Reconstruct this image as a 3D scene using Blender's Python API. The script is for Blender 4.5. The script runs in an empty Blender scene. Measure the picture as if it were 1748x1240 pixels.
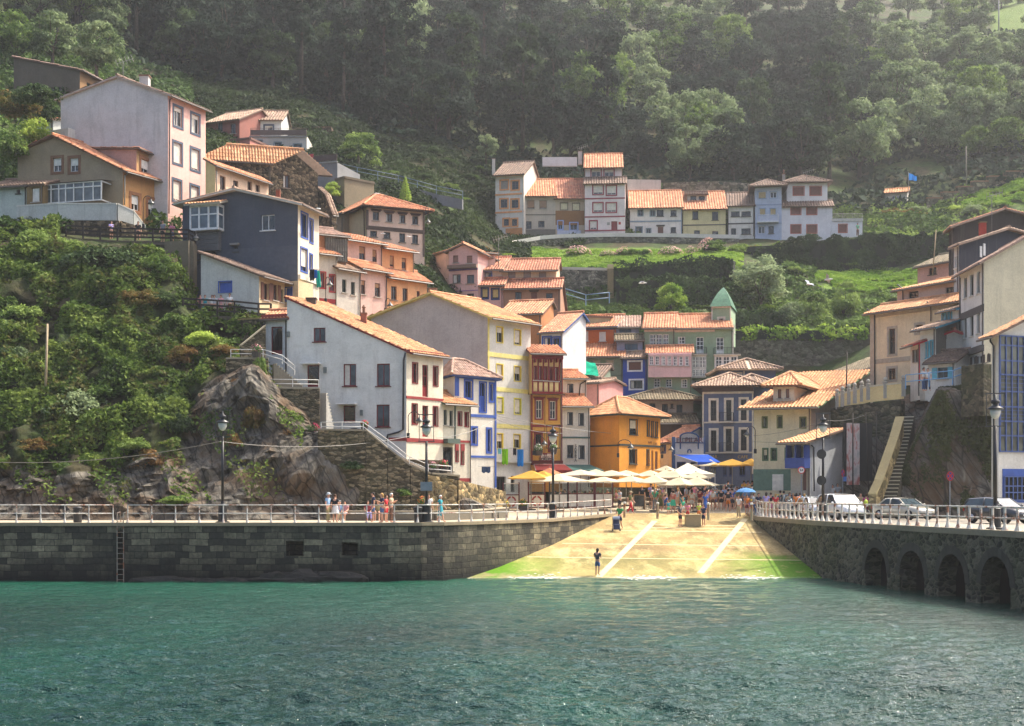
HAZE=0.00024; EXPO=1.36
import bpy, bmesh, math, random
import numpy as np
from mathutils import Vector, Matrix, noise
from mathutils.geometry import delaunay_2d_cdt
random.seed(7); RNG = np.random.default_rng(11)
SC = bpy.context.scene
COL = SC.collection
F = 2400.0; CX = 874.0; HY = 843.0; EYE = 5.0
ZF = {0:(0,0,1),1:(0,80,3.647),2:(300,160,3.443),3:(420,480,3.2625),4:(820,250,4.162),5:(1220,280,3.31),6:(720,400,3.121),7:(840,580,3.8),
      8:(1240,560,3.441),9:(1180,600,5.827),10:(1120,600,5.635),11:(940,480,5.141),12:(1440,340,2.2955),13:(1500,250,7.05),14:(480,180,4.429),15:(860,760,8.74)}
def zc(z, x, y=0):
    a = ZF[z]; return a[0]+x/a[2], a[1]+y/a[2]
def W(px, py, d): return Vector(((px-CX)/F*d, d, EYE+(HY-py)/F*d))
def PX(px, d): return Vector(((px-CX)/F*d, d))
def zat(py, d): return EYE+(HY-py)/F*d
def lin(v): return v/12.92 if v <= .04045 else ((v+.055)/1.055)**2.4
def hexc(h):
    if not isinstance(h, str): return tuple(h)
    h = h.lstrip('#'); return tuple(lin(int(h[i:i+2],16)/255) for i in (0,2,4))

# ---------- materials ----------
MATS = {}
def nodes_of(m):
    m.use_nodes = True; nt = m.node_tree
    for n in list(nt.nodes): nt.nodes.remove(n)
    out = nt.nodes.new('ShaderNodeOutputMaterial')
    return nt, out
def N(nt, t, **kw):
    n = nt.nodes.new('ShaderNode'+t)
    for k, v in kw.items():
        if k.startswith('i_'):
            key = k[2:].replace('_',' ')
            n.inputs[int(key) if key.isdigit() else key].default_value = v
        else: setattr(n, k, v)
    return n
def ramp(nt, fac, stops):
    r = nt.nodes.new('ShaderNodeValToRGB'); nt.links.new(fac, r.inputs[0])
    els = r.color_ramp.elements
    while len(els) < len(stops): els.new(.5)
    for e, (p, c) in zip(els, stops):
        e.position = p; e.color = (*c, 1) if len(c) == 3 else c
    return r.outputs[0]
def mixc(nt, fac, a, b, mode='MIX'):
    m = nt.nodes.new('ShaderNodeMix'); m.data_type = 'RGBA'; m.blend_type = mode
    for s, v in ((0,fac),(6,a),(7,b)):
        if hasattr(v, 'links') or hasattr(v, 'is_linked'): nt.links.new(v, m.inputs[s])
        else: m.inputs[s].default_value = v if s == 0 else ((*v,1) if len(v) == 3 else v)
    return m.outputs[2]
def scl(c, k): return tuple(min(1,x*k) for x in c)
def texco(nt, kind='Object', scale=(1,1,1), rot=(0,0,0)):
    t = N(nt,'TexCoord'); mp = N(nt,'Mapping'); mp.inputs['Scale'].default_value = scale; mp.inputs['Rotation'].default_value = rot
    nt.links.new(t.outputs[kind], mp.inputs[0]); return mp.outputs[0]
def noise_t(nt, vec, scale, detail=4, rough=.6):
    n = N(nt,'TexNoise'); n.inputs['Scale'].default_value = scale; n.inputs['Detail'].default_value = detail; n.inputs['Roughness'].default_value = rough
    nt.links.new(vec, n.inputs['Vector']); return n.outputs['Fac']
def geo_pos(nt, scale=(1,1,1)):
    g = N(nt,'NewGeometry'); mp = N(nt,'Mapping'); mp.inputs['Scale'].default_value = scale
    nt.links.new(g.outputs['Position'], mp.inputs[0]); return mp.outputs[0]
def bump(nt, h, strength=.3, dist=.05):
    b = N(nt,'Bump'); b.inputs['Strength'].default_value = strength; b.inputs['Distance'].default_value = dist
    nt.links.new(h, b.inputs['Height']); return b.outputs[0]
def finish(nt, out, colr, rough=.8, nrm=None, metal=0, spec=.4):
    p = N(nt,'BsdfPrincipled'); p.inputs['Metallic'].default_value = metal; p.inputs['Specular IOR Level'].default_value = spec
    if hasattr(colr,'links'): nt.links.new(colr, p.inputs['Base Color'])
    else: p.inputs['Base Color'].default_value = (*colr,1)
    if hasattr(rough,'links'): nt.links.new(rough, p.inputs['Roughness'])
    else: p.inputs['Roughness'].default_value = rough
    if nrm: nt.links.new(nrm, p.inputs['Normal'])
    nt.links.new(p.outputs[0], out.inputs[0]); return p
def cached(key, fn):
    if key not in MATS:
        m = bpy.data.materials.new(key if isinstance(key,str) else '_'.join(map(str,key))); fn(m); MATS[key] = m
    return MATS[key]
def stucco(h, wear=.5):
    def f(m):
        nt, out = nodes_of(m); c = hexc(h); v = geo_pos(nt)
        n1 = noise_t(nt, v, .55, 5, .65); n2 = noise_t(nt, geo_pos(nt,(1.6,1.6,.18)), 1.3, 5, .7); n3 = noise_t(nt, v, 9, 3)
        a = ramp(nt, n1, [(.3,scl(c,.82)),(.55,c),(.75,scl(c,1.08))])
        st = ramp(nt, n2, [(.52,(0,0,0)),(.78,(1,1,1))])
        g = N(nt,'Math',operation='MULTIPLY'); nt.links.new(st,g.inputs[0]); g.inputs[1].default_value = wear
        grey = tuple(.35*x+.65*y for x,y in zip(c,(.16,.145,.12)))
        b = mixc(nt, g.outputs[0], a, grey)
        n4 = noise_t(nt, geo_pos(nt,(1,1,1.4)), .8, 2, .4); b = mixc(nt, ramp(nt,n4,[(.60,(0,0,0)),(.615,(.45,.45,.45))]), b, scl(c,.86))
        b = mixc(nt, .14, b, ramp(nt,n3,[(.3,(.1,.1,.1)),(.7,(.9,.9,.9))]),'OVERLAY')
        finish(nt, out, b, .88, bump(nt, n3, .25, .02), spec=.25)
    return cached(('stucco',h,wear), f)
def paint(h, rough=.5, metal=0, var=.12):
    def f(m):
        nt, out = nodes_of(m); c = hexc(h); n = noise_t(nt, geo_pos(nt), 3.5, 4)
        finish(nt, out, ramp(nt,n,[(.3,scl(c,1-var*1.6)),(.7,scl(c,1+var))]), rough, metal=metal)
    return cached(('paint',h,rough,metal,var), f)
def rusty(h):
    def f(m):
        nt, out = nodes_of(m); c = hexc(h); v = geo_pos(nt)
        n = noise_t(nt, v, 2.2, 6, .7); n2 = noise_t(nt, geo_pos(nt,(1,1,.3)), 6, 4)
        a = ramp(nt, n2, [(.3,scl(c,.8)),(.7,c)])
        finish(nt, out, mixc(nt, ramp(nt,n,[(.5,(0,0,0)),(.62,(1,1,1))]), a, hexc('#8a5230')), .55, spec=.4)
    return cached(('rusty',h), f)
def glass(h='#20262b', rough=.06):
    def f(m):
        nt, out = nodes_of(m); c = hexc(h); n = noise_t(nt, geo_pos(nt), 1.1, 2)
        p = finish(nt, out, ramp(nt,n,[(.35,scl(c,.55)),(.65,scl(c,1.5))]), rough, spec=.6)
    return cached(('glass',h,rough), f)
def clear_glass():
    def f(m):
        nt, out = nodes_of(m); t = N(nt,'BsdfTransparent'); t.inputs[0].default_value = (.86,.9,.9,1)
        g = N(nt,'BsdfGlossy'); g.inputs['Roughness'].default_value = .05
        mx = N(nt,'MixShader'); mx.inputs[0].default_value = .14
        nt.links.new(t.outputs[0],mx.inputs[1]); nt.links.new(g.outputs[0],mx.inputs[2]); nt.links.new(mx.outputs[0],out.inputs[0])
    return cached('clear_glass', f)
TILES = {'orange':['#a05c3c','#c47a50','#dc9c6c','#b86c48','#e8b88c'],'old':['#806454','#a0806a','#b89a80','#6e5648','#ccae90'],
 'warm':['#b47444','#d08c58','#e2a874','#c08050','#f0c490'],'brown':['#5e4a40','#78604f','#8c7060','#54463e','#a08672'],'red':['#9c563e','#b86e4e','#cc8862','#904c38','#e0a680'],
 'rose':['#94705f','#b28c78','#c4a08a','#82645a','#d8bca4'],'moss':['#5c5440','#7a6c50','#96866a','#4e4a34','#a8987a']}
def tiles(kind, dirt=.55):
    def f(m):
        nt, out = nodes_of(m); uv = N(nt,'UVMap'); uv.uv_map = 'tile'
        fl = N(nt,'VectorMath',operation='FLOOR'); nt.links.new(uv.outputs[0],fl.inputs[0])
        wn = N(nt,'TexWhiteNoise',noise_dimensions='2D'); nt.links.new(fl.outputs[0],wn.inputs['Vector'])
        cs = [hexc(x) for x in TILES[kind]]; mean = tuple(sum(x[i] for x in cs)/5 for i in range(3)); gr = sum(mean)/3; cs = [tuple((.62*x[i]+.38*mean[i])*.9+.1*gr for i in range(3)) for x in cs]
        a = ramp(nt, wn.outputs['Value'], [(i/4,cs[i]) for i in range(5)])
        v = geo_pos(nt); n = noise_t(nt, v, .8, 6, .7); n2 = noise_t(nt, v, 6, 3)
        g = N(nt,'Math',operation='MULTIPLY'); nt.links.new(ramp(nt,n,[(.44,(0,0,0)),(.7,(1,1,1))]),g.inputs[0]); g.inputs[1].default_value = dirt
        b = mixc(nt, g.outputs[0], a, hexc('#5c4c3a'))
        b = mixc(nt, .25, b, ramp(nt,n2,[(.3,(.15,.15,.15)),(.7,(.85,.85,.85))]),'OVERLAY')
        finish(nt, out, b, .8, bump(nt,n2,.3,.02), spec=.3)
    return cached(('tiles',kind,dirt), f)
def rubble(h1, h2, hm, scale=2.2, moss=0.0, flat=1.6):
    def f(m):
        nt, out = nodes_of(m); v0 = geo_pos(nt,(1,1,flat)); nn = N(nt,'TexNoise'); nn.inputs['Scale'].default_value = 1.5; nt.links.new(v0,nn.inputs['Vector'])
        ad = N(nt,'MixRGB') if False else None
        vm = N(nt,'VectorMath',operation='SCALE'); vm.inputs[3].default_value = .35; nt.links.new(nn.outputs['Color'],vm.inputs[0])
        va = N(nt,'VectorMath',operation='ADD'); nt.links.new(v0,va.inputs[0]); nt.links.new(vm.outputs[0],va.inputs[1])
        vo = N(nt,'TexVoronoi',feature='F1'); vo.inputs['Scale'].default_value = scale; nt.links.new(va.outputs[0],vo.inputs['Vector'])
        ve = N(nt,'TexVoronoi',feature='DISTANCE_TO_EDGE'); ve.inputs['Scale'].default_value = scale; nt.links.new(va.outputs[0],ve.inputs['Vector'])
        sp = N(nt,'SeparateColor'); nt.links.new(vo.outputs['Color'],sp.inputs[0])
        a = ramp(nt, sp.outputs[0], [(0,scl(hexc(h1),.6)),(.35,hexc(h1)),(.75,hexc(h2)),(1,scl(hexc(h2),1.35))])
        e = ramp(nt, ve.outputs['Distance'], [(.02,(1,1,1)),(.09,(0,0,0))])
        b = mixc(nt, e, a, hexc(hm)); n = noise_t(nt, geo_pos(nt), .5, 5, .7)
        b = mixc(nt, .35, b, ramp(nt,noise_t(nt,geo_pos(nt),7,4),[(.3,(.1,.1,.1)),(.7,(.9,.9,.9))]),'OVERLAY')
        b = mixc(nt, ramp(nt,n,[(.42,(0,0,0)),(.62,(moss,moss,moss))]), b, hexc('#3d4526'))
        finish(nt, out, b, .9, bump(nt, ve.outputs['Distance'], .9, .12), spec=.2)
    return cached(('rubble',h1,h2,hm,scale,moss,flat), f)
def ashlar():
    def f(m):
        nt, out = nodes_of(m); uv = N(nt,'UVMap'); uv.uv_map = 'tile'
        nz = N(nt,'TexNoise'); nz.inputs['Scale'].default_value = .8; nt.links.new(uv.outputs[0],nz.inputs['Vector'])
        sc = N(nt,'VectorMath',operation='SCALE'); sc.inputs[3].default_value = .2; nt.links.new(nz.outputs['Color'],sc.inputs[0])
        ad = N(nt,'VectorMath',operation='ADD'); nt.links.new(uv.outputs[0],ad.inputs[0]); nt.links.new(sc.outputs[0],ad.inputs[1])
        br = N(nt,'TexBrick'); br.offset = .5; br.squash = 1.4; br.squash_frequency = 3
        for k,v in (('Scale',1),('Mortar Size',.018),('Brick Width',.78),('Row Height',.36),('Bias',-.1),('Mortar Smooth',.4)): br.inputs[k].default_value = v
        br.inputs['Color1'].default_value = (*hexc('#3c3931'),1); br.inputs['Color2'].default_value = (*hexc('#948a70'),1); br.inputs['Mortar'].default_value = (.006,.006,.006,1)
        nt.links.new(ad.outputs[0],br.inputs['Vector']); v = geo_pos(nt)
        n1 = noise_t(nt,v,.35,5,.7); n2 = noise_t(nt,geo_pos(nt,(1.4,1.4,.2)),.9,5,.7); n3 = noise_t(nt,v,5,4)
        b = mixc(nt, ramp(nt,n1,[(.35,(0,0,0)),(.65,(.75,.75,.75))]), br.outputs['Color'], hexc('#262620'))
        b = mixc(nt, ramp(nt,n2,[(.5,(0,0,0)),(.7,(.6,.6,.6))]), b, hexc('#262a20'))
        sx = N(nt,'SeparateXYZ'); g = N(nt,'NewGeometry'); nt.links.new(g.outputs['Position'],sx.inputs[0])
        zz = N(nt,'Math',operation='MULTIPLY_ADD'); nt.links.new(n2,zz.inputs[0]); zz.inputs[1].default_value = 1.6; nt.links.new(sx.outputs[2],zz.inputs[2])
        mr = N(nt,'MapRange'); nt.links.new(zz.outputs[0],mr.inputs[0]); mr.inputs[1].default_value = .9; mr.inputs[2].default_value = 2.6
        tide = ramp(nt, mr.outputs[0], [(0,hexc('#161713')),(.5,hexc('#26271f')),(1,(1,1,1))])
        b = mixc(nt, ramp(nt,mr.outputs[0],[(0,(1,1,1)),(1,(0,0,0))]), b, hexc('#0c0d0a'))
        b = mixc(nt, .45, b, ramp(nt,n3,[(.3,(.08,.08,.08)),(.7,(.92,.92,.92))]),'OVERLAY')
        hgt = N(nt,'Math',operation='MULTIPLY_ADD'); nt.links.new(n3,hgt.inputs[0]); hgt.inputs[1].default_value = .5
        iv = N(nt,'Math',operation='SUBTRACT'); iv.inputs[0].default_value = 1; nt.links.new(br.outputs['Fac'],iv.inputs[1]); nt.links.new(iv.outputs[0],hgt.inputs[2])
        finish(nt, out, b, .8, bump(nt,hgt.outputs[0],.8,.07), spec=.3)
    return cached('ashlar', f)

# ---------- meshes ----------
class MB:
    def __init__(s): s.v=[]; s.f=[]; s.m=[]; s.uv={}
    def add(s, vs, fs, mi=0, uvs=None):
        b = len(s.v); s.v += [tuple(x) for x in vs]
        for k, f in enumerate(fs):
            if uvs: s.uv[len(s.f)] = uvs[k]
            s.f.append(tuple(i+b for i in f)); s.m.append(mi)
    def poly(s, pts, mi=0, uv=None): s.add(pts, [tuple(range(len(pts)))], mi, [uv] if uv else None)
    def obox(s, c, ax, ay, az, mi=0):
        c=Vector(c); ax=Vector(ax); ay=Vector(ay); az=Vector(az)
        vs=[c+ax*i+ay*j+az*k for k in (-1,1) for j in (-1,1) for i in (-1,1)]
        s.add(vs, [(0,2,3,1),(4,5,7,6),(0,1,5,4),(2,6,7,3),(0,4,6,2),(1,3,7,5)], mi)
    def box(s, x0,x1,y0,y1,z0,z1, mi=0):
        s.obox(((x0+x1)/2,(y0+y1)/2,(z0+z1)/2), ((x1-x0)/2,0,0),(0,(y1-y0)/2,0),(0,0,(z1-z0)/2), mi)
    def beam(s, a, b, w, h=None, mi=0, up=(0,0,1)):
        a=Vector(a); b=Vector(b); d=b-a
        if d.length<1e-6: return
        t=d.normalized(); u=Vector(up)
        if abs(t.dot(u))>.98: u=Vector((0,1,0))
        r=t.cross(u).normalized(); u=r.cross(t)
        s.obox((a+b)/2, d/2, r*(w/2), u*((h or w)/2), mi)
    def tube(s, pts, rad, n=8, mi=0, cap=True):
        pts=[Vector(p) for p in pts]; rings=[]; up=Vector((.13,.21,1)).normalized()
        for i,p in enumerate(pts):
            t=(pts[min(i+1,len(pts)-1)]-pts[max(i-1,0)])
            t = t.normalized() if t.length>1e-9 else Vector((0,0,1))
            r=t.cross(up)
            if r.length<.05: r=t.cross(Vector((1,0,0)))
            r.normalize(); u=r.cross(t); R=rad[i] if isinstance(rad,(list,tuple)) else rad
            rings.append([p+(r*math.cos(2*math.pi*k/n)+u*math.sin(2*math.pi*k/n))*R for k in range(n)])
        vs=[q for r in rings for q in r]; fs=[]
        for i in range(len(pts)-1):
            for k in range(n):
                a=i*n+k; b=i*n+(k+1)%n; fs.append((a,a+n,b+n,b))
        if cap: fs += [tuple(range(n)), tuple(reversed(range((len(pts)-1)*n,len(pts)*n)))]
        s.add(vs,fs,mi)
    def lathe(s, c, prof, n=16, mi=0, axis=None):
        c=Vector(c); vs=[]; fs=[]
        for r,z in prof:
            for k in range(n):
                a=2*math.pi*k/n; p=Vector((r*math.cos(a),r*math.sin(a),z))
                if axis is not None: p=axis@p
                vs.append(c+p)
        for i in range(len(prof)-1):
            for k in range(n):
                a=i*n+k; b=i*n+(k+1)%n; fs.append((a,b,b+n,a+n))
        fs += [tuple(reversed(range(n))), tuple(range((len(prof)-1)*n,len(prof)*n))]
        s.add(vs,fs,mi)
    def ball(s, c, r, n=10, mi=0, sc=(1,1,1)):
        c=Vector(c); m=max(4,n//2); vs=[c+Vector((0,0,-r*sc[2]))]; fs=[]
        for i in range(1,m):
            t=math.pi*i/m-math.pi/2
            for k in range(n):
                a=2*math.pi*k/n; vs.append(c+Vector((r*sc[0]*math.cos(t)*math.cos(a),r*sc[1]*math.cos(t)*math.sin(a),r*sc[2]*math.sin(t))))
        vs.append(c+Vector((0,0,r*sc[2]))); L=len(vs)-1
        for k in range(n):
            fs.append((0,1+(k+1)%n,1+k)); fs.append((L,1+(m-2)*n+k,1+(m-2)*n+(k+1)%n))
            for i in range(m-2):
                a=1+i*n+k; b=1+i*n+(k+1)%n; fs.append((a,b,b+n,a+n))
        s.add(vs,fs,mi)
    def build(s, name, mats, parent=None, smooth=False, uv=False, loc=None):
        if not s.f: return None
        if not isinstance(mats,(list,tuple)): mats=[mats]
        org = ORG.get(parent.name, Vector()) if parent else (Vector(loc) if loc else Vector())
        me=bpy.data.meshes.new(name)
        vs=np.array(s.v,dtype=np.float64)-np.array(org)
        me.from_pydata(vs.tolist(),[],s.f)
        for m in mats: me.materials.append(m)
        if max(s.m)>0: me.polygons.foreach_set('material_index', np.array(s.m,dtype=np.int32))
        if smooth: me.polygons.foreach_set('use_smooth', np.ones(len(me.polygons),dtype=bool))
        if s.uv or uv:
            lay=me.uv_layers.new(name='tile'); dat=np.zeros((len(me.loops),2),dtype=np.float32)
            for p in me.polygons:
                u=s.uv.get(p.index)
                if u is None and uv:
                    n=p.normal
                    if abs(n.z)<.75:
                        t=Vector((-n.y,n.x,0)).normalized(); u=[(Vector(s.v[i]).dot(t),s.v[i][2]) for i in p.vertices]
                    else: u=[(s.v[i][0],s.v[i][1]) for i in p.vertices]
                if u: 
                    for li,q in zip(p.loop_indices,u): dat[li]=q
            lay.data.foreach_set('uv',dat.ravel())
        me.update()
        o=bpy.data.objects.new(name,me); COL.objects.link(o)
        if parent: o.parent=parent; ORG[o.name]=org
        else: o.location=org; ORG[o.name]=org
        return o
ORG={}
def tag(o, label=None, cat=None, group=None, kind=None):
    if label: o['label']=label
    if cat: o['category']=cat
    if group: o['group']=group
    if kind: o['kind']=kind
    return o
def thing(name, loc, label, cat, group=None):
    o=bpy.data.objects.new(name,None); o.empty_display_size=.3; o.location=loc; COL.objects.link(o)
    ORG[o.name]=Vector(loc); return tag(o,label,cat,group,'thing')
CHILD={}
def kids(o):
    return list(o.children)
def copy_tree(o, parent=None):
    c=o.copy(); COL.objects.link(c)
    if parent: c.parent=parent
    for k in kids(o): copy_tree(k,c)
    return c
def mesh_np(name, V, Q, mat, parent=None, smooth=False, uv=None, mi=None):
    me=bpy.data.meshes.new(name); V=np.asarray(V,dtype=np.float32); Q=np.asarray(Q,dtype=np.int32); n=len(Q); k=Q.shape[1]
    me.vertices.add(len(V)); me.vertices.foreach_set('co',V.ravel())
    me.loops.add(n*k); me.loops.foreach_set('vertex_index',Q.ravel())
    me.polygons.add(n); me.polygons.foreach_set('loop_start',np.arange(0,n*k,k,dtype=np.int32)); me.polygons.foreach_set('loop_total',np.full(n,k,dtype=np.int32))
    if smooth: me.polygons.foreach_set('use_smooth',np.ones(n,dtype=bool))
    for m in (mat if isinstance(mat,(list,tuple)) else [mat]): me.materials.append(m)
    if mi is not None: me.polygons.foreach_set('material_index',np.asarray(mi,dtype=np.int32))
    if uv is not None:
        l=me.uv_layers.new(name='tile'); l.data.foreach_set('uv',np.asarray(uv,dtype=np.float32)[Q.ravel()].ravel())
    me.update(calc_edges=True); me.validate()
    o=bpy.data.objects.new(name,me); COL.objects.link(o)
    if parent: o.parent=parent
    return o
# ---------- terrain ----------
TER={-700:[(85,900),(90,885),(92,850),(95,770),(99,660),(103,580),(107,500),(112,430),(119,390),(126,340),(138,240),(150,170),(175,90),(200,40),(240,-20),(300,-110),(480,-220)],
0:[(85,900),(90,885),(91.5,845),(95,765),(99,655),(103,560),(107,480),(111,420),(114,392),(119,372),(124,335),(130,285),(138,220),(148,165),(160,125),(175,95),(200,45),(240,-25),(300,-110),(480,-220)],
150:[(85,900),(90,886),(91.5,845),(95,765),(99,655),(103,560),(107,470),(111,415),(113.5,404),(119,398),(126,372),(134,335),(142,250),(150,178),(165,140),(180,110),(200,70),(240,0),(300,-90),(480,-210)],
300:[(85,900),(90,888),(91.5,850),(94.5,765),(98,680),(101,612),(104,560),(107,495),(109.5,435),(112,418),(119,405),(126,375),(134,340),(150,260),(165,222),(180,190),(200,130),(240,50),(300,-40),(480,-170)],
330:[(85,900),(90,888),(92,850),(95,765),(98,690),(101,632),(103.5,582),(105,548),(109,540),(112,530),(119,470),(126,420),(140,330),(155,262),(165,232),(180,200),(200,140),(240,60),(300,-30),(480,-160)],
440:[(85,900),(89.5,892),(91.5,860),(94.5,745),(97,660),(98.5,618),(103,612),(105,560),(109,540),(116,528),(124,480),(135,400),(150,300),(165,262),(180,220),(200,150),(240,70),(300,-20),(480,-160)],
545:[(85,900),(90,893),(92,855),(92.9,790),(93.3,742),(96.5,735),(100,732),(104,725),(108,620),(112,550),(120,520),(130,470),(140,410),(150,340),(165,282),(180,245),(200,190),(215,150),(240,90),(300,-10),(480,-150)],
620:[(85,900),(90.5,893),(92,875),(92.6,830),(93.1,765),(97,740),(100,738),(104,735),(108,700),(112,620),(120,555),(130,515),(139,440),(150,378),(160,338),(170,308),(180,285),(200,220),(215,177),(240,110),(300,4),(480,-142)],
650:[(85,900),(91.6,893),(92.6,885),(93.2,785),(97,775),(102,770),(108,740),(113,620),(120,560),(130,525),(138,460),(150,395),(160,352),(170,322),(180,297),(190,266),(200,235),(215,190),(240,120),(300,10),(480,-140)],
740:[(85,900),(92.8,893),(93.6,885),(94.2,822),(98,812),(103,812),(108,812),(113,760),(120,650),(130,560),(138,480),(150,425),(160,384),(170,345),(180,312),(190,282),(200,247),(215,200),(240,130),(300,20),(480,-130)],
860:[(85,890),(93,885),(98,877),(104,872),(112,866),(120,850),(126,800),(132,700),(138,580),(146,525),(155,480),(165,450),(175,430),(183,416),(190,404),(197,340),(203,305),(215,250),(240,150),(300,30),(480,-120)],
960:[(100,880),(116,868),(126,852),(134,790),(139,690),(146,610),(152,570),(156,545),(160,525),(165,476),(172,458),(180,434),(184,424),(190,404),(196,398),(199,330),(206,300),(215,265),(240,170),(300,40),(480,-110)],
1100:[(100,880),(116,868),(128,852),(134,790),(139,700),(150,615),(156,552),(162,505),(168,462),(178,434),(183,428),(190,404),(196,398),(199,335),(206,310),(215,280),(240,190),(300,60),(480,-90)],
1250:[(100,880),(116,868),(128,852),(136,840),(141,720),(147,640),(150,628),(152,575),(158,548),(164,505),(170,452),(180,432),(186,418),(190,407),(197,400),(200,330),(206,310),(215,285),(240,200),(300,70),(480,-80)],
1400:[(100,882),(110,872),(124,860),(134,820),(142,700),(148,640),(150,628),(152,578),(160,545),(166,504),(170,478),(176,470),(180,464),(183,414),(190,410),(198,402),(201,350),(208,320),(220,285),(240,215),(300,80),(480,-70)],
1500:[(90,886),(100,882),(106,875),(108,720),(111,672),(125,652),(140,605),(150,580),(160,545),(168,500),(176,478),(182,466),(185,406),(190,400),(194,394),(198,372),(204,356),(209,346),(220,300),(240,225),(300,90),(480,-60)],
1600:[(60,912),(84,894),(94,888),(98,882),(100,670),(104,662),(112,652),(125,610),(150,570),(165,505),(180,440),(188,405),(196,374),(202,352),(207,334),(220,280),(240,220),(300,95),(480,-50)],
1750:[(60,912),(84,894),(92,888),(96,870),(99,660),(104,650),(112,620),(125,570),(150,490),(170,425),(184,388),(194,334),(203,294),(212,272),(225,235),(250,160),(300,50),(330,15),(480,-60)],
2400:[(60,912),(80,894),(88,888),(92,870),(96,660),(104,650),(112,600),(125,560),(150,480),(170,410),(184,370),(194,320),(203,280),(212,250),(225,215),(250,150),(300,50),(330,10),(480,-60)]}
TPX=np.array(sorted(TER)); TD=np.array(sorted(set([60,75,84]+list(np.arange(86,130,1.0))+list(np.arange(130,220,2.5))+list(np.arange(220,490,10)))))
TZ=np.array([np.interp(TD,[q[0] for q in TER[p]],[zat(q[1],q[0]) for q in TER[p]]) for p in TPX])
FOOT=[(-700,89.5),(330,89.5),(545,90),(620,90.5),(650,91.6),(740,92.8),(850,96),(875,114),(960,122),(1250,134),(1300,132),(1330,124),(1400,108),(1480,104),(1535,98),(1640,96.5),(1750,95),(2400,90)]
def pave_z(Y): return 3.3+1.4*np.clip((Y-100)/28,0,1)
def ground_np(X,Y,raw=False):
    X=np.asarray(X,float); Y=np.asarray(Y,float); px=np.clip(CX+F*X/Y,-700,2400); d=np.clip(Y,60,480)
    i=np.clip(np.searchsorted(TPX,px)-1,0,len(TPX)-2); t=(px-TPX[i])/(TPX[i+1]-TPX[i])
    j=np.clip(np.searchsorted(TD,d)-1,0,len(TD)-2); s=(d-TD[j])/(TD[j+1]-TD[j])
    z=(TZ[i,j]*(1-s)+TZ[i,j+1]*s)*(1-t)+(TZ[i+1,j]*(1-s)+TZ[i+1,j+1]*s)*t
    if raw: return z
    ft=np.interp(px,[q[0] for q in FOOT],[q[1] for q in FOOT])
    return np.where(Y<ft, -3.0, z)
def gz(X,Y): return float(ground_np(X,Y))
def foot(px): return float(np.interp(px,[q[0] for q in FOOT],[q[1] for q in FOOT]))
def floor_z(X,Y):
    px=CX+F*X/Y
    if Y<foot(px)+.3: return float(pave_z(Y))
    return gz(X,Y)
RAMP_L=[(-8.2,76),(-8.2,80),(-6.5,80.12),(-5.2,80.55),(-4.0,81.4),(-2.9,82.7),(-.8,86),(2.6,92.5),(7.7,104)]
RAMP_R=[(19.42,76),(18.35,83),(17.4,99.5),(17.4,104)]
RQ=[(25.0,39.4),(18.35,83),(17.4,99.5),(17.4,104)]
def rqx(y): return float(np.interp(y,[q[1] for q in RQ],[q[0] for q in RQ]))
def ramp_z(Y): return 3.54*(Y-83)/21.0
def fbm_np(P, sc, oct=4):
    out=np.zeros(len(P))
    for k,p in enumerate(P): out[k]=noise.fractal(Vector(p)*sc,1.0,2.0,oct)
    return out

def strat(nt):
    g=N(nt,'NewGeometry'); mp=N(nt,'Mapping'); mp.inputs['Rotation'].default_value=(0,math.radians(28),0); mp2=N(nt,'Mapping'); mp2.inputs['Scale'].default_value=(1.9,.9,.38); nt.links.new(g.outputs['Position'],mp.inputs[0]); nt.links.new(mp.outputs[0],mp2.inputs[0]); return mp2.outputs[0]
def ridged(P):
    M=Matrix.Rotation(math.radians(-28),3,'Y'); out=np.zeros(len(P))
    for k,q in enumerate(P):
        if q[1]>112 or q[1]<88: continue
        v=M@(Vector(q)+.9*noise.noise_vector(Vector(q)*.35)+.25*noise.noise_vector(Vector(q)*1.3)); out[k]=.62*noise.cell(Vector((v.x*.62,v.y*.3,v.z*.2)))+.34*noise.cell(Vector((v.x*1.5,v.y*.7,v.z*.42)))+.16*noise.cell(Vector((v.x*3.1,v.y,v.z*.9)))
    return out
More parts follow.
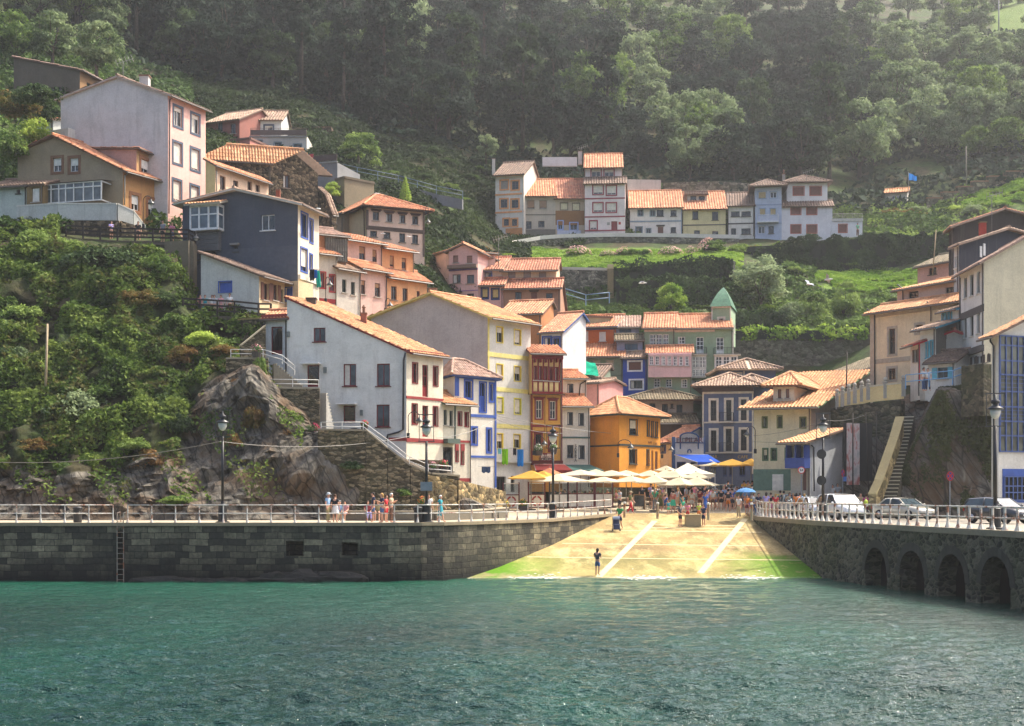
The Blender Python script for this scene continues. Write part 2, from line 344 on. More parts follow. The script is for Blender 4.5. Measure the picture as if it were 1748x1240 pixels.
def ter_mat(m):
    nt,out=nodes_of(m); v=geo_pos(nt); g=N(nt,'NewGeometry'); sx=N(nt,'SeparateXYZ'); nt.links.new(g.outputs['True Normal'],sx.inputs[0])
    n1=noise_t(nt,v,.16,6,.65); n2=noise_t(nt,v,1.4,5,.7); n3=noise_t(nt,strat(nt),1.1,8,.78); n4=noise_t(nt,geo_pos(nt,(.5,.5,.05)),1.2,4)
    grass=ramp(nt,n2,[(.25,hexc('#202c14')),(.5,hexc('#34461e')),(.75,hexc('#4a5c2a'))])
    earth=ramp(nt,n2,[(.3,hexc('#2c2a1c')),(.7,hexc('#4a442c'))])
    rock=ramp(nt,n3,[(.28,hexc('#24211e')),(.42,hexc('#4a4640')),(.55,hexc('#6e695f')),(.74,hexc('#989080'))])
    rock=mixc(nt,ramp(nt,noise_t(nt,v,.3,4),[(.45,(0,0,0)),(.6,(.6,.6,.6))]),rock,hexc('#6b5136'))
    vc=N(nt,'TexVoronoi',feature='DISTANCE_TO_EDGE'); vc.inputs['Scale'].default_value=.8; nt.links.new(strat(nt),vc.inputs['Vector']); rock=mixc(nt,ramp(nt,vc.outputs['Distance'],[(.0,(.75,.75,.75)),(.07,(0,0,0))]),rock,hexc('#1a1815'))
    rock=mixc(nt,ramp(nt,n4,[(.66,(0,0,0)),(.72,(.5,.5,.5))]),rock,hexc('#aaa498'))
    sp=N(nt,'SeparateXYZ'); nt.links.new(g.outputs['Position'],sp.inputs[0])
    at=N(nt,'Attribute'); at.attribute_name='rocky'
    gr=mixc(nt,ramp(nt,n1,[(.42,(0,0,0)),(.58,(1,1,1))]),grass,earth)
    a2=N(nt,'Attribute'); a2.attribute_name='lawn'
    lawn=ramp(nt,n2,[(.25,hexc('#4c641e')),(.5,hexc('#6a8630')),(.75,hexc('#88a040'))])
    gr=mixc(nt,a2.outputs['Fac'],gr,lawn)
    b=mixc(nt,at.outputs['Fac'],gr,rock)
    finish(nt,out,b,.92,bump(nt,n3,.8,.35),spec=.2)
def soft_in(px,py,boxes):
    w=np.zeros_like(px)
    for (x0,x1,y0,y1) in boxes: w=np.maximum(w,((px>x0)&(px<x1)&(py>y0)&(py<y1)).astype(float))
    return w
def build_terrain():
    pxs=np.concatenate([np.arange(-700,-40,40),np.arange(-40,1800,9),np.arange(1800,2401,50)]); ds=np.concatenate([np.arange(60,86,4),np.arange(86,89,.7),np.arange(89,107,.17),np.arange(107,128,.7),np.arange(128,212,1.4),np.arange(212,485,6)])
    PXg,Dg=np.meshgrid(pxs,ds); X=(PXg-CX)/F*Dg; Y=Dg.copy(); Z=ground_np(X,Y)
    P=np.stack([X.ravel(),Y.ravel(),Z.ravel()],1)
    n=fbm_np(P,.22,5).reshape(X.shape); n2=fbm_np(P,.8,4).reshape(X.shape); n3=fbm_np(P*np.array([.7,.7,.25])+P[:,[0]]*.0,.5,5).reshape(X.shape)
    ft=np.interp(PXg,[q[0] for q in FOOT],[q[1] for q in FOOT])
    py=HY-(Z-EYE)*F/Y
    w=np.clip((Dg-ft)/3,0,1)*np.where(Dg<112,.9,.5); 
    cl=np.clip((700-PXg)/120,.0,1)*np.clip((Dg-89)/2,0,1)*np.clip((108-Dg)/3,0,1)*(PXg<850)
    rk0=ridged(P); rk0=rk0.reshape(X.shape)
    Y=Y-cl*(n3*1.3+n*.9+rk0*.75*np.clip((720-PXg)/120,0,1)); X=X+cl*n2*.25
    Z=Z+w*(n*.5+n2*.16)
    V=np.stack([X.ravel(),Y.ravel(),Z.ravel()],1); R,C=X.shape
    idx=np.arange(R*C).reshape(R,C); Q=np.stack([idx[:-1,:-1],idx[:-1,1:],idx[1:,1:],idx[1:,:-1]],-1).reshape(-1,4)
    o=mesh_np('hillside',V,Q,cached('hillside_ground',ter_mat),smooth=True); tag(o,kind='structure')
    rk=np.zeros_like(PXg)
    line=np.interp(PXg,[-700,0,70,120,230,300,345,420,470,545,700,850],[805,800,795,815,790,770,680,610,600,560,560,560])
    rk=np.where((PXg<870)&(py>line)&(Dg<113),1.0,0.0)
    rk=np.maximum(rk,((PXg>1420)&(Dg<110)&(py>640)).astype(float))
    fl=rk.reshape(R,C)[:-1,:-1].ravel()<.5; o.data.polygons.foreach_set('use_smooth',fl)
    lw=soft_in(PXg,py,[(905,1265,425,462),(1640,1800,300,352),(1690,1800,0,62)])*(Dg>150)
    pale=soft_in(PXg,py,[(1400,1570,462,505)])*(Dg>150)
    for nm,arr in (('rocky',rk),('lawn',np.maximum(lw*np.where(PXg>1600,.5,1),pale*.6))):
        a=o.data.attributes.new(nm,'FLOAT','POINT'); a.data.foreach_set('value',arr.ravel().astype(np.float32))
    return o
HILL=build_terrain()

# ---------- water ----------
def water_mat(m):
    nt,out=nodes_of(m); v=geo_pos(nt); n1=noise_t(nt,geo_pos(nt,(1,.45,1)),.05,3); n2=noise_t(nt,geo_pos(nt,(.6,1.5,1)),2.0,5,.7); n3=noise_t(nt,geo_pos(nt,(.7,1.4,1)),7.5,3,.6)
    c=ramp(nt,n1,[(.35,hexc('#07231d')),(.52,hexc('#0c362c')),(.68,hexc('#124e3c'))])
    sx=N(nt,'SeparateXYZ'); nt.links.new(v,sx.inputs[0])
    mr=N(nt,'MapRange'); nt.links.new(sx.outputs[1],mr.inputs[0]); mr.inputs[1].default_value=54; mr.inputs[2].default_value=88
    c=mixc(nt,mr.outputs[0],c,hexc('#0e4c38'))
    ad=N(nt,'Math',operation='MULTIPLY_ADD'); nt.links.new(n3,ad.inputs[0]); ad.inputs[1].default_value=.45; nt.links.new(n2,ad.inputs[2])
    p=finish(nt,out,c,.06,bump(nt,ad.outputs[0],1.0,.2),spec=.5); p.inputs['IOR'].default_value=1.33
def build_water():
    ys=[-160.,-60,0]; y=8.0
    while y<92: ys.append(y); y+=.6 if y<27 else max(.06,y*y*.000034)
    ys=np.array(ys); cols=np.concatenate([np.linspace(-3,-.5,12)[:-1],np.linspace(-.5,.5,620),np.linspace(.5,3,12)[1:]])
    A,B=np.meshgrid(cols,ys); X=A*np.maximum(np.abs(B),30); Y=B
    Z=np.zeros_like(X); r=np.random.default_rng(5)
    dpx=Y*Y/12000*2.0+1e-6
    for k in range(46):
        L=.17*(1.07**k); th=math.radians(r.normal(85,21)); kx=2*math.pi/L*math.cos(th); ky=2*math.pi/L*math.sin(th); a=.02*L*(1 if L<.9 else (.9/L)**.9)*np.clip((L*1.5-dpx)/dpx,0,1)
        ph=kx*X+ky*Y+r.uniform(0,6.28)+1.4*np.sin(.23*X*math.sin(k*1.7)+.31*Y*math.cos(k)+k)
        Z+=a*(np.sin(ph)+.3*np.cos(2*ph))*(.45+.75*np.clip(np.sin(.19*X+.4*k)*np.sin(.33*Y+1.3*k)+.35,0,1.2))
    Z*=.75+.35*np.sin(.05*X+1)*np.sin(.07*Y)
    Z=np.where(Y<5,0,Z)
    R,C=X.shape; idx=np.arange(R*C).reshape(R,C); Q=np.stack([idx[:-1,:-1],idx[:-1,1:],idx[1:,1:],idx[1:,:-1]],-1).reshape(-1,4)
    tag(mesh_np('water',np.stack([X.ravel(),Y.ravel(),Z.ravel()],1),Q,cached('sea_water',water_mat),smooth=True),kind='structure')
build_water()
def seabed():
    mb=MB(); mb.box(-240,280,-160,90,-3.2,-2.6); tag(mb.build('seabed',paint('#1d2a22',.9)),kind='structure')
seabed()

# ---------- pavements, ramp ----------
def ramp_mat(m):
    nt,out=nodes_of(m); v=geo_pos(nt); g=N(nt,'SeparateXYZ'); nt.links.new(v,g.inputs[0]); n1=noise_t(nt,v,.28,6,.65); n2=noise_t(nt,geo_pos(nt,(.5,.12,1)),1.6,5,.7); n3=noise_t(nt,v,7,4)
    a=ramp(nt,n1,[(.3,hexc('#6a5c40')),(.5,hexc('#8c7850')),(.7,hexc('#aa9464'))])
    a=mixc(nt,ramp(nt,n2,[(.48,(0,0,0)),(.66,(.75,.75,.75))]),a,hexc('#b9a676'))
    a=mixc(nt,.3,a,ramp(nt,n3,[(.3,(.1,.1,.1)),(.7,(.9,.9,.9))]),'OVERLAY')
    zz=N(nt,'Math',operation='MULTIPLY_ADD'); nt.links.new(n1,zz.inputs[0]); zz.inputs[1].default_value=1.3; nt.links.new(g.outputs[2],zz.inputs[2])
    al=ramp(nt,zz.outputs[0],[(.62,(0,0,0)),(.8,(1,1,1)),(.93,(1,1,1)),(1,(0,0,0))])
    mr=N(nt,'MapRange'); nt.links.new(zz.outputs[0],mr.inputs[0]); mr.inputs[1].default_value=.55; mr.inputs[2].default_value=2.4
    al=ramp(nt,mr.outputs[0],[(0,(.0,.0,.0)),(.1,(1,1,1)),(.5,(1,1,1)),(.72,(0,0,0))])
    n5=noise_t(nt,v,.13,4); ed=ramp(nt,n5,[(.42,(0,0,0)),(.58,(1,1,1))])
    sd=N(nt,'Math',operation='ABSOLUTE'); sb=N(nt,'Math',operation='SUBTRACT'); nt.links.new(g.outputs[0],sb.inputs[0]); sb.inputs[1].default_value=8; nt.links.new(sb.outputs[0],sd.inputs[0])
    m2=N(nt,'MapRange'); nt.links.new(sd.outputs[0],m2.inputs[0]); m2.inputs[1].default_value=4.2; m2.inputs[2].default_value=8.6; m2.inputs[3].default_value=.18
    mm=N(nt,'Math',operation='MULTIPLY'); nt.links.new(al,mm.inputs[0]); nt.links.new(m2.outputs[0],mm.inputs[1]); m3=N(nt,'Math',operation='MULTIPLY'); nt.links.new(mm.outputs[0],m3.inputs[0]); nt.links.new(ramp(nt,noise_t(nt,v,1.3,6,.75),[(.34,(.35,.35,.35)),(.46,(1,1,1))]),m3.inputs[1]); mm=m3
    b=mixc(nt,mm.outputs[0],a,mixc(nt,n3,hexc('#3a5e08'),hexc('#5c8a10')))
    wet=ramp(nt,mr.outputs[0],[(0,(1,1,1)),(.12,(0,0,0))])
    b=mixc(nt,wet,b,hexc('#8a8060')); 
    finish(nt,out,b,ramp(nt,mr.outputs[0],[(0,(.3,)*3),(.12,(.7,)*3),(.9,(.85,)*3)]),bump(nt,n3,.2,.02),spec=.12)
def paving_mat(m):
    nt,out=nodes_of(m); v=geo_pos(nt); n1=noise_t(nt,v,.3,5); n3=noise_t(nt,v,6,4); br=N(nt,'TexBrick')
    for k,vv in (('Scale',1),('Brick Width',1.6),('Row Height',.9),('Mortar Size',.012)): br.inputs[k].default_value=vv
    br.inputs['Color1'].default_value=(*hexc('#9d917c'),1); br.inputs['Color2'].default_value=(*hexc('#b3a68e'),1); br.inputs['Mortar'].default_value=(*hexc('#6e6556'),1); nt.links.new(v,br.inputs['Vector'])
    b=mixc(nt,ramp(nt,n1,[(.35,(0,0,0)),(.7,(.6,.6,.6))]),br.outputs[0],hexc('#857a68'))
    b=mixc(nt,.3,b,ramp(nt,n3,[(.3,(.1,.1,.1)),(.7,(.9,.9,.9))]),'OVERLAY'); finish(nt,out,b,.8,spec=.3)
def asphalt_mat(m):
    nt,out=nodes_of(m); v=geo_pos(nt); n1=noise_t(nt,v,.4,5); n3=noise_t(nt,v,20,3)
    b=ramp(nt,n1,[(.3,hexc('#7a7468')),(.7,hexc('#9a9284'))]); b=mixc(nt,.4,b,ramp(nt,n3,[(.3,(.1,.1,.1)),(.7,(.9,.9,.9))]),'OVERLAY'); finish(nt,out,b,.85,spec=.3)
def lerp_line(pts,y):
    ys=[p[1] for p in pts]; xs=[p[0] for p in pts]; return float(np.interp(y,ys,xs))
def build_ground():
    # ramp
    ys=np.linspace(76,104.2,60); us=np.linspace(0,1,34); V=[];Q=[]
    for y in ys:
        a=lerp_line(RAMP_L,y)-.25; b=lerp_line(RAMP_R,y)+.25
        for u in us:
            V.append((a+(b-a)*u,y,float(ramp_z(y))-.02*math.sin(u*3.14)))
    n=len(us)
    for i in range(len(ys)-1):
        for k in range(n-1): Q.append((i*n+k,i*n+k+1,(i+1)*n+k+1,(i+1)*n+k))
    tag(mesh_np('slipway',V,Q,cached('slipway_concrete',ramp_mat),smooth=True),kind='structure')
    # concrete joints on the slipway
    mb=MB(); lc=0
    def rz_(x,y): return (ramp_z(y)-.02*math.sin(3.14*np.clip((x-lerp_line(RAMP_L,y)+.25)/(lerp_line(RAMP_R,y)-lerp_line(RAMP_L,y)+.5),0,1)) if y<104.1 else float(pave_z(y)))+.012
    def strip(p,q,w):
        p=Vector(p); q=Vector(q); t=(q-p).normalized(); r=Vector((-t.y,t.x))*w/2; K=12
        pts=[]
        for i in range(K+1):
            c=p+(q-p)*i/K; a_=c-r; b_=c+r; pts.append((Vector((a_.x,a_.y,rz_(a_.x,a_.y))),Vector((b_.x,b_.y,rz_(b_.x,b_.y)))))
        for i in range(K): mb.poly([pts[i][0],pts[i][1],pts[i+1][1],pts[i+1][0]])
    def pr(px,py):   # point on the ramp plane seen at px,py
        k=(px-CX)/F; s=(HY-py)/F; y=(EYE+3.54*83/21)/(3.54/21-s); return (k*y,y)
    strip(pr(1022,985),pr(1118,889),.42); strip(pr(1196,978),pr(1272,886),.42)
    for a,b,c,d in ((900,951,1385,957),(960,928,1300,932),(1022,905,1300,909),(1112,901,1270,903),(1118,896,1262,898)): 
        strip(pr(a,b),pr(c,d),.16)
    fm=MB(); r=random.Random(9)
    for px in np.arange(800,1400,1.6):
        for k in range(2):
            f=max(0,math.sin(px*.035+k*1.3))*.9+.1; y=82.9+r.gauss(-.3,.9)*f-.5*(px<900)*((900-px)/100); x=(px-CX)/F*y; z=max(float(ramp_z(y))+.02,.05+r.uniform(-.02,.05)); w=r.uniform(.03,.2)*f; h=r.uniform(.02,.09)*f
            fm.poly([(x-w,y,z),(x-w*.2,y-h,z-.004),(x+w,y,z),(x+w*.3,y+h,z+.02)])
    tag(fm.build('foam',paint('#d8d8d0',.7)),kind='stuff')
    tag(mb.build('slipway_joints',stucco('#c4b48c',.3)),kind='structure')
    # pavement: left quay, plaza, street ; grid cells outside the ramp
    def grid(name,x0,x1,y0,y1,st,inside,mat,dz=0):
        xs=np.arange(x0,x1+.01,st); yy=np.arange(y0,y1+.01,st); V=[];Q=[]
        ix={}
        def vid(i,j):
            if (i,j) not in ix: ix[(i,j)]=len(V); V.append((xs[i],yy[j],float(pave_z(yy[j]))+dz))
            return ix[(i,j)]
        for j in range(len(yy)-1):
            for i in range(len(xs)-1):
                if inside(xs[i]+st/2,yy[j]+st/2): Q.append((vid(i,j),vid(i+1,j),vid(i+1,j+1),vid(i,j+1)))
        return tag(mesh_np(name,V,Q,mat,smooth=True),kind='structure')
    def lq(x,y): return y>80.3 and x<lerp_line(RAMP_L,min(y,104))-.3 and y<=104
    grid('promenade',-90,8,80,104,.5,lq,cached('promenade_paving',paving_mat))
    grid('plaza',-4,26,104,140,1,lambda x,y: CX+F*x/y>840 and CX+F*x/y<1330 ,cached('plaza_paving',paving_mat))
    def rq(x,y): return x>rqx(y)+.1 and y<=104
    grid('quay_road',17,62,40,104,.5,rq,cached('quay_asphalt',asphalt_mat))
    grid('road_apron',18,46,104,122,1,lambda x,y: True,cached('quay_asphalt',asphalt_mat),-.03)
build_ground()

# ---------- quay walls ----------
def holed(mb, outer, holes, to3, mi=0, uvs=True):
    vs=[]; ed=[]
    for lp in [outer]+holes:
        b=len(vs); vs+= [Vector(p) for p in lp]; ed+=[(b+i,b+(i+1)%len(lp)) for i in range(len(lp))]
    r=delaunay_2d_cdt(vs,ed,[],0,1e-5); P=r[0]
    def inside(p,lp):
        c=False; j=len(lp)-1
        for i in range(len(lp)):
            if (lp[i][1]>p[1])!=(lp[j][1]>p[1]) and p[0]<(lp[j][0]-lp[i][0])*(p[1]-lp[i][1])/(lp[j][1]-lp[i][1])+lp[i][0]: c=not c
            j=i
        return c
    fs=[]
    for t in r[2]:
        c=((P[t[0]][0]+P[t[1]][0]+P[t[2]][0])/3,(P[t[0]][1]+P[t[1]][1]+P[t[2]][1])/3)
        if inside(c,outer) and not any(inside(c,h) for h in holes): fs.append(t)
    mb.add([to3(p[0],p[1]) for p in P],fs,mi,[[(P[i][0],P[i][1]) for i in t] for t in fs] if uvs else None)
def quay_left():
    t=thing('quay_wall',(-10,80,0),'dark stone quay wall with square drain holes, left of the slipway','quay wall')
    ztop=3.3; mb=MB()
    
    holes=[]
    def hole(px0,px1,py0,py1):
        a=PX(px0,80).x+92; b=PX(px1,80).x+92; holes.append([(a,zat(py1,80)),(b,zat(py1,80)),(b,zat(py0,80)),(a,zat(py0,80))])
    hole(488,518,924,950); hole(583,611,926,949); hole(199,213,906,993)
    holed(mb,[(0,-2.6),(83.8,-2.6),(83.8,ztop),(0,ztop)],holes,lambda u,z:(-92+u,80,z))
    for h in holes:
        for i in range(4):
            a=h[i]; b=h[(i+1)%4]; mb.add([(-92+a[0],80,a[1]),(-92+b[0],80,b[1]),(-92+b[0],81.4,b[1]),(-92+a[0],81.4,a[1])],[(0,1,2,3)],0,[[(a[0],a[1]),(b[0],b[1]),(b[0]+1,b[1]),(a[0]+1,a[1])]])
        mb.poly([(-92+q[0],81.4,q[1]) for q in h],0,[(q[0],q[1]) for q in h])
    cur=RAMP_L[1:]; u=83.8
    for i in range(len(cur)-1):
        a=Vector(cur[i]); b=Vector(cur[i+1]); L=(b-a).length; K=max(1,int(L/1.2))
        for k in range(K):
            p=a+(b-a)*k/K; q=a+(b-a)*(k+1)/K; u0=u+L*k/K; u1=u+L*(k+1)/K
            mb.poly([(p.x,p.y,-2.6),(q.x,q.y,-2.6),(q.x,q.y,ztop+ (pave_z(q.y)-3.3)),(p.x,p.y,ztop+(pave_z(p.y)-3.3))],0,[(u0,-2.6),(u1,-2.6),(u1,ztop),(u0,ztop)])
        u+=L
    mb.build('wall_face',ashlar(),t)
    mb=MB(); full=[(-92,80)]+RAMP_L[1:]
    for i in range(len(full)-1):
        a=Vector(full[i]); b=Vector(full[i+1]); tt=(b-a).normalized(); n=Vector((-tt.y,tt.x)); z0=float(pave_z(a.y)); z1=float(pave_z(b.y))
        o=-n*.10; w=n*.55
        if i>0: a=a-tt*.02
        mb.add([(*(a+o),z0-.14),(*(b+o),z1-.14),(*(b+o),z1+.05),(*(a+o),z0+.05),(*(a+w),z0+.05),(*(b+w),z1+.05),(*(a+w),z0-.14),(*(b+w),z1-.14)],[(0,1,2,3),(3,2,5,4),(4,5,7,6),(0,6,7,1),(0,3,4,6),(1,7,5,2)])
    mb.build('coping',stucco('#8d8068',.5),t)
    # undermined rock ledges at the foot
    mb=MB(); r=random.Random(3)
    for k in range(13):
        px=r.uniform(250,600); X=PX(px,79).x; w=r.uniform(1.0,2.4)
        rockball(mb,(X,79.95,r.uniform(-.5,.05)),(w,.4,r.uniform(.3,.7)),r)
    mb.build('rock_footing',rock_m(),t,smooth=False)
    mb=MB()
    for sx in (200.5,211.5):
        X=PX(sx,80).x; mb.tube([(X,79.93,-.2),(X,79.93,3.9),(X,80.5,3.95),(X,80.7,3.4)],.03,6)
    for k in range(12): mb.tube([(PX(200.5,80).x,79.93,.1+k*.3),(PX(211.5,80).x,79.93,.1+k*.3)],.02,5)
    mb.build('ladder',rusty('#8a8478'),t)
def rock_mat(m):
    nt,out=nodes_of(m); v=geo_pos(nt); n=noise_t(nt,v,.9,8,.75); n2=noise_t(nt,v,6,5,.7)
    b=ramp(nt,n,[(.3,hexc('#2e2a26')),(.5,hexc('#5a5046')),(.72,hexc('#8e7e68'))]); b=mixc(nt,.4,b,ramp(nt,n2,[(.3,(.1,.1,.1)),(.7,(.9,.9,.9))]),'OVERLAY')
    finish(nt,out,b,.85,bump(nt,n2,.6,.1),spec=.25)
def wet_rock_mat(m):
    nt,out=nodes_of(m); v=geo_pos(nt); n=noise_t(nt,v,1.2,7,.75)
    finish(nt,out,ramp(nt,n,[(.3,hexc('#14130f')),(.6,hexc('#2e2a24')),(.8,hexc('#4a443a'))]),.6,bump(nt,n,.7,.15),spec=.35)
def rock_m(): return cached('wet_rock',wet_rock_mat)
def rockball(mb,c,s,r,n=2):
    bm=bmesh.new(); bmesh.ops.create_icosphere(bm,subdivisions=n+1,radius=1)
    o=Vector((r.uniform(0,50),r.uniform(0,50),r.uniform(0,50)))
    for v in bm.verts:
        p=v.co.copy(); f=1+.45*noise.fractal(p*1.1+o,1,2,3); q=p*f; q=Vector((round(q.x*2.2)/2.2*.35+q.x*.65,q.y,round(q.z*2.2)/2.2*.35+q.z*.65)); v.co=Vector((q.x*s[0],q.y*s[1],q.z*s[2]))+Vector(c)
    mb.add([v.co for v in bm.verts],[tuple(v.index for v in f.verts) for f in bm.faces]); bm.free()
quay_left()
def quay_right():
    t=thing('quay_wall',(20,80,0),'rubble stone quay wall pierced by four dark arches, under the parked cars','quay wall')
    A=Vector((18.35,83)); B=Vector((25.0,39.4)); L=(B-A).length; tt=(B-A)/L; mb=MB(); zt=3.3
    def ut(px,py):
        k=(px-CX)/F; s=(k*A.y-A.x)/(tt.x-k*tt.y); Y=A.y+s*tt.y; return s, zat(py,Y)
    holes=[]; arches=[]
    for (x0,x1,yt,yb) in ((1477,1514,935,1020),(1536,1578,940,1030),(1602,1648,946,1040),(1675,1725,950,1050)):
        u0,_=ut(x0,950); u1,_=ut(x1,950); _,z1=ut((x0+x1)/2,yt); w=(u1-u0)/2; c=(u0+u1)/2; sp=z1-min(w*1.05,1.3)
        pts=[(u0,-2.2),(u1,-2.2),(u1,sp)]+[(c+w*math.cos(a),sp+(z1-sp)*math.sin(a)) for a in np.linspace(.2,math.pi-.2,9)]+[(u0,sp)]
        holes.append(pts); arches.append((c,w,sp,z1))
    mt_=MB(); n=Vector((tt.y,-tt.x))  # outward (toward water, -X)
    if n.x>0: n=-n
    to3=lambda u,z,o=0:(A.x+tt.x*u+n.x*o,A.y+tt.y*u+n.y*o,z)
    holed(mb,[(0,-2.6),(L,-2.6),(L,zt),(0,zt)],holes,to3)
    for h in holes:
        for i in range(len(h)):
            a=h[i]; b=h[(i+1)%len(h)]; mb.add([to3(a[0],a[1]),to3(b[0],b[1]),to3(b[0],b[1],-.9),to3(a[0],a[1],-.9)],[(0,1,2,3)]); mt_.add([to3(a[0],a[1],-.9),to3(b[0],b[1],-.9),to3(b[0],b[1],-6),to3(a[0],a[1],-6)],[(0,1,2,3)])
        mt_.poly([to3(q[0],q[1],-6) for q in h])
    # corner return along the ramp head
    mb.poly([(17.4,99.5,-2),(18.35,83,-2),(18.35,83,3.3),(17.4,99.5,3.3)][::-1]); mb.poly([(17.4,99.5,-1),(17.4,104,-1),(17.4,104,3.45),(17.4,99.5,3.3)])
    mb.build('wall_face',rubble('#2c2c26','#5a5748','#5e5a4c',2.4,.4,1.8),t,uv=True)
    mt_.build('tunnel',paint('#12120f',.9),t)  # near-black paint stands in for the shade deep inside the arches
    for (c,w,sp,z1) in arches:
        K=11; mb=MB()
        for i in range(K):
            a0=math.pi*i/K; a1=math.pi*(i+.96)/K
            p=[(c+w*math.cos(a0),sp+(z1-sp)*math.sin(a0)),(c+(w+.42)*math.cos(a0),sp+(z1-sp+.42)*math.sin(a0)),(c+(w+.42)*math.cos(a1),sp+(z1-sp+.42)*math.sin(a1)),(c+w*math.cos(a1),sp+(z1-sp)*math.sin(a1))]
            f=[to3(q[0],q[1],.04) for q in p]; bk=[to3(q[0],q[1],-.2) for q in p]
            mb.add(f+bk,[(0,1,2,3),(0,4,5,1),(1,5,6,2),(2,6,7,3),(3,7,4,0)])
        mb.build('arch_ring',stucco('#3f3d35',.6),t)
    mb=MB(); 
    pts=[Vector((17.4,104)),Vector((17.4,99.5)),A,B]
    for i in range(3):
        a,b=pts[i],pts[i+1]; d=(b-a).normalized(); nn=Vector((d.y,-d.x)); nn=-nn if nn.x>0 else nn; z0=float(pave_z(a.y)); z1=float(pave_z(b.y))
        o=nn*.08; w=-nn*.5
        mb.add([(*(a+o),z0-.2),(*(b+o),z1-.2),(*(b+o),z1+.08),(*(a+o),z0+.08),(*(a+w),z0+.08),(*(b+w),z1+.08),(*(a+w),z0-.2),(*(b+w),z1-.2)],[(0,1,2,3),(3,2,5,4),(4,5,7,6),(0,6,7,1),(0,3,4,6),(1,7,5,2)])
    mb.build('coping',stucco('#857b66',.5),t)
quay_right()
# ---------- tiles ----------
def tile_plane(mb, pts, pitch=.26, course=.42, mi=0, slab=1, thick=.13):
    """pts: eave start, eave end, then top points (counter-clockwise seen from above)"""
    P=[Vector(p) for p in pts]; u=(P[1]-P[0]).normalized(); nrm=Vector((0,0,0))
    for i in range(1,len(P)-1): nrm+= (P[i]-P[0]).cross(P[i+1]-P[0])
    nrm.normalize()
    if nrm.z<0: nrm=-nrm
    s=nrm.cross(u); 
    if s.z<0: s=-s
    q=[((p-P[0]).dot(u),(p-P[0]).dot(s)) for p in P]
    # slab under the tiles
    dn=nrm*thick
    n=len(P); vs=[p+nrm*.0 for p in P]+[p-dn for p in P]
    fs=[tuple(range(n)),tuple(reversed(range(n,2*n)))]+[(i,i+n,(i+1)%n+n,(i+1)%n) for i in range(n)]
    mb.add(vs,fs,slab)
    umin=min(a for a,_ in q); umax=max(a for a,_ in q)
    K=max(2,int((umax-umin)/pitch)); w=(umax-umin)/K
    offs=((-.5,.005),(-.34,.02),(-.16,.062),(0,.078),(.16,.062),(.34,.02),(.5,.005))
    seed=random.randint(0,997)
    for i in range(K):
        uc=umin+(i+.5)*w; ss=[]
        for k in range(n):
            a=q[k]; b=q[(k+1)%n]
            if (a[0]-uc)*(b[0]-uc)<0: ss.append(a[1]+(b[1]-a[1])*(uc-a[0])/(b[0]-a[0]))
        if len(ss)<2: continue
        s0,s1=min(ss),max(ss); j0=math.floor(s0/course); j=j0; jit=random.uniform(-.012,.012)
        while j*course<s1:
            a=max(s0,j*course); b=min(s1,(j+1)*course+.02)
            if b-a>.03:
                vs=[];fs=[]; dz=random.uniform(-.006,.012)
                for t,(sv,lift) in enumerate(((a,.034+dz),(b,.006))):
                    for o,h in offs: vs.append(P[0]+u*(uc+o*w*(1 if t==0 else .96)+jit)+s*sv+nrm*(h*w/.26+lift))
                for k in range(6): fs.append((k,k+1,k+8,k+7))
                uvv=[((i+seed)+.5,j+.5)]*4
                fs.append((0,1,2,3,4,5,6)[::-1]); 
                mb.add(vs,fs,mi,[uvv]*6+[[uvv[0]]*7])
            j+=1
def ridge_caps(mb,a,b,r=.13,mi=0):
    a=Vector(a); b=Vector(b); L=(b-a).length
    if L<.2: return
    n=max(1,int(L/.45)); 
    for k in range(n):
        p=a+(b-a)*k/n; q=a+(b-a)*(k+1.05)/n; base=len(mb.f)
        mb.tube([p+Vector((0,0,.02)),q+Vector((0,0,.02))],[r,r*.85],7,mi)
        sd=random.randint(0,999)
        for f in range(base,len(mb.f)): mb.uv[f]=[(sd+.5,k+.5)]*len(mb.f[f])
ST={}
def style(k,**kw): ST[k]=kw
BODIES=[]
class Body: pass
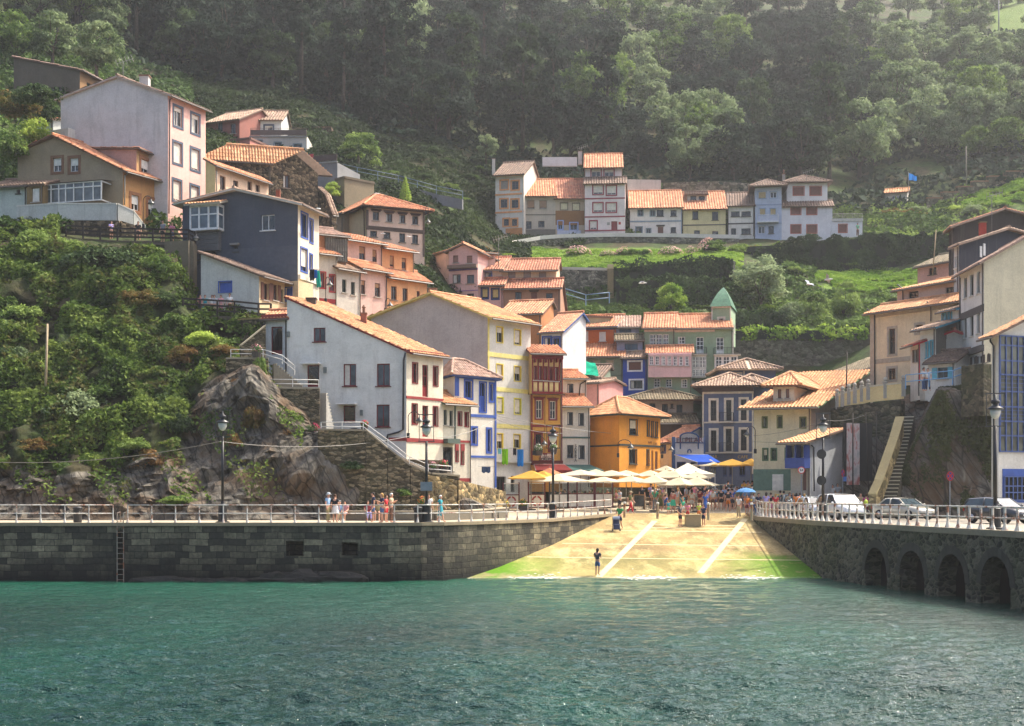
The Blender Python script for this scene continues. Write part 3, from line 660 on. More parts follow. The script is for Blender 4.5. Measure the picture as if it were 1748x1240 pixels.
class House:
    def __init__(s,name,label,z,A,B,C,base,wall,roof,cat='house',**kw):
        s.z=z; a=PX(zc(z,A[0])[0],A[1]); s.parts=0
        zb=zat(zc(z,0,base)[1],B[1])
        s.t=thing(name,(*PX(zc(z,B[0])[0],B[1]),zb),label,cat)
        s.cur=None; s.body(A,B,C,base,wall,roof,z=z,**kw)
    def body(s,A,B,C,base,wall,roof,z=None,ext=1.0,tile='orange',fas='#6b5546',ov=.45,gov=.25,side=None):
        b=Body(); b.h=s; b.z=s.z if z is None else z; b.wins=[]; z=b.z
        b.A=PX(zc(z,A[0])[0],A[1]); b.B=PX(zc(z,B[0])[0],B[1])
        if C[0]=='back':
            d=(b.B-b.A).normalized(); b.C=b.B+Vector((-d.y,d.x))*C[1]
        else: b.C=PX(zc(z,C[0])[0],C[1])
        b.D=b.A+b.C-b.B; b.P=[b.A,b.B,b.C,b.D]
        b.z0=zat(zc(z,0,base)[1],b.B.y)-ext; b.tile=tile; b.fas=fas; b.ov=ov; b.gov=gov
        b.wall=[wall]*4 if not isinstance(wall,(list,tuple)) else list(wall)+[wall[-1]]*(4-len(wall))
        b.kind=roof[0]; L0=(b.B-b.A).length; L1=(b.C-b.B).length; b.L=[L0,L1,L0,L1]
        f=roof
        if f[0]=='g0': b.chain=[b.on(0,*q) for q in f[1]]; b.chain[0]=(0,b.chain[0][1]); b.chain[-1]=(L0,b.chain[-1][1])
        elif f[0]=='g1': b.chain=[b.on(1,*q) for q in f[1]]; b.chain[0]=(0,b.chain[0][1]); b.chain[-1]=(L1,b.chain[-1][1])
        elif f[0]=='front':
            ey,ry,sb=f[1:4]; ze=zat(zc(z,0,ey)[1],b.B.y); dv=(b.C-b.B).normalized(); ym=b.B.y if len(f)<5 else PX(zc(z,f[4])[0],b.B.y).y
            zr=zat(zc(z,0,ry)[1],b.B.y+dv.y*sb); b.kind='g1'; sl=(zr-ze)/sb
            b.chain=[(0,ze),(sb,zr)] + ([(L1,max(zr-(L1-sb)*sl,ze-2))] if L1>sb+.1 else [])
            if L1<=sb+.1: b.chain[-1]=(L1,zr)
        elif f[0]=='hip':
            b.ze=zat(zc(z,0,f[1])[1],b.B.y); b.r=f[3:5]; c=(b.A+b.C)/2
            if b.L[0]>=b.L[1]: r0=b.A+(b.B-b.A)*b.r[0]+(b.C-b.B)/2; r1=b.A+(b.B-b.A)*b.r[1]+(b.C-b.B)/2
            else: r0=b.B+(b.C-b.B)*b.r[0]+(b.A-b.B)/2; r1=b.B+(b.C-b.B)*b.r[1]+(b.A-b.B)/2
            b.zr=zat(zc(z,0,f[2])[1],(r0.y+r1.y)/2); b.r0=r0; b.r1=r1
        elif f[0]=='flat': b.ze=zat(zc(z,0,f[1])[1],b.B.y); b.par=f[2] if len(f)>2 else None
        s.cur=b; BODIES.append(b); 
        b.win=lambda *a,**k: Bwin(b,*a,**k)
        return b
    def win(s,*a,**k): Bwin(s.cur,*a,**k); return s
    def band(s,*a,**k): band(s.cur,*a,**k); return s
    def vband(s,*a,**k): vband(s.cur,*a,**k); return s
    def ebox(s,*a,**k): ebox(s.cur,*a,**k); return s
    def pipe(s,*a,**k): pipe(s.cur,*a,**k); return s
    def chimney(s,*a,**k): chimney(s,*a,**k); return s
    def bal(s,*a,**k): balcony(s.cur,*a,**k); return s
def _on(b,face,x,y,zz=None):
    z=b.z; px,py=zc(z,x,y); P=b.P[face]; Q=b.P[(face+1)%4]; d=(Q-P).normalized(); k=(px-CX)/F
    s=(k*P.y-P.x)/(d.x-k*d.y); Y=P.y+s*d.y; return (s,zat(py,Y))
Body.on=_on
def _to3(b,face,u,z,o=0):
    P=b.P[face]; Q=b.P[(face+1)%4]; d=(Q-P).normalized(); return Vector((P.x+d.x*u+d.y*o,P.y+d.y*u-d.x*o,z))
Body.to3=_to3
def mt(x): return x if not isinstance(x,str) else stucco(x)
def Bwin(b,face,st,rects):
    for (x0,x1,y0,y1) in rects:
        ym=(y0+y1)/2; xm=(x0+x1)/2; u0=b.on(face,x0,ym)[0]; u1=b.on(face,x1,ym)[0]; z1=b.on(face,xm,y0)[1]; z0=b.on(face,xm,y1)[1]
        if u1<u0: u0,u1=u1,u0
        if u1-u0<.15: u1=u0+.15
        b.wins.append((face,st,u0,u1,z0,z1))
GL=['#1b2024','#272c30','#14171a']
def build_window(b,w):
    face,st,u0,u1,z0,z1=w; S=ST[st]; T=b.h.t; fr=S.get('fr','#e8e6e0'); fw=S.get('fw',.07); R=.2
    nm='door' if S.get('door') else 'window'
    q=lambda u,z,o:b.to3(face,u,z,o)
    def bx(mb,ua,ub,za,zb,oa,ob,mi=0):
        c=q((ua+ub)/2,(za+zb)/2,(oa+ob)/2); a=(q(ub,za,0)-q(ua,za,0))/2; n=(q(ua,za,ob)-q(ua,za,oa))/2; mb.obox(c,a,n,Vector((0,0,(zb-za)/2)),mi)
    mb=MB(); o0,o1=-R+.005,-R+.075
    e=.006
    bx(mb,u0+e,u0+fw,z0+e,z1-e,o0,o1); bx(mb,u1-fw,u1-e,z0+e,z1-e,o0,o1); bx(mb,u0+fw,u1-fw,z0+e,z0+fw*1.1,o0,o1); bx(mb,u0+fw,u1-fw,z1-fw,z1-e,o0,o1)
    n=S.get('n',2); m=S.get('m',1); mw=S.get('mw',.05); iu0,iu1,iz0,iz1=u0+fw,u1-fw,z0+fw*1.1,z1-fw
    for k in range(1,n):
        c=iu0+(iu1-iu0)*k/n; bx(mb,c-mw/2,c+mw/2,iz0,iz1,o0+.01,o1-.01)
    for k in range(1,m):
        c=iz0+(iz1-iz0)*k/m; bx(mb,iu0,iu1,c-mw*.4,c+mw*.4,o0+.015,o1-.015)
    if S.get('door'):
        h=S.get('solid',.3); 
        if h>0: bx(mb,iu0,iu1,iz0,iz0+(iz1-iz0)*h,o0+.02,o1-.02)
    o=mb.build(nm,paint(fr,.5),T)
    def sub(name,mb,mat): return mb.build(name,mat,o)
    if not (S.get('door') and S.get('solid',.3)>=.95):
        mb=MB(); mb.poly([q(iu0-.02,iz0-.02,-R+.02),q(iu1+.02,iz0-.02,-R+.02),q(iu1+.02,iz1+.02,-R+.02),q(iu0-.02,iz1+.02,-R+.02)])
        g=S.get('gl'); sub('pane',mb,glass(g) if g else glass(random.choice(GL)))
    if S.get('cur') and random.random()<S['cur']:
        mb=MB(); f=random.choice((.25,.35,.5)); bx(mb,iu0,iu0+(iu1-iu0)*f,iz0,iz1,-R+.021,-R+.03); sub('curtain',mb,paint('#c9c4b8',.9))
    if 'bl' in S:
        col,fa=S['bl']; fa=fa if not isinstance(fa,(list,tuple)) else random.choice(fa)
        if fa>0:
            mb=MB(); zt=iz1; zb=iz1-(iz1-iz0)*fa; ns=max(3,int((zt-zb)/.12))
            for k in range(ns): bx(mb,iu0,iu1,zb+(zt-zb)*k/ns+.006,zb+(zt-zb)*(k+1)/ns,o1-.03,o1+.02)
            sub('roller_blind',mb,paint(col,.6))
    if 'sur' in S:
        mb=MB(); sw=S.get('sw',.14); p=.035
        bx(mb,u0-sw,u0-.0,z0-sw*S.get('bot',1),z1+sw,-.01,p); bx(mb,u1+.0,u1+sw,z0-sw*S.get('bot',1),z1+sw,-.01,p); bx(mb,u0,u1,z1,z1+sw,-.01,p)
        if S.get('bot',1)>0: bx(mb,u0,u1,z0-sw,z0,-.01,p)
        sub('surround',mb,paint(S['sur'],.6))
    if 'rev' in S:
        mb=MB(); bx(mb,u0+.002,u0+.02,z0,z1,-R+.08,.006); bx(mb,u1-.02,u1-.002,z0,z1,-R+.08,.006); bx(mb,u0+.02,u1-.02,z1-.02,z1-.002,-R+.08,.006); sub('reveal',mb,paint(S['rev'],.7))
    if S.get('sill') or ('sur' not in S and not S.get('door')):
        mb=MB(); bx(mb,u0-.1,u1+.1,z0-.075,z0-.003,-.02,.10); sub('sill',mb,paint(S.get('sill','#a8a094') or '#a8a094',.7))
    if S.get('sh'):
        w2=(u1-u0)*.5
        for a in (u0-w2-.02,u1+.02):
            mb=MB(); bx(mb,a,a+w2,z0,z1,.005,.05)
            for k in range(int((z1-z0)/.12)): bx(mb,a+.05,a+w2-.05,z0+.06+k*.12,z0+.14+k*.12,.05,.065)
            sub('shutter',mb,paint(S['sh'],.6))
    if S.get('cap'):
        mb=MB(); bx(mb,u0-.22,u1+.22,z1+.14,z1+.24,-.02,.14); bx(mb,u0-.14,u1+.14,z1+.02,z1+.14,-.02,.06); sub('lintel',mb,paint(S['cap'],.6))
def build_body(b):
    T=b.h.t; L=b.L; polys={}; b.z1_=(b.chain[0][1]-b.z0) if hasattr(b,'chain') else 0
    if b.kind=='g0':
        ch=b.chain; polys={0:[(0,b.z0),(L[0],b.z0)]+ch[::-1],1:[(0,b.z0),(L[1],b.z0),(L[1],ch[-1][1]),(0,ch[-1][1])],2:[(0,b.z0),(L[0],b.z0)]+[(L[0]-u,z) for u,z in ch],3:[(0,b.z0),(L[1],b.z0),(L[1],ch[0][1]),(0,ch[0][1])]}
    elif b.kind=='g1':
        ch=b.chain; polys={1:[(0,b.z0),(L[1],b.z0)]+ch[::-1],0:[(0,b.z0),(L[0],b.z0),(L[0],ch[0][1]),(0,ch[0][1])],3:[(0,b.z0),(L[1],b.z0)]+[(L[1]-u,z) for u,z in ch],2:[(0,b.z0),(L[0],b.z0),(L[0],ch[-1][1]),(0,ch[-1][1])]}
    else:
        for f in range(4): polys[f]=[(0,b.z0),(L[f],b.z0),(L[f],b.ze),(0,b.ze)]
    mats=[]; mb=MB()
    def mi(m):
        m=mt(m)
        if m not in mats: mats.append(m)
        return mats.index(m)
    for f in range(4):
        po=polys[f]; zmax=max(z for _,z in po); ws=[w for w in b.wins if w[0]==f]; holes=[]
        for w in ws:
            u0,u1,z0,z1=w[2:]; u0=max(u0,.05); u1=min(u1,L[f]-.05); z0=max(z0,b.z0+.05)
            if u1-u0<.05: continue
            holes.append([(u0,z0),(u1,z0),(u1,z1),(u0,z1)])
            k=mi(b.wall[f]); R=-.2
            for (a,c) in (((u0,z0),(u1,z0)),((u1,z0),(u1,z1)),((u1,z1),(u0,z1)),((u0,z1),(u0,z0))):
                mb.poly([b.to3(f,*a),b.to3(f,*c),b.to3(f,*c,R),b.to3(f,*a,R)],k)
        uv=hasattr(b.wall[f],'name')
        holed(mb,po,holes,lambda u,z,f=f:b.to3(f,u,z),mi(b.wall[f]),uvs=False)
    if b.kind in('flat','hip'):
        mb.poly([(p.x,p.y,b.ze-.01) for p in b.P],mi(b.wall[0]))
    mb.build('wall',mats,T,uv=True)
    for w in b.wins: build_window(b,w)
    if b.kind=='g1' and 90<b.B.y<150 and b.z1_>2.4: mp_=MB(); mp_.tube([b.to3(0,L[0]-.12,b.chain[0][1]-.1,.07),b.to3(0,L[0]-.12,b.z0+.3,.07)],.045,6); mp_.build('drainpipe',paint('#5a524a',.5),T)
    # roof
    mb=MB(); tm=tiles(b.tile); fm=paint(b.fas,.7)
    if b.kind in ('g0','g1'):
        ch=b.chain; face=0 if b.kind=='g0' else 1
        e=(b.C-b.B) if face==0 else (b.A-b.B); Le=e.length; e=e/Le; e3=Vector((e.x,e.y,0))
        for i in range(len(ch)-1):
            (ua,za),(ub,zb)=ch[i],ch[i+1]; lo,hi=((ua,za),(ub,zb)) if za<=zb else ((ub,zb),(ua,za))
            p=b.to3(face,*lo); q=b.to3(face,*hi); s=(q-p).normalized()
            outer=(i==0 and za<=zb) or (i==len(ch)-2 and zb<za)
            if outer:
                p=p-s*b.ov
                if b.B.y<150 and b.ov>.25: g1_=p-s*.06+Vector((0,0,.05)); gu=MB(); gu.tube([g1_-e3*b.gov,g1_+e3*(Le+b.gov)],.07,6); gu.build('gutter',paint('#5a524a',.5),T)
            first=(i==0 and zb<za) or (i==len(ch)-2 and za<zb)
            if first: q=q+s*.12
            lift=Vector((0,0,.12)); g0=e3*b.gov
            pts=[p-g0+lift,p+e3*Le+g0+lift,q+e3*Le+g0+lift,q-g0+lift]
            tile_plane(mb,pts,pitch=b.pitch if hasattr(b,'pitch') else (.26 if b.B.y<150 else .34),course=.42 if b.B.y<150 else .6)
        for i in range(1,len(ch)-1):
            if ch[i][1]>ch[i-1][1] and ch[i][1]>ch[i+1][1]:
                q=b.to3(face,*ch[i])+Vector((0,0,.2)); ridge_caps(mb,q-e3*b.gov,q+e3*(Le+b.gov))
    elif b.kind=='hip':
        o=b.ov; c=(b.A+b.C)/2; E=[]
        for p,pa,pb in ((b.A,b.B,b.D),(b.B,b.A,b.C),(b.C,b.D,b.B),(b.D,b.C,b.A)):
            E.append(p-(pa-p).normalized()*o-(pb-p).normalized()*o)
        ze=b.ze+.06; E=[Vector((p.x,p.y,ze)) for p in E]; r0=Vector((b.r0.x,b.r0.y,b.zr)); r1=Vector((b.r1.x,b.r1.y,b.zr))
        pit=.26 if b.B.y<150 else .34; cs=.42 if b.B.y<150 else .6
        if L[0]>=L[1]: pl=[[E[0],E[1],r1,r0],[E[1],E[2],r1],[E[2],E[3],r0,r1],[E[3],E[0],r0]]; hp=[(E[0],r0),(E[1],r1),(E[2],r1),(E[3],r0)]
        else: pl=[[E[0],E[1],r0],[E[1],E[2],r1,r0],[E[2],E[3],r1],[E[3],E[0],r0,r1]]; hp=[(E[0],r0),(E[1],r0),(E[2],r1),(E[3],r1)]
        for pts in pl:
            if (r0-r1).length<.05 and len(pts)==4: pts=[pts[0],pts[1],pts[2]]
            tile_plane(mb,pts,pit,cs)
        for a,c2 in hp: ridge_caps(mb,a+Vector((0,0,.06)),c2+Vector((0,0,.06)))
        ridge_caps(mb,r0+Vector((0,0,.06)),r1+Vector((0,0,.06)))
    if mb.f:
        o=mb.build('roof',[tm,fm],T); b.roof=o
        if not hasattr(b.h,'roof'): b.h.roof=o
    elif b.kind=='flat' and b.par:
        mb=MB()
        for i in range(4):
            p,q=b.P[i],b.P[(i+1)%4]; mb.beam((p.x,p.y,b.ze+.1),(q.x,q.y,b.ze+.1),.2,.25)
        mb.build('parapet',mt(b.par),T)
DEFER=[]
def band(b,face,y0,y1,colr,x0=None,x1=None,proud=.05,name='string_course'):
    def f():
        xm=(x0+x1)/2 if x0 is not None else None
        if xm is None:
            P=b.P[face]; Q=b.P[(face+1)%4]; m=(P+Q)/2; a=ZF[b.z]; xm_=(CX+F*m.x/m.y-a[0])*a[2]
        else: xm_=xm
        za=b.on(face,xm_,y1)[1]; zb=b.on(face,xm_,y0)[1]
        u0=b.on(face,x0,y0)[0] if x0 is not None else -.02; u1=b.on(face,x1,y0)[0] if x1 is not None else b.L[face]+.02
        mb=MB(); c=b.to3(face,(u0+u1)/2,(za+zb)/2,proud/2-.005); t=(b.to3(face,u1,0)-b.to3(face,u0,0))/2; n=(b.to3(face,0,0,proud+.01)-b.to3(face,0,0,0))/2
        mb.obox(c,t,n,(0,0,max(.03,(zb-za)/2))); mb.build(name,mt(colr) if colr.__class__ is not str else paint(colr,.7),b.h.t)
    DEFER.append(f)
def vband(b,face,x0,x1,y0,y1,colr,proud=.06,name='corner_trim'): band(b,face,y0,y1,colr,x0,x1,proud,name)
def ebox(b,face,x0,x1,y0,y1,depth,colr,name,o=0): 
    def f():
        xm=(x0+x1)/2; za=b.on(face,xm,y1)[1]; zb=b.on(face,xm,y0)[1]; u0=b.on(face,x0,y0)[0]; u1=b.on(face,x1,y0)[0]
        mb=MB(); c=b.to3(face,(u0+u1)/2,(za+zb)/2,o+depth/2); t=(b.to3(face,u1,0)-b.to3(face,u0,0))/2; n=(b.to3(face,0,0,depth)-b.to3(face,0,0,0))/2
        mb.obox(c,t,n,(0,0,abs(zb-za)/2)); mb.build(name,mt(colr) if not isinstance(colr,str) else paint(colr,.6),b.h.t)
    DEFER.append(f)
def pipe(b,face,pts,colr='#2a2a2a',r=.055,o=.10,name='drainpipe'):
    def f():
        mb=MB(); mb.tube([b.to3(face,*b.on(face,*p),o) for p in pts],r,7); mb.build(name,paint(colr,.5),b.h.t,smooth=True)
    DEFER.append(f)
def chimney(h,x0,x1,y0,y1,d,colr,cap='#7a5a48',pot=False):
    z=h.cur.z
    def f():
        p=W(*zc(z,x0,y0),d); q=W(*zc(z,x1,y1),d); mb=MB(); w=(q.x-p.x)/2; c=(p.x+q.x)/2; h_=p.z
        mb.box(c-w,c+w,d-w,d+w,q.z-1.0,h_); mb.box(c-w*1.2,c+w*1.2,d-w*1.2,d+w*1.2,h_,h_+.1,1)
        if pot: mb.lathe((c,d,h_+.1),[(w*.5,0),(w*.5,.35),(w*.75,.4),(0.01,.62)],10,1)
        mb.build('chimney',[mt(colr),paint(cap,.8)],getattr(h,'roof',h.t))
    DEFER.append(f)
def railing_pts(mb,pts,h=1.0,rails=(1.0,.5),post=1.2,pr=.03,rr=.025,bars=0,n=6):
    for i in range(len(pts)-1):
        a=Vector(pts[i]); b=Vector(pts[i+1]); L=(b-a).length; k=max(1,round(L/post))
        for r in rails: mb.tube([a+Vector((0,0,h*r)),b+Vector((0,0,h*r))],rr,n)
        for j in range(k+1): p=a+(b-a)*j/k; mb.tube([p,p+Vector((0,0,h))],pr,n)
        if bars:
            kk=int(L/bars)
            for j in range(1,kk): p=a+(b-a)*j/kk; mb.tube([p+Vector((0,0,.05)),p+Vector((0,0,h))],.012,4,cap=False)
def balcony(b,face,x0,x1,y0,y1,depth=.6,colr='#2b2b2b',slab='#b9b2a4',solid=None):
    def f():
        xm=(x0+x1)/2; z0=b.on(face,xm,y1)[1]; z1=b.on(face,xm,y0)[1]; u0=b.on(face,x0,y0)[0]; u1=b.on(face,x1,y0)[0]
        mb=MB(); pts=[b.to3(face,u0,z0,.02),b.to3(face,u0,z0,depth),b.to3(face,u1,z0,depth),b.to3(face,u1,z0,.02)]
        railing_pts(mb,pts,z1-z0,(1.0,.06),1.5,.02,.02,.13,5)
        if solid:
            for i in range(3): mb.beam(pts[i]+Vector((0,0,.4)),pts[i+1]+Vector((0,0,.4)),.04,.6,0)
        o=mb.build('balcony',paint(colr,.5),b.h.t)
        mb=MB(); c=b.to3(face,(u0+u1)/2,z0-.07,depth/2+.03); t=(b.to3(face,u1,0)-b.to3(face,u0,0))/2*1.04; n=(b.to3(face,0,0,depth+.06)-b.to3(face,0,0,0))/2
        mb.obox(c,t,n,(0,0,.06)); mb.build('slab',paint(slab,.8),o)
    DEFER.append(f)
def wall_strip(name,label,cat,pts,mat,drop=3,th=.5,cap=None,caph=.12,group=None,smooth=False):
    P=[W(*p) for p in pts]; t=thing(name,(P[0].x,P[0].y,P[0].z-drop),label,cat,group); mb=MB(); mc=MB()
    for i in range(len(P)-1):
        a,b=P[i],P[i+1]; d=Vector((b.x-a.x,b.y-a.y)).normalized(); n=Vector((d.y,-d.x,0))*th/2
        lo=[Vector((p.x,p.y,p.z-drop)) for p in (a,b)]
        mb.add([lo[0]+n,lo[1]+n,b+n,a+n,lo[0]-n,lo[1]-n,b-n,a-n],[(0,1,2,3),(4,7,6,5),(3,2,6,7),(0,3,7,4),(1,5,6,2)])
        if cap:
            u=Vector((0,0,caph)); n2=n*1.15; mc.add([a+n2,b+n2,b+n2+u,a+n2+u,a-n2,b-n2,b-n2+u,a-n2+u],[(0,1,2,3),(4,7,6,5),(3,2,6,7),(0,3,7,4),(1,5,6,2)])
    mb.build('masonry',mt(mat),t,uv=True)
    if cap: mc.build('coping',mt(cap),t)
    return t
# ---------- window styles ----------
style('slate',fr='#d8d4cc',sur='#3f4b5c',sw=.2,bl=('#cfc6b8',(.95,.9,1)),n=2); style('slate2',fr='#d8d4cc',sur='#3f4b5c',sw=.2,bl=('#cfc6b8',.2),n=2,cur=.8)
style('brnw',fr='#e6e6e4',sur='#7a5438',sw=.24,bl=('#dcdad2',.55),n=2); style('brna',fr='#e6e6e4',sur='#8a5a38',sw=.26,bl=('#dcdad2',.6),n=2)
style('white',fr='#e6e6e4',n=2,sill='#e0ded8'); style('whiteg',fr='#ecebe6',n=2,m=3,mw=.05,cur=.3); style('gal',fr='#ecebe6',n=3,m=3,mw=.05)
style('blue',fr='#2f4a8c',sur='#3a57a0',sw=.12,n=2,cur=.4); style('bluebl',fr='#2f4a8c',sur='#3a57a0',sw=.12,bl=('#c9c2b4',.8),n=2)
style('bluedoor',fr='#3a5aa8',door=1,solid=1,n=2,sur='#3a57a0',sw=.08); style('garage',fr='#a89a84',door=1,solid=1,n=1)
style('brsh',fr='#6a4636',sh='#6e4634',n=2); style('brown',fr='#5e4236',n=2,sill='#8a7a6a',cur=.3); style('browncap',fr='#4a362e',n=2,cap='#4a362e',cur=.3); style('brownblk',fr='#6a5048',n=1,bl=('#8a6656',1))
style('brownhalf',fr='#5e4236',n=2,bl=('#a07850',(.5,.3,.7))); style('dkred',fr='#6e1a20',n=2,sill='#5a181c',gl='#39424a',cur=.5); style('dkredg',fr='#7a2024',n=2,m=1,sur='#7a2024',sw=.06)
style('reddoor',fr='#8a2226',door=1,solid=.3,n=2,m=3); style('dkreddoor',fr='#6e1a20',door=1,solid=.12,n=1); style('redw',fr='#a02c2c',sur='#a83030',sw=.1,n=2)
style('green',fr='#3a463c',n=2,cur=.5); style('grey',fr='#39424a',n=2,cur=.6,sill='#b8b4a8',fw=.09); style('yel',fr='#8a8478',rev='#d8b83c',bl=('#cfc6b4',(.5,.35,.9)),n=2,sur='#d6c35a',sw=.07)
style('yel2',fr='#8a8478',rev='#c8c030',bl=('#d6cdb4',.95),n=2,sur='#cfc84a',sw=.07)
style('blut',fr='#2f4f9e',sur='#2f4f9e',sw=.14,n=2,cur=.5); style('blutd',fr='#2f4f9e',sur='#2f4f9e',sw=.1,door=1,solid=.55,n=2)
style('redor',fr='#d8d0c4',sur='#7a2422',sw=.12,n=2,m=2,cap='#7a2422',cur=.5); style('redor2',fr='#4a2a26',sur='#7a2422',sw=.12,n=2,cap='#7a2422')
style('redgal',fr='#7a2422',n=2,m=1,fw=.1,cur=.8); style('dkwin',fr='#3a3430',n=2,sill='#6a665e'); style('orw',fr='#33403c',sill='#3a443e',n=2,cur=.5,sur='#33403c',sw=.07); style('orbl',fr='#33403c',sill='#3a443e',n=2,bl=('#d8cdb0',.6),sur='#33403c',sw=.07)
style('cream',fr='#4a463e',n=2,sur='#cfc6b2',sw=.2,m=2); style('creamd',fr='#3a3630',n=2,sur='#cfc6b2',sw=.2,m=3,door=1,solid=.25); style('olive',fr='#5a6038',n=2,sur='#5f6a38',sw=.06,cur=.6); style('grn2',fr='#4a6040',n=2,sur='#4a6a4a',sw=.07,bl=('#c8bc9c',(.6,0,.3)))
style('org',fr='#3a3a3c',n=2,m=3,sur='#d9955c',sw=.2); style('orgbl',fr='#8a7f72',n=2,bl=('#9a8e82',1),sur='#d9955c',sw=.2); style('ruin',fr='#4a4238',n=2,m=2); style('ruinbl',fr='#7a6a58',n=1,bl=('#96785e',.9)); style('crbl',fr='#8a8070',n=1,bl=('#cfc4a0',1),sur='#5a4a3a',sw=.06)
style('pale',fr='#9aa8c8',n=2,sur='#8ea0cc',sw=.14); style('redbl',fr='#d8d0c8',bl=('#d8d0c4',.85),sur='#8a2c34',sw=.16,n=2); style('redgl',fr='#dcd6cc',n=2,sur='#8a2c34',sw=.16,bl=('#d8d0c4',.3)); style('rdoor',fr='#7e2c30',door=1,solid=1,n=2)
style('gryw',fr='#6a7a80',n=2,sur='#7c8c92',sw=.08,cur=.4); style('drk',fr='#2e2c2a',n=2,sill='#4a463e'); style('brd',fr='#6a463a',door=1,solid=1,n=2,cap='#4a4038')
style('pblbl',fr='#b0b4b8',n=2,bl=('#b09a70',.95),sur='#8fa0b8',sw=.1); style('pbl',fr='#d8dadc',n=2,sur='#8fa0b8',sw=.1); style('vil',fr='#8a4438',n=1,bl=('#7a4a3c',1),sur='#b0604c',sw=.1)
style('blind',fr='#9a9488',n=1,bl=('#b6a890',1)); style('grybl',fr='#7a706c',n=1,bl=('#8e8480',1)); style('blugl',fr='#2f3c5c',n=2,sur='#2f4270',sw=.12,bl=('#c8b070',.9)); style('pur',fr='#3f4250',n=1,sur='#4a5a98',sw=.1,cur=1)
style('whsh',fr='#e4e2da',n=2,bl=('#d8d6ce',1)); style('bwht',fr='#5a3a30',n=1,bl=('#6a4438',1),sur='#dfe0e4',sw=.16); style('bwht2',fr='#4a3a34',n=2,sur='#dfe0e4',sw=.16,cur=.8); style('lav',fr='#3f4654',n=2,gl='#3f5068')
style('frn',fr='#ecebe6',door=1,solid=.2,n=2,m=4); style('sto',fr='#4a3a34',n=2,sur='#a49c8c',sw=.2,sill='#a49c8c',m=2); style('blk',fr='#4a4038',n=2,fw=.09,sill='#c8c4bc',cur=.4); style('tur',fr='#4a9cb0',n=2,sh=None,sur='#4f9cb4',sw=.08)
style('turs',fr='#3a5560',n=2,sh='#5aa8bc'); style('dksh',fr='#3a3430',n=2,sh='#4a423c'); style('shop',fr='#4a4640',door=1,solid=.1,n=2)
style('bldoor',fr='#2f4270',door=1,solid=.1,n=2); style('bronze',fr='#b0622a',n=1,gl='#6a3020')
WH='#cdc8bc'; 
STONEM=rubble('#3f362c','#7a6a54','#4a4336',3.0,.15,1.3)
# ---------- far upper left ----------
h=House('stone_barn','old grey stucco barn with a broken window at the top left below the wood',1,(85,150),(497,149),(660,154),335,['#5e564a','#8a6a48'],('g0',[(85,70),(497,150)]),tile='rose',ext=4)
h.win(1,'drk',[(540,565,225,260)]).win(0,'ruin',[(310,382,255,325)])
h=House('apartment_house','tall pink house with slate blue window borders and a blank lilac gable',1,(378,123),(1045,121),(1280,125.9),1110,['#cac2bf','#dcb0a4'],('g0',[(378,327),(735,193),(1045,303)]),tile='brown',ext=3,fas='#b9a498')
h.win(1,'slate2',[(1083,1133,378,496),(1192,1240,424,540)]).win(1,'slate',[(1080,1130,600,726),(1190,1240,640,768),(1078,1126,834,960),(1188,1236,870,990)])
h.pipe(1,[(1088,305),(1052,330),(1046,1040)]).chimney(875,930,190,245,125,'#c4c0bc')
h.body((260,123.5),(425,122),('back',4),600,'#c8c4bc',('flat',505,None),ext=3)
h=House('white_annex','small pale annex with a flat tiled edge left of the tall pink house',1,(183,132),(330,130),('back',5),600,'#c8ccc4',('front',458,440,3),ext=4)
h=House('beige_house','ochre house with brown framed windows, a dormer and a glazed porch above the cliff',1,(110,121),(765,118),(1040,122.6),1130,['#9c8a70','#b98a58'],('g0',[(110,662),(345,562),(765,768)]),tile='orange',ov=.75,gov=.4,ext=3,fas='#6a4a34')
h.win(0,'brnw',[(330,383,694,778),(436,488,694,778)]).win(1,'brna',[(818,866,925,1020),(922,972,955,1056)])
h.band(0,990,1150,'#8d7c62',700,765,.03,'plinth')
h.ebox(0,330,395,855,875,.3,'#8a7a60','cornice').pipe(1,[(800,785),(772,805),(770,985)],'#b9b0a0')
pb=h.body((520,122.5),(850,119.5),(975,122.6),790,['#b99488','#a8845a'],('g0',[(520,640),(850,640)]),ext=.5,ov=.4,tile='orange')
h.win(1,'brna',[(878,928,705,800)])
def porch():
    mb=MB(); b=[x for x in BODIES if x.h.t['label'].startswith('ochre')][0]
    zt=b.on(0,500,868)[1]; zb=b.on(0,500,990)[1]; xs=[300,335,380,428,470,520,580,640,690]; us=[b.on(0,x,900)[0] for x in xs]
    for u in us: mb.beam(b.to3(0,u,zb,1.4),b.to3(0,u,zt,1.4),.09,.09)
    for z in (zb+.05,zt-.05,zt-.45): mb.beam(b.to3(0,us[0],z,1.4),b.to3(0,us[-1],z,1.4),.09,.09)
    for z in (zb+.05,zt-.05): mb.beam(b.to3(0,us[-1],z,1.4),b.to3(0,us[-1],z,0),.09,.09); mb.beam(b.to3(0,us[0],z,1.4),b.to3(0,us[0],z,0),.09,.09)
    o=mb.build('glazed_porch',paint('#d4d4d0',.5),b.h.t); mg=MB(); mg.poly([b.to3(0,us[0],zb,1.36),b.to3(0,us[-1],zb,1.36),b.to3(0,us[-1],zt,1.36),b.to3(0,us[0],zt,1.36)]); mg.build('pane',glass('#4a5254'),o)
    mr=MB(); mr.poly([b.to3(0,us[0]-.1,zt+.02,1.6),b.to3(0,us[-1]+.2,zt+.02,1.6),b.to3(0,us[-1]+.2,zt+.25,0.02),b.to3(0,us[0]-.1,zt+.25,0.02)]); mr.build('porch_roof',stucco('#5a5046'),o)
DEFER.append(porch)
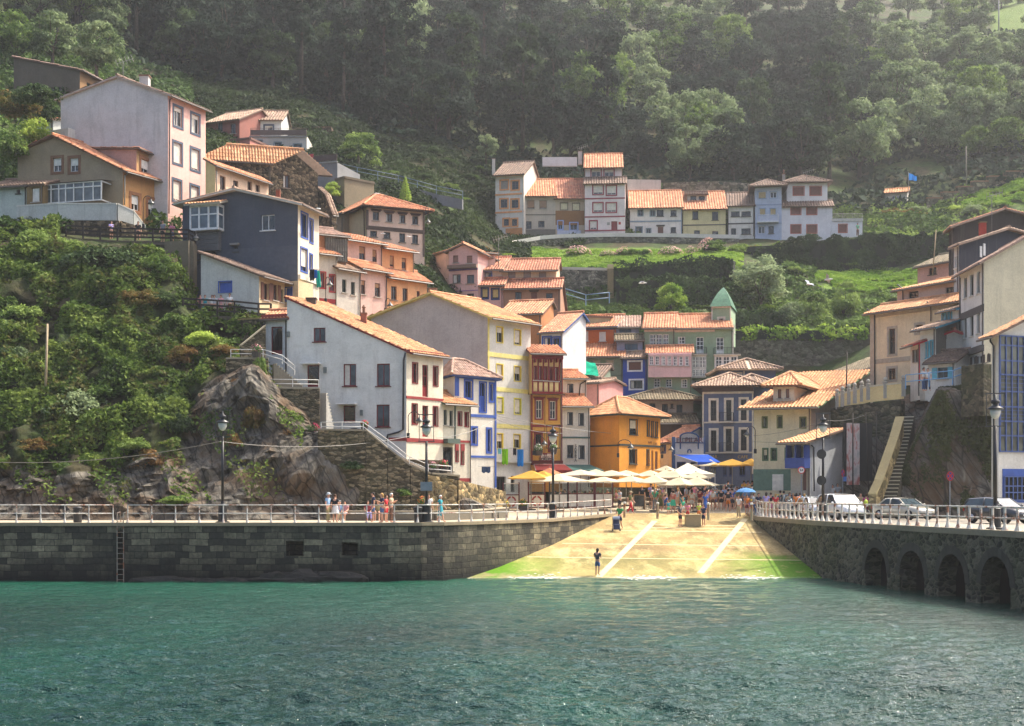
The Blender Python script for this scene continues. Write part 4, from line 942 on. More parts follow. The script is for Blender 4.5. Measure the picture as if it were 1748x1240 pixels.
h=House('garden_shed','small whitewashed shed with a mossy tiled roof left of the ochre house',1,(-60,119),(168,118.5),('back',4),965,'#b9c0b4',('front',868,835,3),tile='old',ext=2); h.win(0,'drk',[(103,126,888,915)])
h=House('store_room','little ochre store room with a white door beside the shed',1,(166,118.2),(268,117.8),('back',3),985,'#7e6a48',('front',862,838,2.5),tile='old',ext=2,ov=.2); h.win(0,'whsh',[(198,245,880,966)])
wall_strip('terrace_wall','peeling whitewashed terrace wall in front of the ochre house',' wall'.strip(),[(30,354,116.2),(62,352,116),(100,350,115.5),(200,350,115.2),(226,362,116),(246,388,117)],stucco('#b9bab2',.8),drop=1.3,th=.35,cap=stucco('#c8c4b8',.7))
wall_strip('stone_wall','dark stone retaining wall under the white terrace wall',' wall'.strip(),[(40,376,115.6),(120,378,115.1),(205,378,114.8),(250,392,116.2)],STONEM,drop=2,th=.5)
# ---------- far row behind the stone house ----------
h=House('ruined_house','decaying dark pink house with an overgrown front behind the tall pink house',2,(175,170),(375,168),('back',7),365,'#8a5a50',('front',152,100,4.5),tile='old',ext=4); h.win(0,'ruin',[(245,275,165,225),(320,352,175,235),(242,282,266,315)])
h=House('pink_outhouse','small pink outhouse with one square white window',2,(318,165),(436,164),('back',4),345,'#b07468',('flat',268,'#7a5a50'),ext=4); h.win(0,'white',[(388,410,294,320)])
h=House('terrace_house','white house with slate window borders above a brown lattice balustrade',2,(375,172),(620,172),('back',6),250,'#c4c4c0',('front',158,112,4),tile='old',ext=4); h.win(0,'slate2',[(397,443,180,212),(524,570,190,220)])
h.body((435,168),(770,168),('back',5),355,'#b9b4aa',('flat',248,None),ext=4); h.win(0,'gryw',[(470,510,275,320),(580,622,286,324),(692,740,296,330)])
h.bal(0,440,768,205,250,.1,'#5a4a42','#8a8a88',True)
h=House('brick_ruin','roofless brick ruin half hidden at the edge of the wood',2,(765,186),(915,186),('back',5),262,rubble('#4a3a30','#6e5646','#3f362c',3,.3),('flat',192,None),ext=4); h.win(0,'ruin',[(792,818,208,250),(862,890,220,262)])
h=House('concrete_terrace','grey concrete terrace block with a brown panel fence and a red banner',2,(785,152),(950,151),('back',6),490,'#77787a',('flat',405,None),ext=4)
h.bal(0,787,948,362,403,.08,'#4a3a34','#8a8c8c',True)
h.ebox(0,788,812,358,378,.05,'#a03840','banner',.15)
h=House('stone_cottage','low beige cottage with one white window below the concrete terrace',2,(855,153),(992,150),('back',4),595,'#8a7e66',('flat',498,'#6a6050'),ext=3); h.win(0,'white',[(905,935,512,565)])
# ---------- stone house etc ----------
h=House('stone_house','big rubble stone house with a broad gable and white eaves boards',2,(205,127),(560,128.5),(835,131),670,STONEM,('g1',[(560,400),(700,338),(835,456)]),tile='warm',ext=4,ov=.7,gov=.8,fas='#b9a48e'); h.win(1,'brown',[(632,668,478,555)])
h=House('stone_lean_to','curved rubble stone lean-to at the right of the stone house',2,(835,132),(918,130),('back',.5),760,STONEM,('g0',[(835,558),(880,600),(945,690)]),tile='old',ext=3,gov=.05)
h=House('cream_house','cream house with four brown windows tucked between pink and slate houses',2,(175,119.5),(232,118),(545,124.8),625,['#d8c890','#d0b49a'],('g0',[(175,392),(232,424)]),tile='orange',ext=4,ov=.5); h.win(1,'brown',[(260,293,485,570),(338,368,512,556),(422,448,516,570),(470,495,535,580)]); h.pipe(1,[(262,428),(236,440),(234,600)],'#b9b0a0')
# ---------- slate house ----------
h=House('slate_house','dark slate clad house with a white bay window and cream street side',2,(40,114),(718,111),(842,114.9),1230,['#50555f','#cfc4ae'],('g0',[(40,652),(355,572),(718,655)]),tile='old',ov=.6,gov=.5,ext=3,fas='#c9c2b4'); 
h.win(0,'white',[(502,582,712,804)]).win(0,'drk',[(340,366,897,930),(135,235,897,975)]).win(1,'blue',[(737,775,705,845),(788,806,742,875),(787,802,947,1030)]).win(1,'bluebl',[(735,772,912,1045)]).win(1,'garage',[(728,775,1122,1216)]).win(1,'bluedoor',[(788,805,1060,1225)])
h.ebox(0,250,715,905,1105,.03,'#4e535c','cladding_skirt'); h.ebox(0,328,378,882,893,.35,'#8a8680','vent_hood'); h.chimney(590,614,572,606,113,'#8a4a38')
h.band(1,1085,1110,'#cfc6b6',720,842,.2,'ledge')
def oriel():
    b=[x for x in BODIES if x.h.t.name=='slate_house'][0]; z0=b.on(0,200,808)[1]; z1=b.on(0,200,672)[1]; u0=b.on(0,118,700)[0]; u1=b.on(0,285,700)[0]; D=1.0; mb=MB(); mg=MB()
    def bxx(a,c,za,zb,o0,o1,m=mb): 
        cc=b.to3(0,(a+c)/2,(za+zb)/2,(o0+o1)/2); m.obox(cc,(b.to3(0,c,0)-b.to3(0,a,0))/2,(b.to3(0,0,0,o1)-b.to3(0,0,0,o0))/2,(0,0,(zb-za)/2))
    bxx(u0,u1,z0-.1,z0+.08,0,D); bxx(u0,u1,z1-.1,z1+.1,0,D)
    for u in (u0+.06,u0+(u1-u0)*.33,u0+(u1-u0)*.66,u1-.06): bxx(u-.07,u+.07,z0+.08,z1-.1,D-.12,D)
    for u in (u0+.06,u1-.06): bxx(u-.06,u+.06,z0+.08,z1-.1,.02,.14)
    zm=z0+(z1-z0)*.62; bxx(u0,u1,zm-.05,zm+.05,D-.11,D-.01); bxx(u0+.0,u0+.1,zm-.05,zm+.05,.1,D-.1); bxx(u1-.1,u1,zm-.05,zm+.05,.1,D-.1)
    o=mb.build('bay_window',paint('#dedcd8',.5),b.h.t)
    bxx(u0+.06,u1-.06,z0+.08,z1-.1,D-.09,D-.06,mg); bxx(u0+.04,u0+.06,z0+.08,z1-.1,.1,D-.1,mg); bxx(u1-.06,u1-.04,z0+.08,z1-.1,.1,D-.1,mg); mg.build('pane',glass('#46535c'),o)
    mr=MB(); e=.35; tile_plane(mr,[b.to3(0,u0-e,z1+.12,D+e),b.to3(0,u1+e,z1+.12,D+e),b.to3(0,u1+e,z1+.5,.02),b.to3(0,u0-e,z1+.5,.02)]); mr.build('bay_roof',[tiles('warm'),paint('#b0a898')],o)
    ms=MB(); 
    for k in range(9): bxx(u0-.5,u1-.25,z0-1.65+k*.18,z0-1.5+k*.18,0,.5+.03*(k%2),ms)
    ms.build('bay_skirt',stucco('#6c6c6c'),o)
DEFER.append(oriel)
h=House('white_outbuilding','low white outbuilding with a sloping roof, blue shutters and brown louvred shutters',2,(148,108),(490,106.5),(640,109.8),1215,['#c9c5ba','#c8b48e'],('g0',[(148,942),(490,1070)]),tile='brown',ov=.6,gov=.35,ext=3)
h.win(0,'bluedoor',[(255,327,1107,1166)]).win(1,'brsh',[(515,545,1114,1215),(570,600,1122,1216)]).win(1,'green',[(614,632,1150,1228)])
h.body((640,110.2),(720,109.6),('back',2),1220,'#c8b48e',('flat',1100,None)); h.win(0,'bluedoor',[(646,682,1142,1216)])
# ---------- cream hip house ----------
h=House('hipped_house','cream hipped roof house with eight brown windows in two rows',2,(955,144),(1125,138),(1462,140.6),975,['#c8bc98','#d2b8a4'],('hip',668,600,.18,.35),tile='orange',ov=.7,ext=4,fas='#4a3c34')
h.win(1,'browncap',[(1158,1195,695,745),(1236,1273,705,755),(1314,1350,712,762),(1390,1426,720,770)]).win(1,'dkwin',[(1143,1183,807,842),(1222,1262,814,852),(1314,1348,822,874),(1390,1424,830,882)])
h.band(1,790,812,'#4a3c34').vband(1,1118,1132,682,800,'#4a3c34').vband(1,1452,1462,700,960,'#5a4a40'); h.pipe(0,[(1095,668),(1112,690),(1114,860)],'#5a4a40')
h=House('yellow_shed','small grey annex with a pale door left of the hipped house',2,(915,142),(985,141),('back',4),770,'#9a8e78',('front',705,690,3),ext=3); h.win(0,'whsh',[(920,948,710,770)])
# ---------- middle terraces ----------
h=House('gallery_house','narrow house with a grey wooden glazed gallery over red framed windows',2,(843,116.5),(948,117.5),('back',5),1245,'#cbbfae',('front',952,934,1.1),tile='orange',ov=.5,ext=3); h.win(0,'redw',[(850,878,1052,1142),(906,936,1068,1164)]); h.band(0,1206,1232,'#a03030',836,942)
h.body((845,118),(1003,119.2),('back',4),985,'#c08a68',('front',845,808,3.5),tile='rose',ov=.5); h.ebox(0,874,1000,832,990,.25,'#57524a','glazed_gallery')
def gal():
    b=[x for x in BODIES if x.h.t.name=='gallery_house'][1]; mb=MB(); mg=MB()
    zs=[b.on(0,940,y)[1] for y in (985,930,885,840)]; us=[b.on(0,874+126*k/9,900)[0] for k in range(10)]
    for u in us: mb.beam(b.to3(0,u,zs[0],.29),b.to3(0,u,zs[-1],.29),.07,.07)
    for z in zs: mb.beam(b.to3(0,us[0],z,.29),b.to3(0,us[-1],z,.29),.07,.07)
    o=mb.build('gallery_frame',paint('#5f5a50',.7),b.h.t); mg.poly([b.to3(0,us[0],zs[0],.265),b.to3(0,us[-1],zs[0],.265),b.to3(0,us[-1],zs[-1],.265),b.to3(0,us[0],zs[-1],.265)]); mg.build('pane',glass('#6a6658'),o)
DEFER.append(gal)
h=House('row_house','white fronted row house with two dark windows right of the red framed house',2,(945,117.3),(1087,119.4),('back',5),1245,'#c4bcae',('front',1048,1012,1.6,1010),tile='old',ov=.5,ext=3); h.win(0,'green',[(978,1003,1092,1170),(1030,1054,1107,1184)])
h=House('pink_row_house','pale pink row house with rolled brown blinds in two storeys',2,(1087,119.5),(1242,121.8),('back',5),1240,'#d2b2a4',('front',1050,1012,1.6,1150),tile='orange',ov=.5,ext=3); h.win(0,'brownhalf',[(1088,1114,1097,1180),(1170,1202,1114,1196)])
h.body((1008,121.3),(1214,123.6),('back',4),1060,'#cfae9e',('front',888,842,4,1100),tile='orange',ov=.5); h.win(0,'brownhalf',[(1078,1114,897,980),(1156,1182,917,1000)])
h=House('peach_row_house','peach coloured row house with reddish window frames at the end of the row',2,(1242,121.9),(1482,125.2),('back',5),1240,'#dca878',('front',1108,1058,1.8,1380),tile='orange',ov=.5,ext=3); h.win(0,'brown',[(1266,1299,1132,1214),(1333,1364,1144,1222),(1416,1436,1160,1205)])
h.body((1214,123.7),(1400,126),('back',4),1075,'#d8a070',('front',935,890,4,1300),tile='orange',ov=.5); h.win(0,'brownhalf',[(1258,1283,952,1030),(1328,1355,966,1040)])
# ---------- big white house on the rock ----------
h=House('rock_house','big white house with dark red window frames standing on the rock',3,(228,102.3),(893,101),(1097,104.4),900,['#d2d0c8','#dacfb8'],('g0',[(228,98),(893,392)]),tile='warm',ext=1.2,ov=.55,gov=.12,fas='#7a2c28')
h.win(0,'dkred',[(376,442,260,338),(542,613,462,585),(728,801,460,585),(726,799,688,812)]).win(0,'dkreddoor',[(340,408,468,590),(541,609,694,792)])
h.win(1,'dkredg',[(927,955,457,568),(1043,1068,476,584),(925,953,685,796),(1043,1067,700,806)]).win(1,'reddoor',[(982,1015,467,645),(982,1015,694,868)])
h.band(1,648,662,'#8e3230').band(1,878,900,'#8e3230').band(0,872,890,'#8e3230',795,893)
h.ebox(0,315,420,457,466,.8,'#d4d4d0','canopy').ebox(0,515,620,682,690,.8,'#d4d4d0','canopy')
for q in ((228,245,282,313),(433,449,480,512),(636,651,718,750)): h.ebox(0,*q,.14,'#6e7470','wall_light')
h.pipe(0,[(890,400),(880,440),(876,828),(850,842),(790,858),(785,895)],'#22252a',.07); h.ebox(1,893,1097,395,412,.3,'#7a2c28','eaves_board')
h.chimney(340,390,103,150,103.5,'#57504a',cap='#3f3a36'); h.chimney(640,672,185,236,104,'#8a5848',pot=True)
h.body((105,103.2),(232,102.6),('back',5),600,['#c6c8c6'],('front',205,172,1.2,160),tile='orange',ext=1.5,ov=.4,fas='#8a2a28'); h.win(0,'dkreddoor',[(138,203,254,408)])
h.ebox(0,98,235,188,214,.35,'#8a2a28','eaves_board').pipe(0,[(100,205),(108,235),(108,400)],'#22252a')
def under():
    b=[x for x in BODIES if x.h.t.name=='rock_house'][0]; mb=MB()
    for px,f in ((905,1),(961,1),(1008,1),(1062,1)):
        u,zb=b.on(f,px,1040); z1=b.on(f,px,900)[1]; p=b.to3(f,u,zb-1,.1); mb.beam(p,(p.x,p.y,z1-.0),.16,.16)
    mb.build('porch_column',paint('#d8d4c8'),b.h.t)
h=House('narrow_white_house','narrow white house with green and red windows and a small flowered porch',3,(1090,104.6),(1252,106.8),('back',4),1125,'#cfc6b0',('front',688,628,2.6,1180),tile='warm',ov=.6,ext=2,fas='#5a6a5c'); h.win(0,'green',[(1101,1119,717,802),(1133,1152,722,808)]).win(0,'dkredg',[(1181,1201,730,804),(1219,1238,734,810),(1168,1181,945,1005),(1198,1212,948,1020)]).win(0,'dkwin',[(1090,1152,925,1060)])
h.ebox(0,1088,1158,880,905,.7,'#56645a','balcony_floor').band(0,888,900,'#8e3230',1165,1252).band(0,1098,1118,'#8e3230',1162,1252).ebox(0,1164,1183,908,945,.05,'#8e3230','blind_box').ebox(0,1195,1216,908,945,.05,'#8e3230','blind_box').vband(0,1160,1166,680,890,'#4a5a50')
# ---------- blue trimmed white house ----------
h=House('blue_trim_house','white house with royal blue corner trim, window frames and string courses',3,(1098,109.5),(1160,106.9),(1392,110.2),1165,['#b9bcc0','#cfcabe'],('hip',530,440,.1,.35),tile='rose',ov=.5,ext=1,fas='#34508e'); h.win(1,'blut',[(1220,1258,556,652),(1358,1376,574,668),(1258,1284,818,908),(1343,1364,825,952)]).win(1,'blutd',[(1302,1336,566,728)])
h.band(1,742,758,'#34549e').band(1,972,984,'#34549e').vband(1,1162,1184,530,640,'#34549e').vband(1,1384,1392,545,1150,'#34549e').band(1,528,548,'#34549e',1162,1392,.08)
# ---------- tall house with yellow lines ----------
h=House('tall_house','tall white house with pale yellow bands and yellow framed windows beside a blank mauve gable',3,(697,116.5),(1345,113),(1585,117.2),1165,['#aca49f','#c9c6bc'],('g0',[(697,208),(1040,74),(1345,198)]),tile='warm',ov=.7,gov=.4,ext=1,fas='#c8b46a')
h.win(1,'yel',[(1395,1430,256,342),(1494,1530,272,355),(1395,1430,464,546),(1494,1530,476,557)]).win(1,'yel2',[(1397,1432,649,735),(1494,1530,656,741)]).win(1,'yel',[(1397,1430,851,935),(1492,1528,855,932)])
for y in (418,606,808): h.band(1,y-10,y+14,'#cfc478')
h.band(1,200,226,'#cfc07a',None,None,.12).vband(1,1345,1353,205,1010,'#cfc06a').win(1,'shop',[(1395,1447,1088,1185),(1474,1498,1085,1175)]).band(1,1004,1012,'#bdb8ac',None,None,.3,'ledge')
h.chimney(1020,1060,48,110,119,'#8a8278')
# ---------- red and yellow house ----------
h=House('red_gallery_house','ochre yellow house with dark red timbering and an overhanging glazed gallery',7,(253,117),(455,117.6),('back',6),910,'#cf9a4a',('front',360,350,3),tile='orange',ext=1,ov=.1)
h.win(0,'redor',[(284,324,392,512),(374,414,398,516)]).win(0,'redor2',[(281,320,612,722),(371,410,616,722)])
for x0,x1 in ((253,262),(447,455)): h.vband(0,x0,x1,345,790,'#7a2422')
h.vband(0,340,344,365,790,'#9a6a34').band(0,553,568,'#7a2422').band(0,785,815,'#5e2420',None,None,.2)
g=h.body((258,115.9),(456,116.5),('back',2.2),352,'#cfae78',('front',92,52,2.6,360),tile='orange',ov=.5,fas='#7a2422',ext=.02)
h.win(0,'redgal',[(270,294,168,262),(302,328,170,264),(337,362,172,266),(371,397,174,268),(405,432,176,270)])
h.band(0,94,128,'#7a2422',None,None,.25,'cornice').band(0,266,276,'#7a2422').band(0,338,352,'#7a2422',None,None,.1)
for x in (262,298,332,366,401,436,453): h.vband(0,x-4,x+4,128,345,'#7a2422',.09)
for x in (281,315,349,384,419): h.ebox(0,x-11,x+11,283,330,.04,'#d8bc80','panel'); 
for x in (275,310,345,380,415,445): h.ebox(0,x-4,x+4,120,150,.45,'#7a2422','bracket')
# ---------- white house with grey windows ----------
h=House('grey_window_house','white house with four dark grey windows between the red gallery and the orange house',7,(455,119),(634,119.6),('back',6),905,'#cfccc0',('front',430,372,2.4,560),tile='orange',ov=.55,ext=1,fas='#4f5c54'); h.win(0,'grey',[(488,526,470,556),(560,598,476,560),(487,529,684,770),(560,602,686,776)]); h.band(0,630,641,'#3f5a56')
h.body((455,121.5),(612,122),('back',4),420,'#c9c6ba',('front',258,212,3.5,540),tile='orange',ov=.4,fas='#4a5a50'); h.win(0,'grey',[(489,529,286,364)]); h.pipe(0,[(610,265),(570,290),(562,370)],'#2a3230')
h=House('pink_back_house','plain salmon pink house peeping out behind the white one',7,(566,128),(694,127),('back',5),400,'#d69a92',('front',285,266,3,640),tile='old',ov=.3,ext=2)
h=House('netted_house','house under repair with green netting over its roof',7,(440,131),(700,130),('back',5),330,'#7d8a78',('front',250,176,4.5,580),tile='brown',ext=3)
# ---------- orange house ----------
h=House('orange_house','bright orange house with a dark band and a hipped clay roof at the plaza',7,(637,121),(825,118),(1091,122.8),880,['#d99038','#dd963a'],('hip',490,378,.28,.5),tile='warm',ov=.75,ext=1,fas='#3f4640')
h.win(1,'orbl',[(893,940,520,616)]).win(1,'orw',[(1006,1019,528,624),(1034,1046,533,630),(1059,1071,538,634),(892,937,713,806),(1004,1017,716,812)]).win(1,'bldoor',[(1034,1046,720,848),(1059,1074,724,850)])
h.band(1,682,694,'#39403a',None,None,.06).band(0,684,694,'#39403a',None,None,.06).band(1,474,494,'#3f4640',None,None,.15,'eaves_board').band(0,472,492,'#3f4640',None,None,.15,'eaves_board')
# ---------- thatch-coloured old house and neighbours ----------
h=House('mossy_roof_house','old white house with grass growing on its sagging tiled roof',7,(905,134),(1305,134),('back',6),560,'#aaa498',('hip',400,325,.25,.75),tile='moss',ov=1.2,ext=1); h.win(0,'drk',[(1022,1060,414,462),(1102,1140,418,474),(1158,1176,416,444),(1196,1235,422,478)])
h.body((1090,131.5),(1330,131.5),('back',3),615,'#4f3f36',('front',540,496,2.2,1200),tile='moss',ov=.5,fas='#3f322a'); h.win(0,'drk',[(1240,1300,565,605)])
h=House('tile_roof_house','house with a steep plain orange tile roof left of the blue grey house',7,(1215,140),(1375,139),('back',4),560,'#b9b6b0',('front',430,296,5,1250),tile='orange',ov=.3,ext=3)
# ---------- blue grey mansion ----------
h=House('blue_mansion','blue grey mansion with cream window surrounds and iron balconies',10,(447,127.5),(935,126.5),('back',10),1215,'#5c6780',('hip',342,235,.25,.75),tile='old',ov=.9,ext=1,fas='#4a3a32')
h.win(0,'creamd',[(525,580,472,668),(674,724,468,668),(815,870,462,664)]).win(0,'creamd',[(527,580,760,958),(670,726,745,958),(815,870,752,954)])
for y in (676,968): h.band(0,y,y+14,'#c6bda8')
h.band(0,388,408,'#c6bda8',None,None,.1).band(0,348,386,'#4a3a34',None,None,.3,'soffit').vband(0,445,459,400,1180,'#c6bda8').vband(0,922,935,400,1180,'#c6bda8').bal(0,612,745,592,676,.6).bal(0,607,745,882,968,.6)
h.win(0,'bldoor',[(520,582,1092,1205),(640,680,1092,1205),(700,740,1092,1205),(800,860,1092,1205)])
h.body((632,131),(1150,131),('back',6),345,'#5e6a84',('hip',182,95,.22,.8),tile='old',ov=.6,ext=1.5,fas='#b9a88e'); h.win(0,'whiteg',[]); h.win(0,'creamd',[(682,808,222,300)]); h.vband(0,838,852,190,290,'#c6bda8')
h.chimney(1160,1215,10,110,128,'#6a5a50') if False else None
h.body((780,127.2),(1100,127.2),('back',5),345,'#5e6a84',('hip',318,236,.3,.72),tile='old',ov=.5)
# ---------- white-blue tavern ----------
h=House('tavern','low white tavern front with dark blue trim, an arched parapet and a blue awning',10,(150,124),(466,124.5),('back',7),1205,'#c2c4c4',('flat',832,None),ext=.5)
h.win(0,'bldoor',[(200,290,1062,1190),(330,430,1062,1190)])
for x0,x1,y0,y1 in ((150,180,822,1185),(458,470,815,985)): h.vband(0,x0,x1,y0,y1,'#33527e',.12)
for x0,x1 in ((226,237),(400,410)): h.vband(0,x0,x1,812,940,'#33527e',.1)
h.band(0,876,886,'#33527e',None,None,.08)
h.body((20,125.5),(152,124.6),('back',6),1205,'#bfc0bd',('front',880,738,4.5,100),tile='orange',ov=.4,fas='#33527e'); h.win(0,'blut',[(46,84,915,970)])
# ---------- cream building right of the plaza ----------
h=House('cream_house','cream house with green eaves and a green plinth under a long sweeping tile roof',8,(160,109.5),(497,108),(800,123),960,['#d3c6a4','#8e8880'],('g1',[(497,458),(830,268)]),tile='warm',ov=1.3,gov=.9,ext=.5,fas='#57704c')
h.win(0,'olive',[(212,238,524,586),(300,326,517,586),(433,466,526,588)]).win(0,'grn2',[(215,242,710,776),(264,293,710,776),(347,374,708,774)])
h.band(0,830,955,'#5f7a68',None,None,.03,'plinth').ebox(0,270,335,860,955,.06,'#d8d4c8','notice_board')
h.body((275,110.3),(398,109.8),(545,117),425,['#d0c4ac','#b9ae9c'],('hip',345,275,.25,.75),tile='warm',ov=.7,ext=1.5); h.win(0,'brownblk',[(302,322,360,414),(349,369,358,412)])
h=House('lean_to_house','pale lean-to house with a blue balcony box on the right of the cream house',8,(378,104),(492,103),(682,107.5),985,['#a49c8c','#b0b2b4'],('g1',[(492,664),(682,600)]),tile='warm',ov=1.6,gov=.4,ext=.5)
h.win(0,'white',[(390,430,694,770),(446,482,694,770)]).win(0,'brd',[(446,470,830,955)]); h.pipe(1,[(492,690),(506,702),(508,960)],'#2a2a2e').ebox(0,378,492,765,825,.9,'#2f468a','balcony_box').ebox(0,380,384,690,766,.85,'#2f468a','balcony_post').ebox(0,486,490,690,766,.85,'#2f468a','balcony_post').ebox(0,432,440,690,766,.85,'#2f468a','balcony_post')
h=House('brown_roof_house','low house with a plain tan roof behind the tall street light',8,(540,133),(860,126),('back',6),260,'#8a8272',('front',262,148,8,850),tile='moss',ov=.3,ext=3)
# ---------- right side ----------
h=House('beige_mansion','large beige mansion with grey stone window surrounds above the terrace',12,(105,116.5),(455,109),('back',9),750,'#d6c6a4',('front',398,372,1.6,440),tile='warm',ov=.7,ext=1)
h.win(0,'sto',[(178,203,508,608),(284,312,493,522),(175,204,664,708)]); h.band(0,614,632,'#a39a88').vband(0,105,122,440,745,'#a39a88',.04).band(0,432,446,'#a89e8c',None,None,.06); h.pipe(0,[(95,432),(124,445),(126,745)],'#2f2f2f'); h.pipe(0,[(330,402),(345,420),(345,480)],'#4a4640')
h.body((210,117.5),(450,112),('back',6),400,'#cfae9c',('front',322,285,5,430),tile='warm',ov=.5); h.win(0,'drk',[(255,293,362,388),(400,434,345,370)]); h.pipe(0,[(215,336),(235,352),(236,396)],'#2f2f2f')
h=House('mossy_pink_house','small pink house with a mossy tiled roof above the beige mansion',12,(290,131),(450,127),('back',5),330,'#c49c8e',('front',240,198,3.2,400),tile='moss',ov=.4,ext=3); h.win(0,'drk',[(334,364,268,296),(420,440,264,284)])
h=House('red_trim_house','white house with red eaves and red corner boards beside the blue railing',12,(262,108),(300,106),('back',5),735,'#cfc8bc',('front',566,520,2.6,250),tile='red',ov=.7,ext=1,fas='#b03038'); h.win(0,'dksh',[(278,290,590,640)]); h.vband(0,296,300,560,720,'#b8343a')
h=House('turquoise_trim_house','white house with turquoise windows and turquoise eaves boards',12,(300,106.5),(362,105),(450,107.5),735,['#cfccc4','#77726a'],('g1',[(362,505),(440,475)]),tile='old',ov=.8,gov=.5,ext=1,fas='#4f9ab4'); h.win(0,'tur',[(313,322,566,624),(326,336,562,620),(340,351,556,614)]).win(1,'drk',[(402,430,552,590)])
h.body((330,104),(437,102.6),('back',3),735,'#cfccc4',('front',636,598,2.2,380),tile='brown',ov=.4); h.win(0,'turs',[(368,408,660,706)])
h.body((385,109),(450,107),('back',3),480,'#cfccc4',('front',432,402,2.2,420),tile='old',fas='#4f9ab4',ov=.4); h.win(0,'tur',[(386,394,450,486),(402,409,446,482),(416,424,440,476)])
h=House('white_gable_house','tall white house with two rows of brown windows and a broad beige gable',12,(455,107),(550,101),(800,104),660,['#d4d2cc','#c9c0a4'],('g1',[(550,246),(720,150),(800,180)]),tile='rose',ov=.7,gov=.4,ext=.4)
h.win(0,'blk',[(471,483,308,388),(495,509,296,380),(522,536,284,370),(470,482,464,546),(495,509,456,538),(522,536,446,526)]).win(0,'dksh',[(505,517,618,648),(530,545,614,644),(555,566,608,640)])
h.band(0,432,460,'#4f4a48',None,None,.05).vband(0,455,459,310,610,'#5a5650').band(0,588,612,'#4a4846',None,None,.25,'overhang')
h=House('navy_house','navy blue clad house with a red chimney behind the white gable house',12,(432,112),(452,111),(760,118),330,['#c0c0bc','#262a38'],('g1',[(452,182),(640,122),(745,152)]),tile='old',ov=.4,gov=.5,ext=3); h.ebox(1,533,541,185,228,.05,'#d8d8d6','window_slit').ebox(1,546,554,175,222,.05,'#d8d8d6','window_slit'); h.chimney(533,556,95,140,116.5,'#a03c30',cap='#6a5a3a'); h.win(0,'white',[(436,447,225,270)])
h=House('black_house','black brown weatherboarded house with an aerial at the top right of the village',12,(412,124),(430,122),(760,128),200,['#2c2422','#2c2422'],('g1',[(430,112),(628,46),(745,78)]),tile='red',ov=.6,gov=.6,ext=6)
h=House('harbour_building','white harbour building with a tall glazed front in a blue grid at the frame edge',12,(580,88.5),(607,87.5),(900,90),1205,['#d0ccc0','#d3cfc4'],('g1',[(607,528),(900,380)]),tile='warm',ov=.9,gov=.6,ext=1)
h.pipe(0,[(580,535),(582,560),(594,575),(594,1185)],'#3a3e3e',.06); h.ebox(1,622,760,1058,1190,.04,'#33529c','door_frame')
def facade():
    b=[x for x in BODIES if x.h.t.name=='harbour_building'][0]; mb=MB(); mg=MB()
    xs=[609,632,655,679,703,727,751]; us=[b.on(1,x,800)[0] for x in xs]; zs=[b.on(1,655,y)[1] for y in (990,928,872,815,755,690,635,575,538)]
    def bx(ua,ub,za,zb,o0,o1,m): m.obox(b.to3(1,(ua+ub)/2,(za+zb)/2,(o0+o1)/2),(b.to3(1,ub,0)-b.to3(1,ua,0))/2,(b.to3(1,0,0,o1)-b.to3(1,0,0,o0))/2,(0,0,(zb-za)/2))
    for u in us: bx(u-.035,u+.035,zs[0],zs[-1],.012,.14,mb)
    for i,z in enumerate(zs): bx(us[0],us[-1],z-.045,z+.045,.014,.13 if i not in (2,5) else .2,mb)
    for z0,z1 in ((zs[2],zs[3]),(zs[4],zs[5])):
        for k in range(1,4): zz=z0+(z1-z0)*k/4; bx(us[0],us[-1],zz-.012,zz+.012,.12,.15,mb)
    o=mb.build('window_grid',paint('#40568a',.45),b.h.t); bx(us[0],us[-1],zs[0],zs[-1],.004,.05,mg); mg.build('pane',glass('#5a5c50',.1),o)
    mb=MB(); mg=MB(); xs=[627,643,660,677,694,711,728]; us=[b.on(1,x,1100)[0] for x in xs]; zs=[b.on(1,660,y)[1] for y in (1180,1150,1125,1088)]
    for u in us: bx(u-.035,u+.035,zs[0],zs[-1],.045,.12,mb)
    for z in zs: bx(us[0],us[-1],z-.035,z+.035,.046,.118,mb)
    o=mb.build('window',paint('#40568a',.45),b.h.t); bx(us[0],us[-1],zs[0],zs[-1],.042,.07,mg); mg.build('pane',glass('#15181c'),o)
DEFER.append(facade)
# ---------- upper row ----------
U=190
h=House('orange_trim_house','tall narrow white house with orange bands and orange window borders in the upper row',4,(107,U),(309,U-1),('back',8),640,['#d6ccbe'],('front',192,115,5,200),tile='brown',ov=.8,ext=5); h.win(0,'orgbl',[(145,196,245,304)]).win(0,'org',[(223,271,248,307),(144,192,377,437),(222,270,379,439),(166,202,517,565),(224,261,518,566)])
for y in (335,462): h.band(0,y,y+12,'#d9955c')
h.band(0,202,212,'#d9955c').ebox(0,180,298,582,640,.05,'#c8854c','plinth').chimney(83,105,92,150,U+3,'#c8bfb2').vband(0,298,308,200,600,'#c8c0b4')
h=House('peeling_house','derelict white house with peeling plaster and closed brown blinds',4,(309,U),(533,U),('back',7),645,stucco('#b9ac9a',.95),('front',352,244,6,420),tile='orange',ov=.6,ext=5); h.win(0,'ruinbl',[(332,385,382,444),(419,472,384,444)]).win(0,'ruin',[(324,364,532,588),(411,456,530,576)]); h.band(0,483,490,'#6a6054').band(0,590,650,stucco('#7a7266',.9),None,None,.04,'damp_plinth')
h=House('brown_plaster_house','derelict house with a bare brown middle storey and pale blue ground floor windows',4,(533,U),(740,U),('back',7),645,stucco('#b8a68e',.9),('front',368,242,6,640),tile='red',ov=.6,ext=5); h.win(0,'crbl',[(568,621,402,452),(654,706,404,455)]).win(0,'pale',[(552,585,532,590),(638,690,545,596)]); h.band(0,458,560,stucco('#8a6038',.5),534,738,.03,'bare_plaster').band(0,598,642,'#b9bccb',545,715,.05,'plinth')
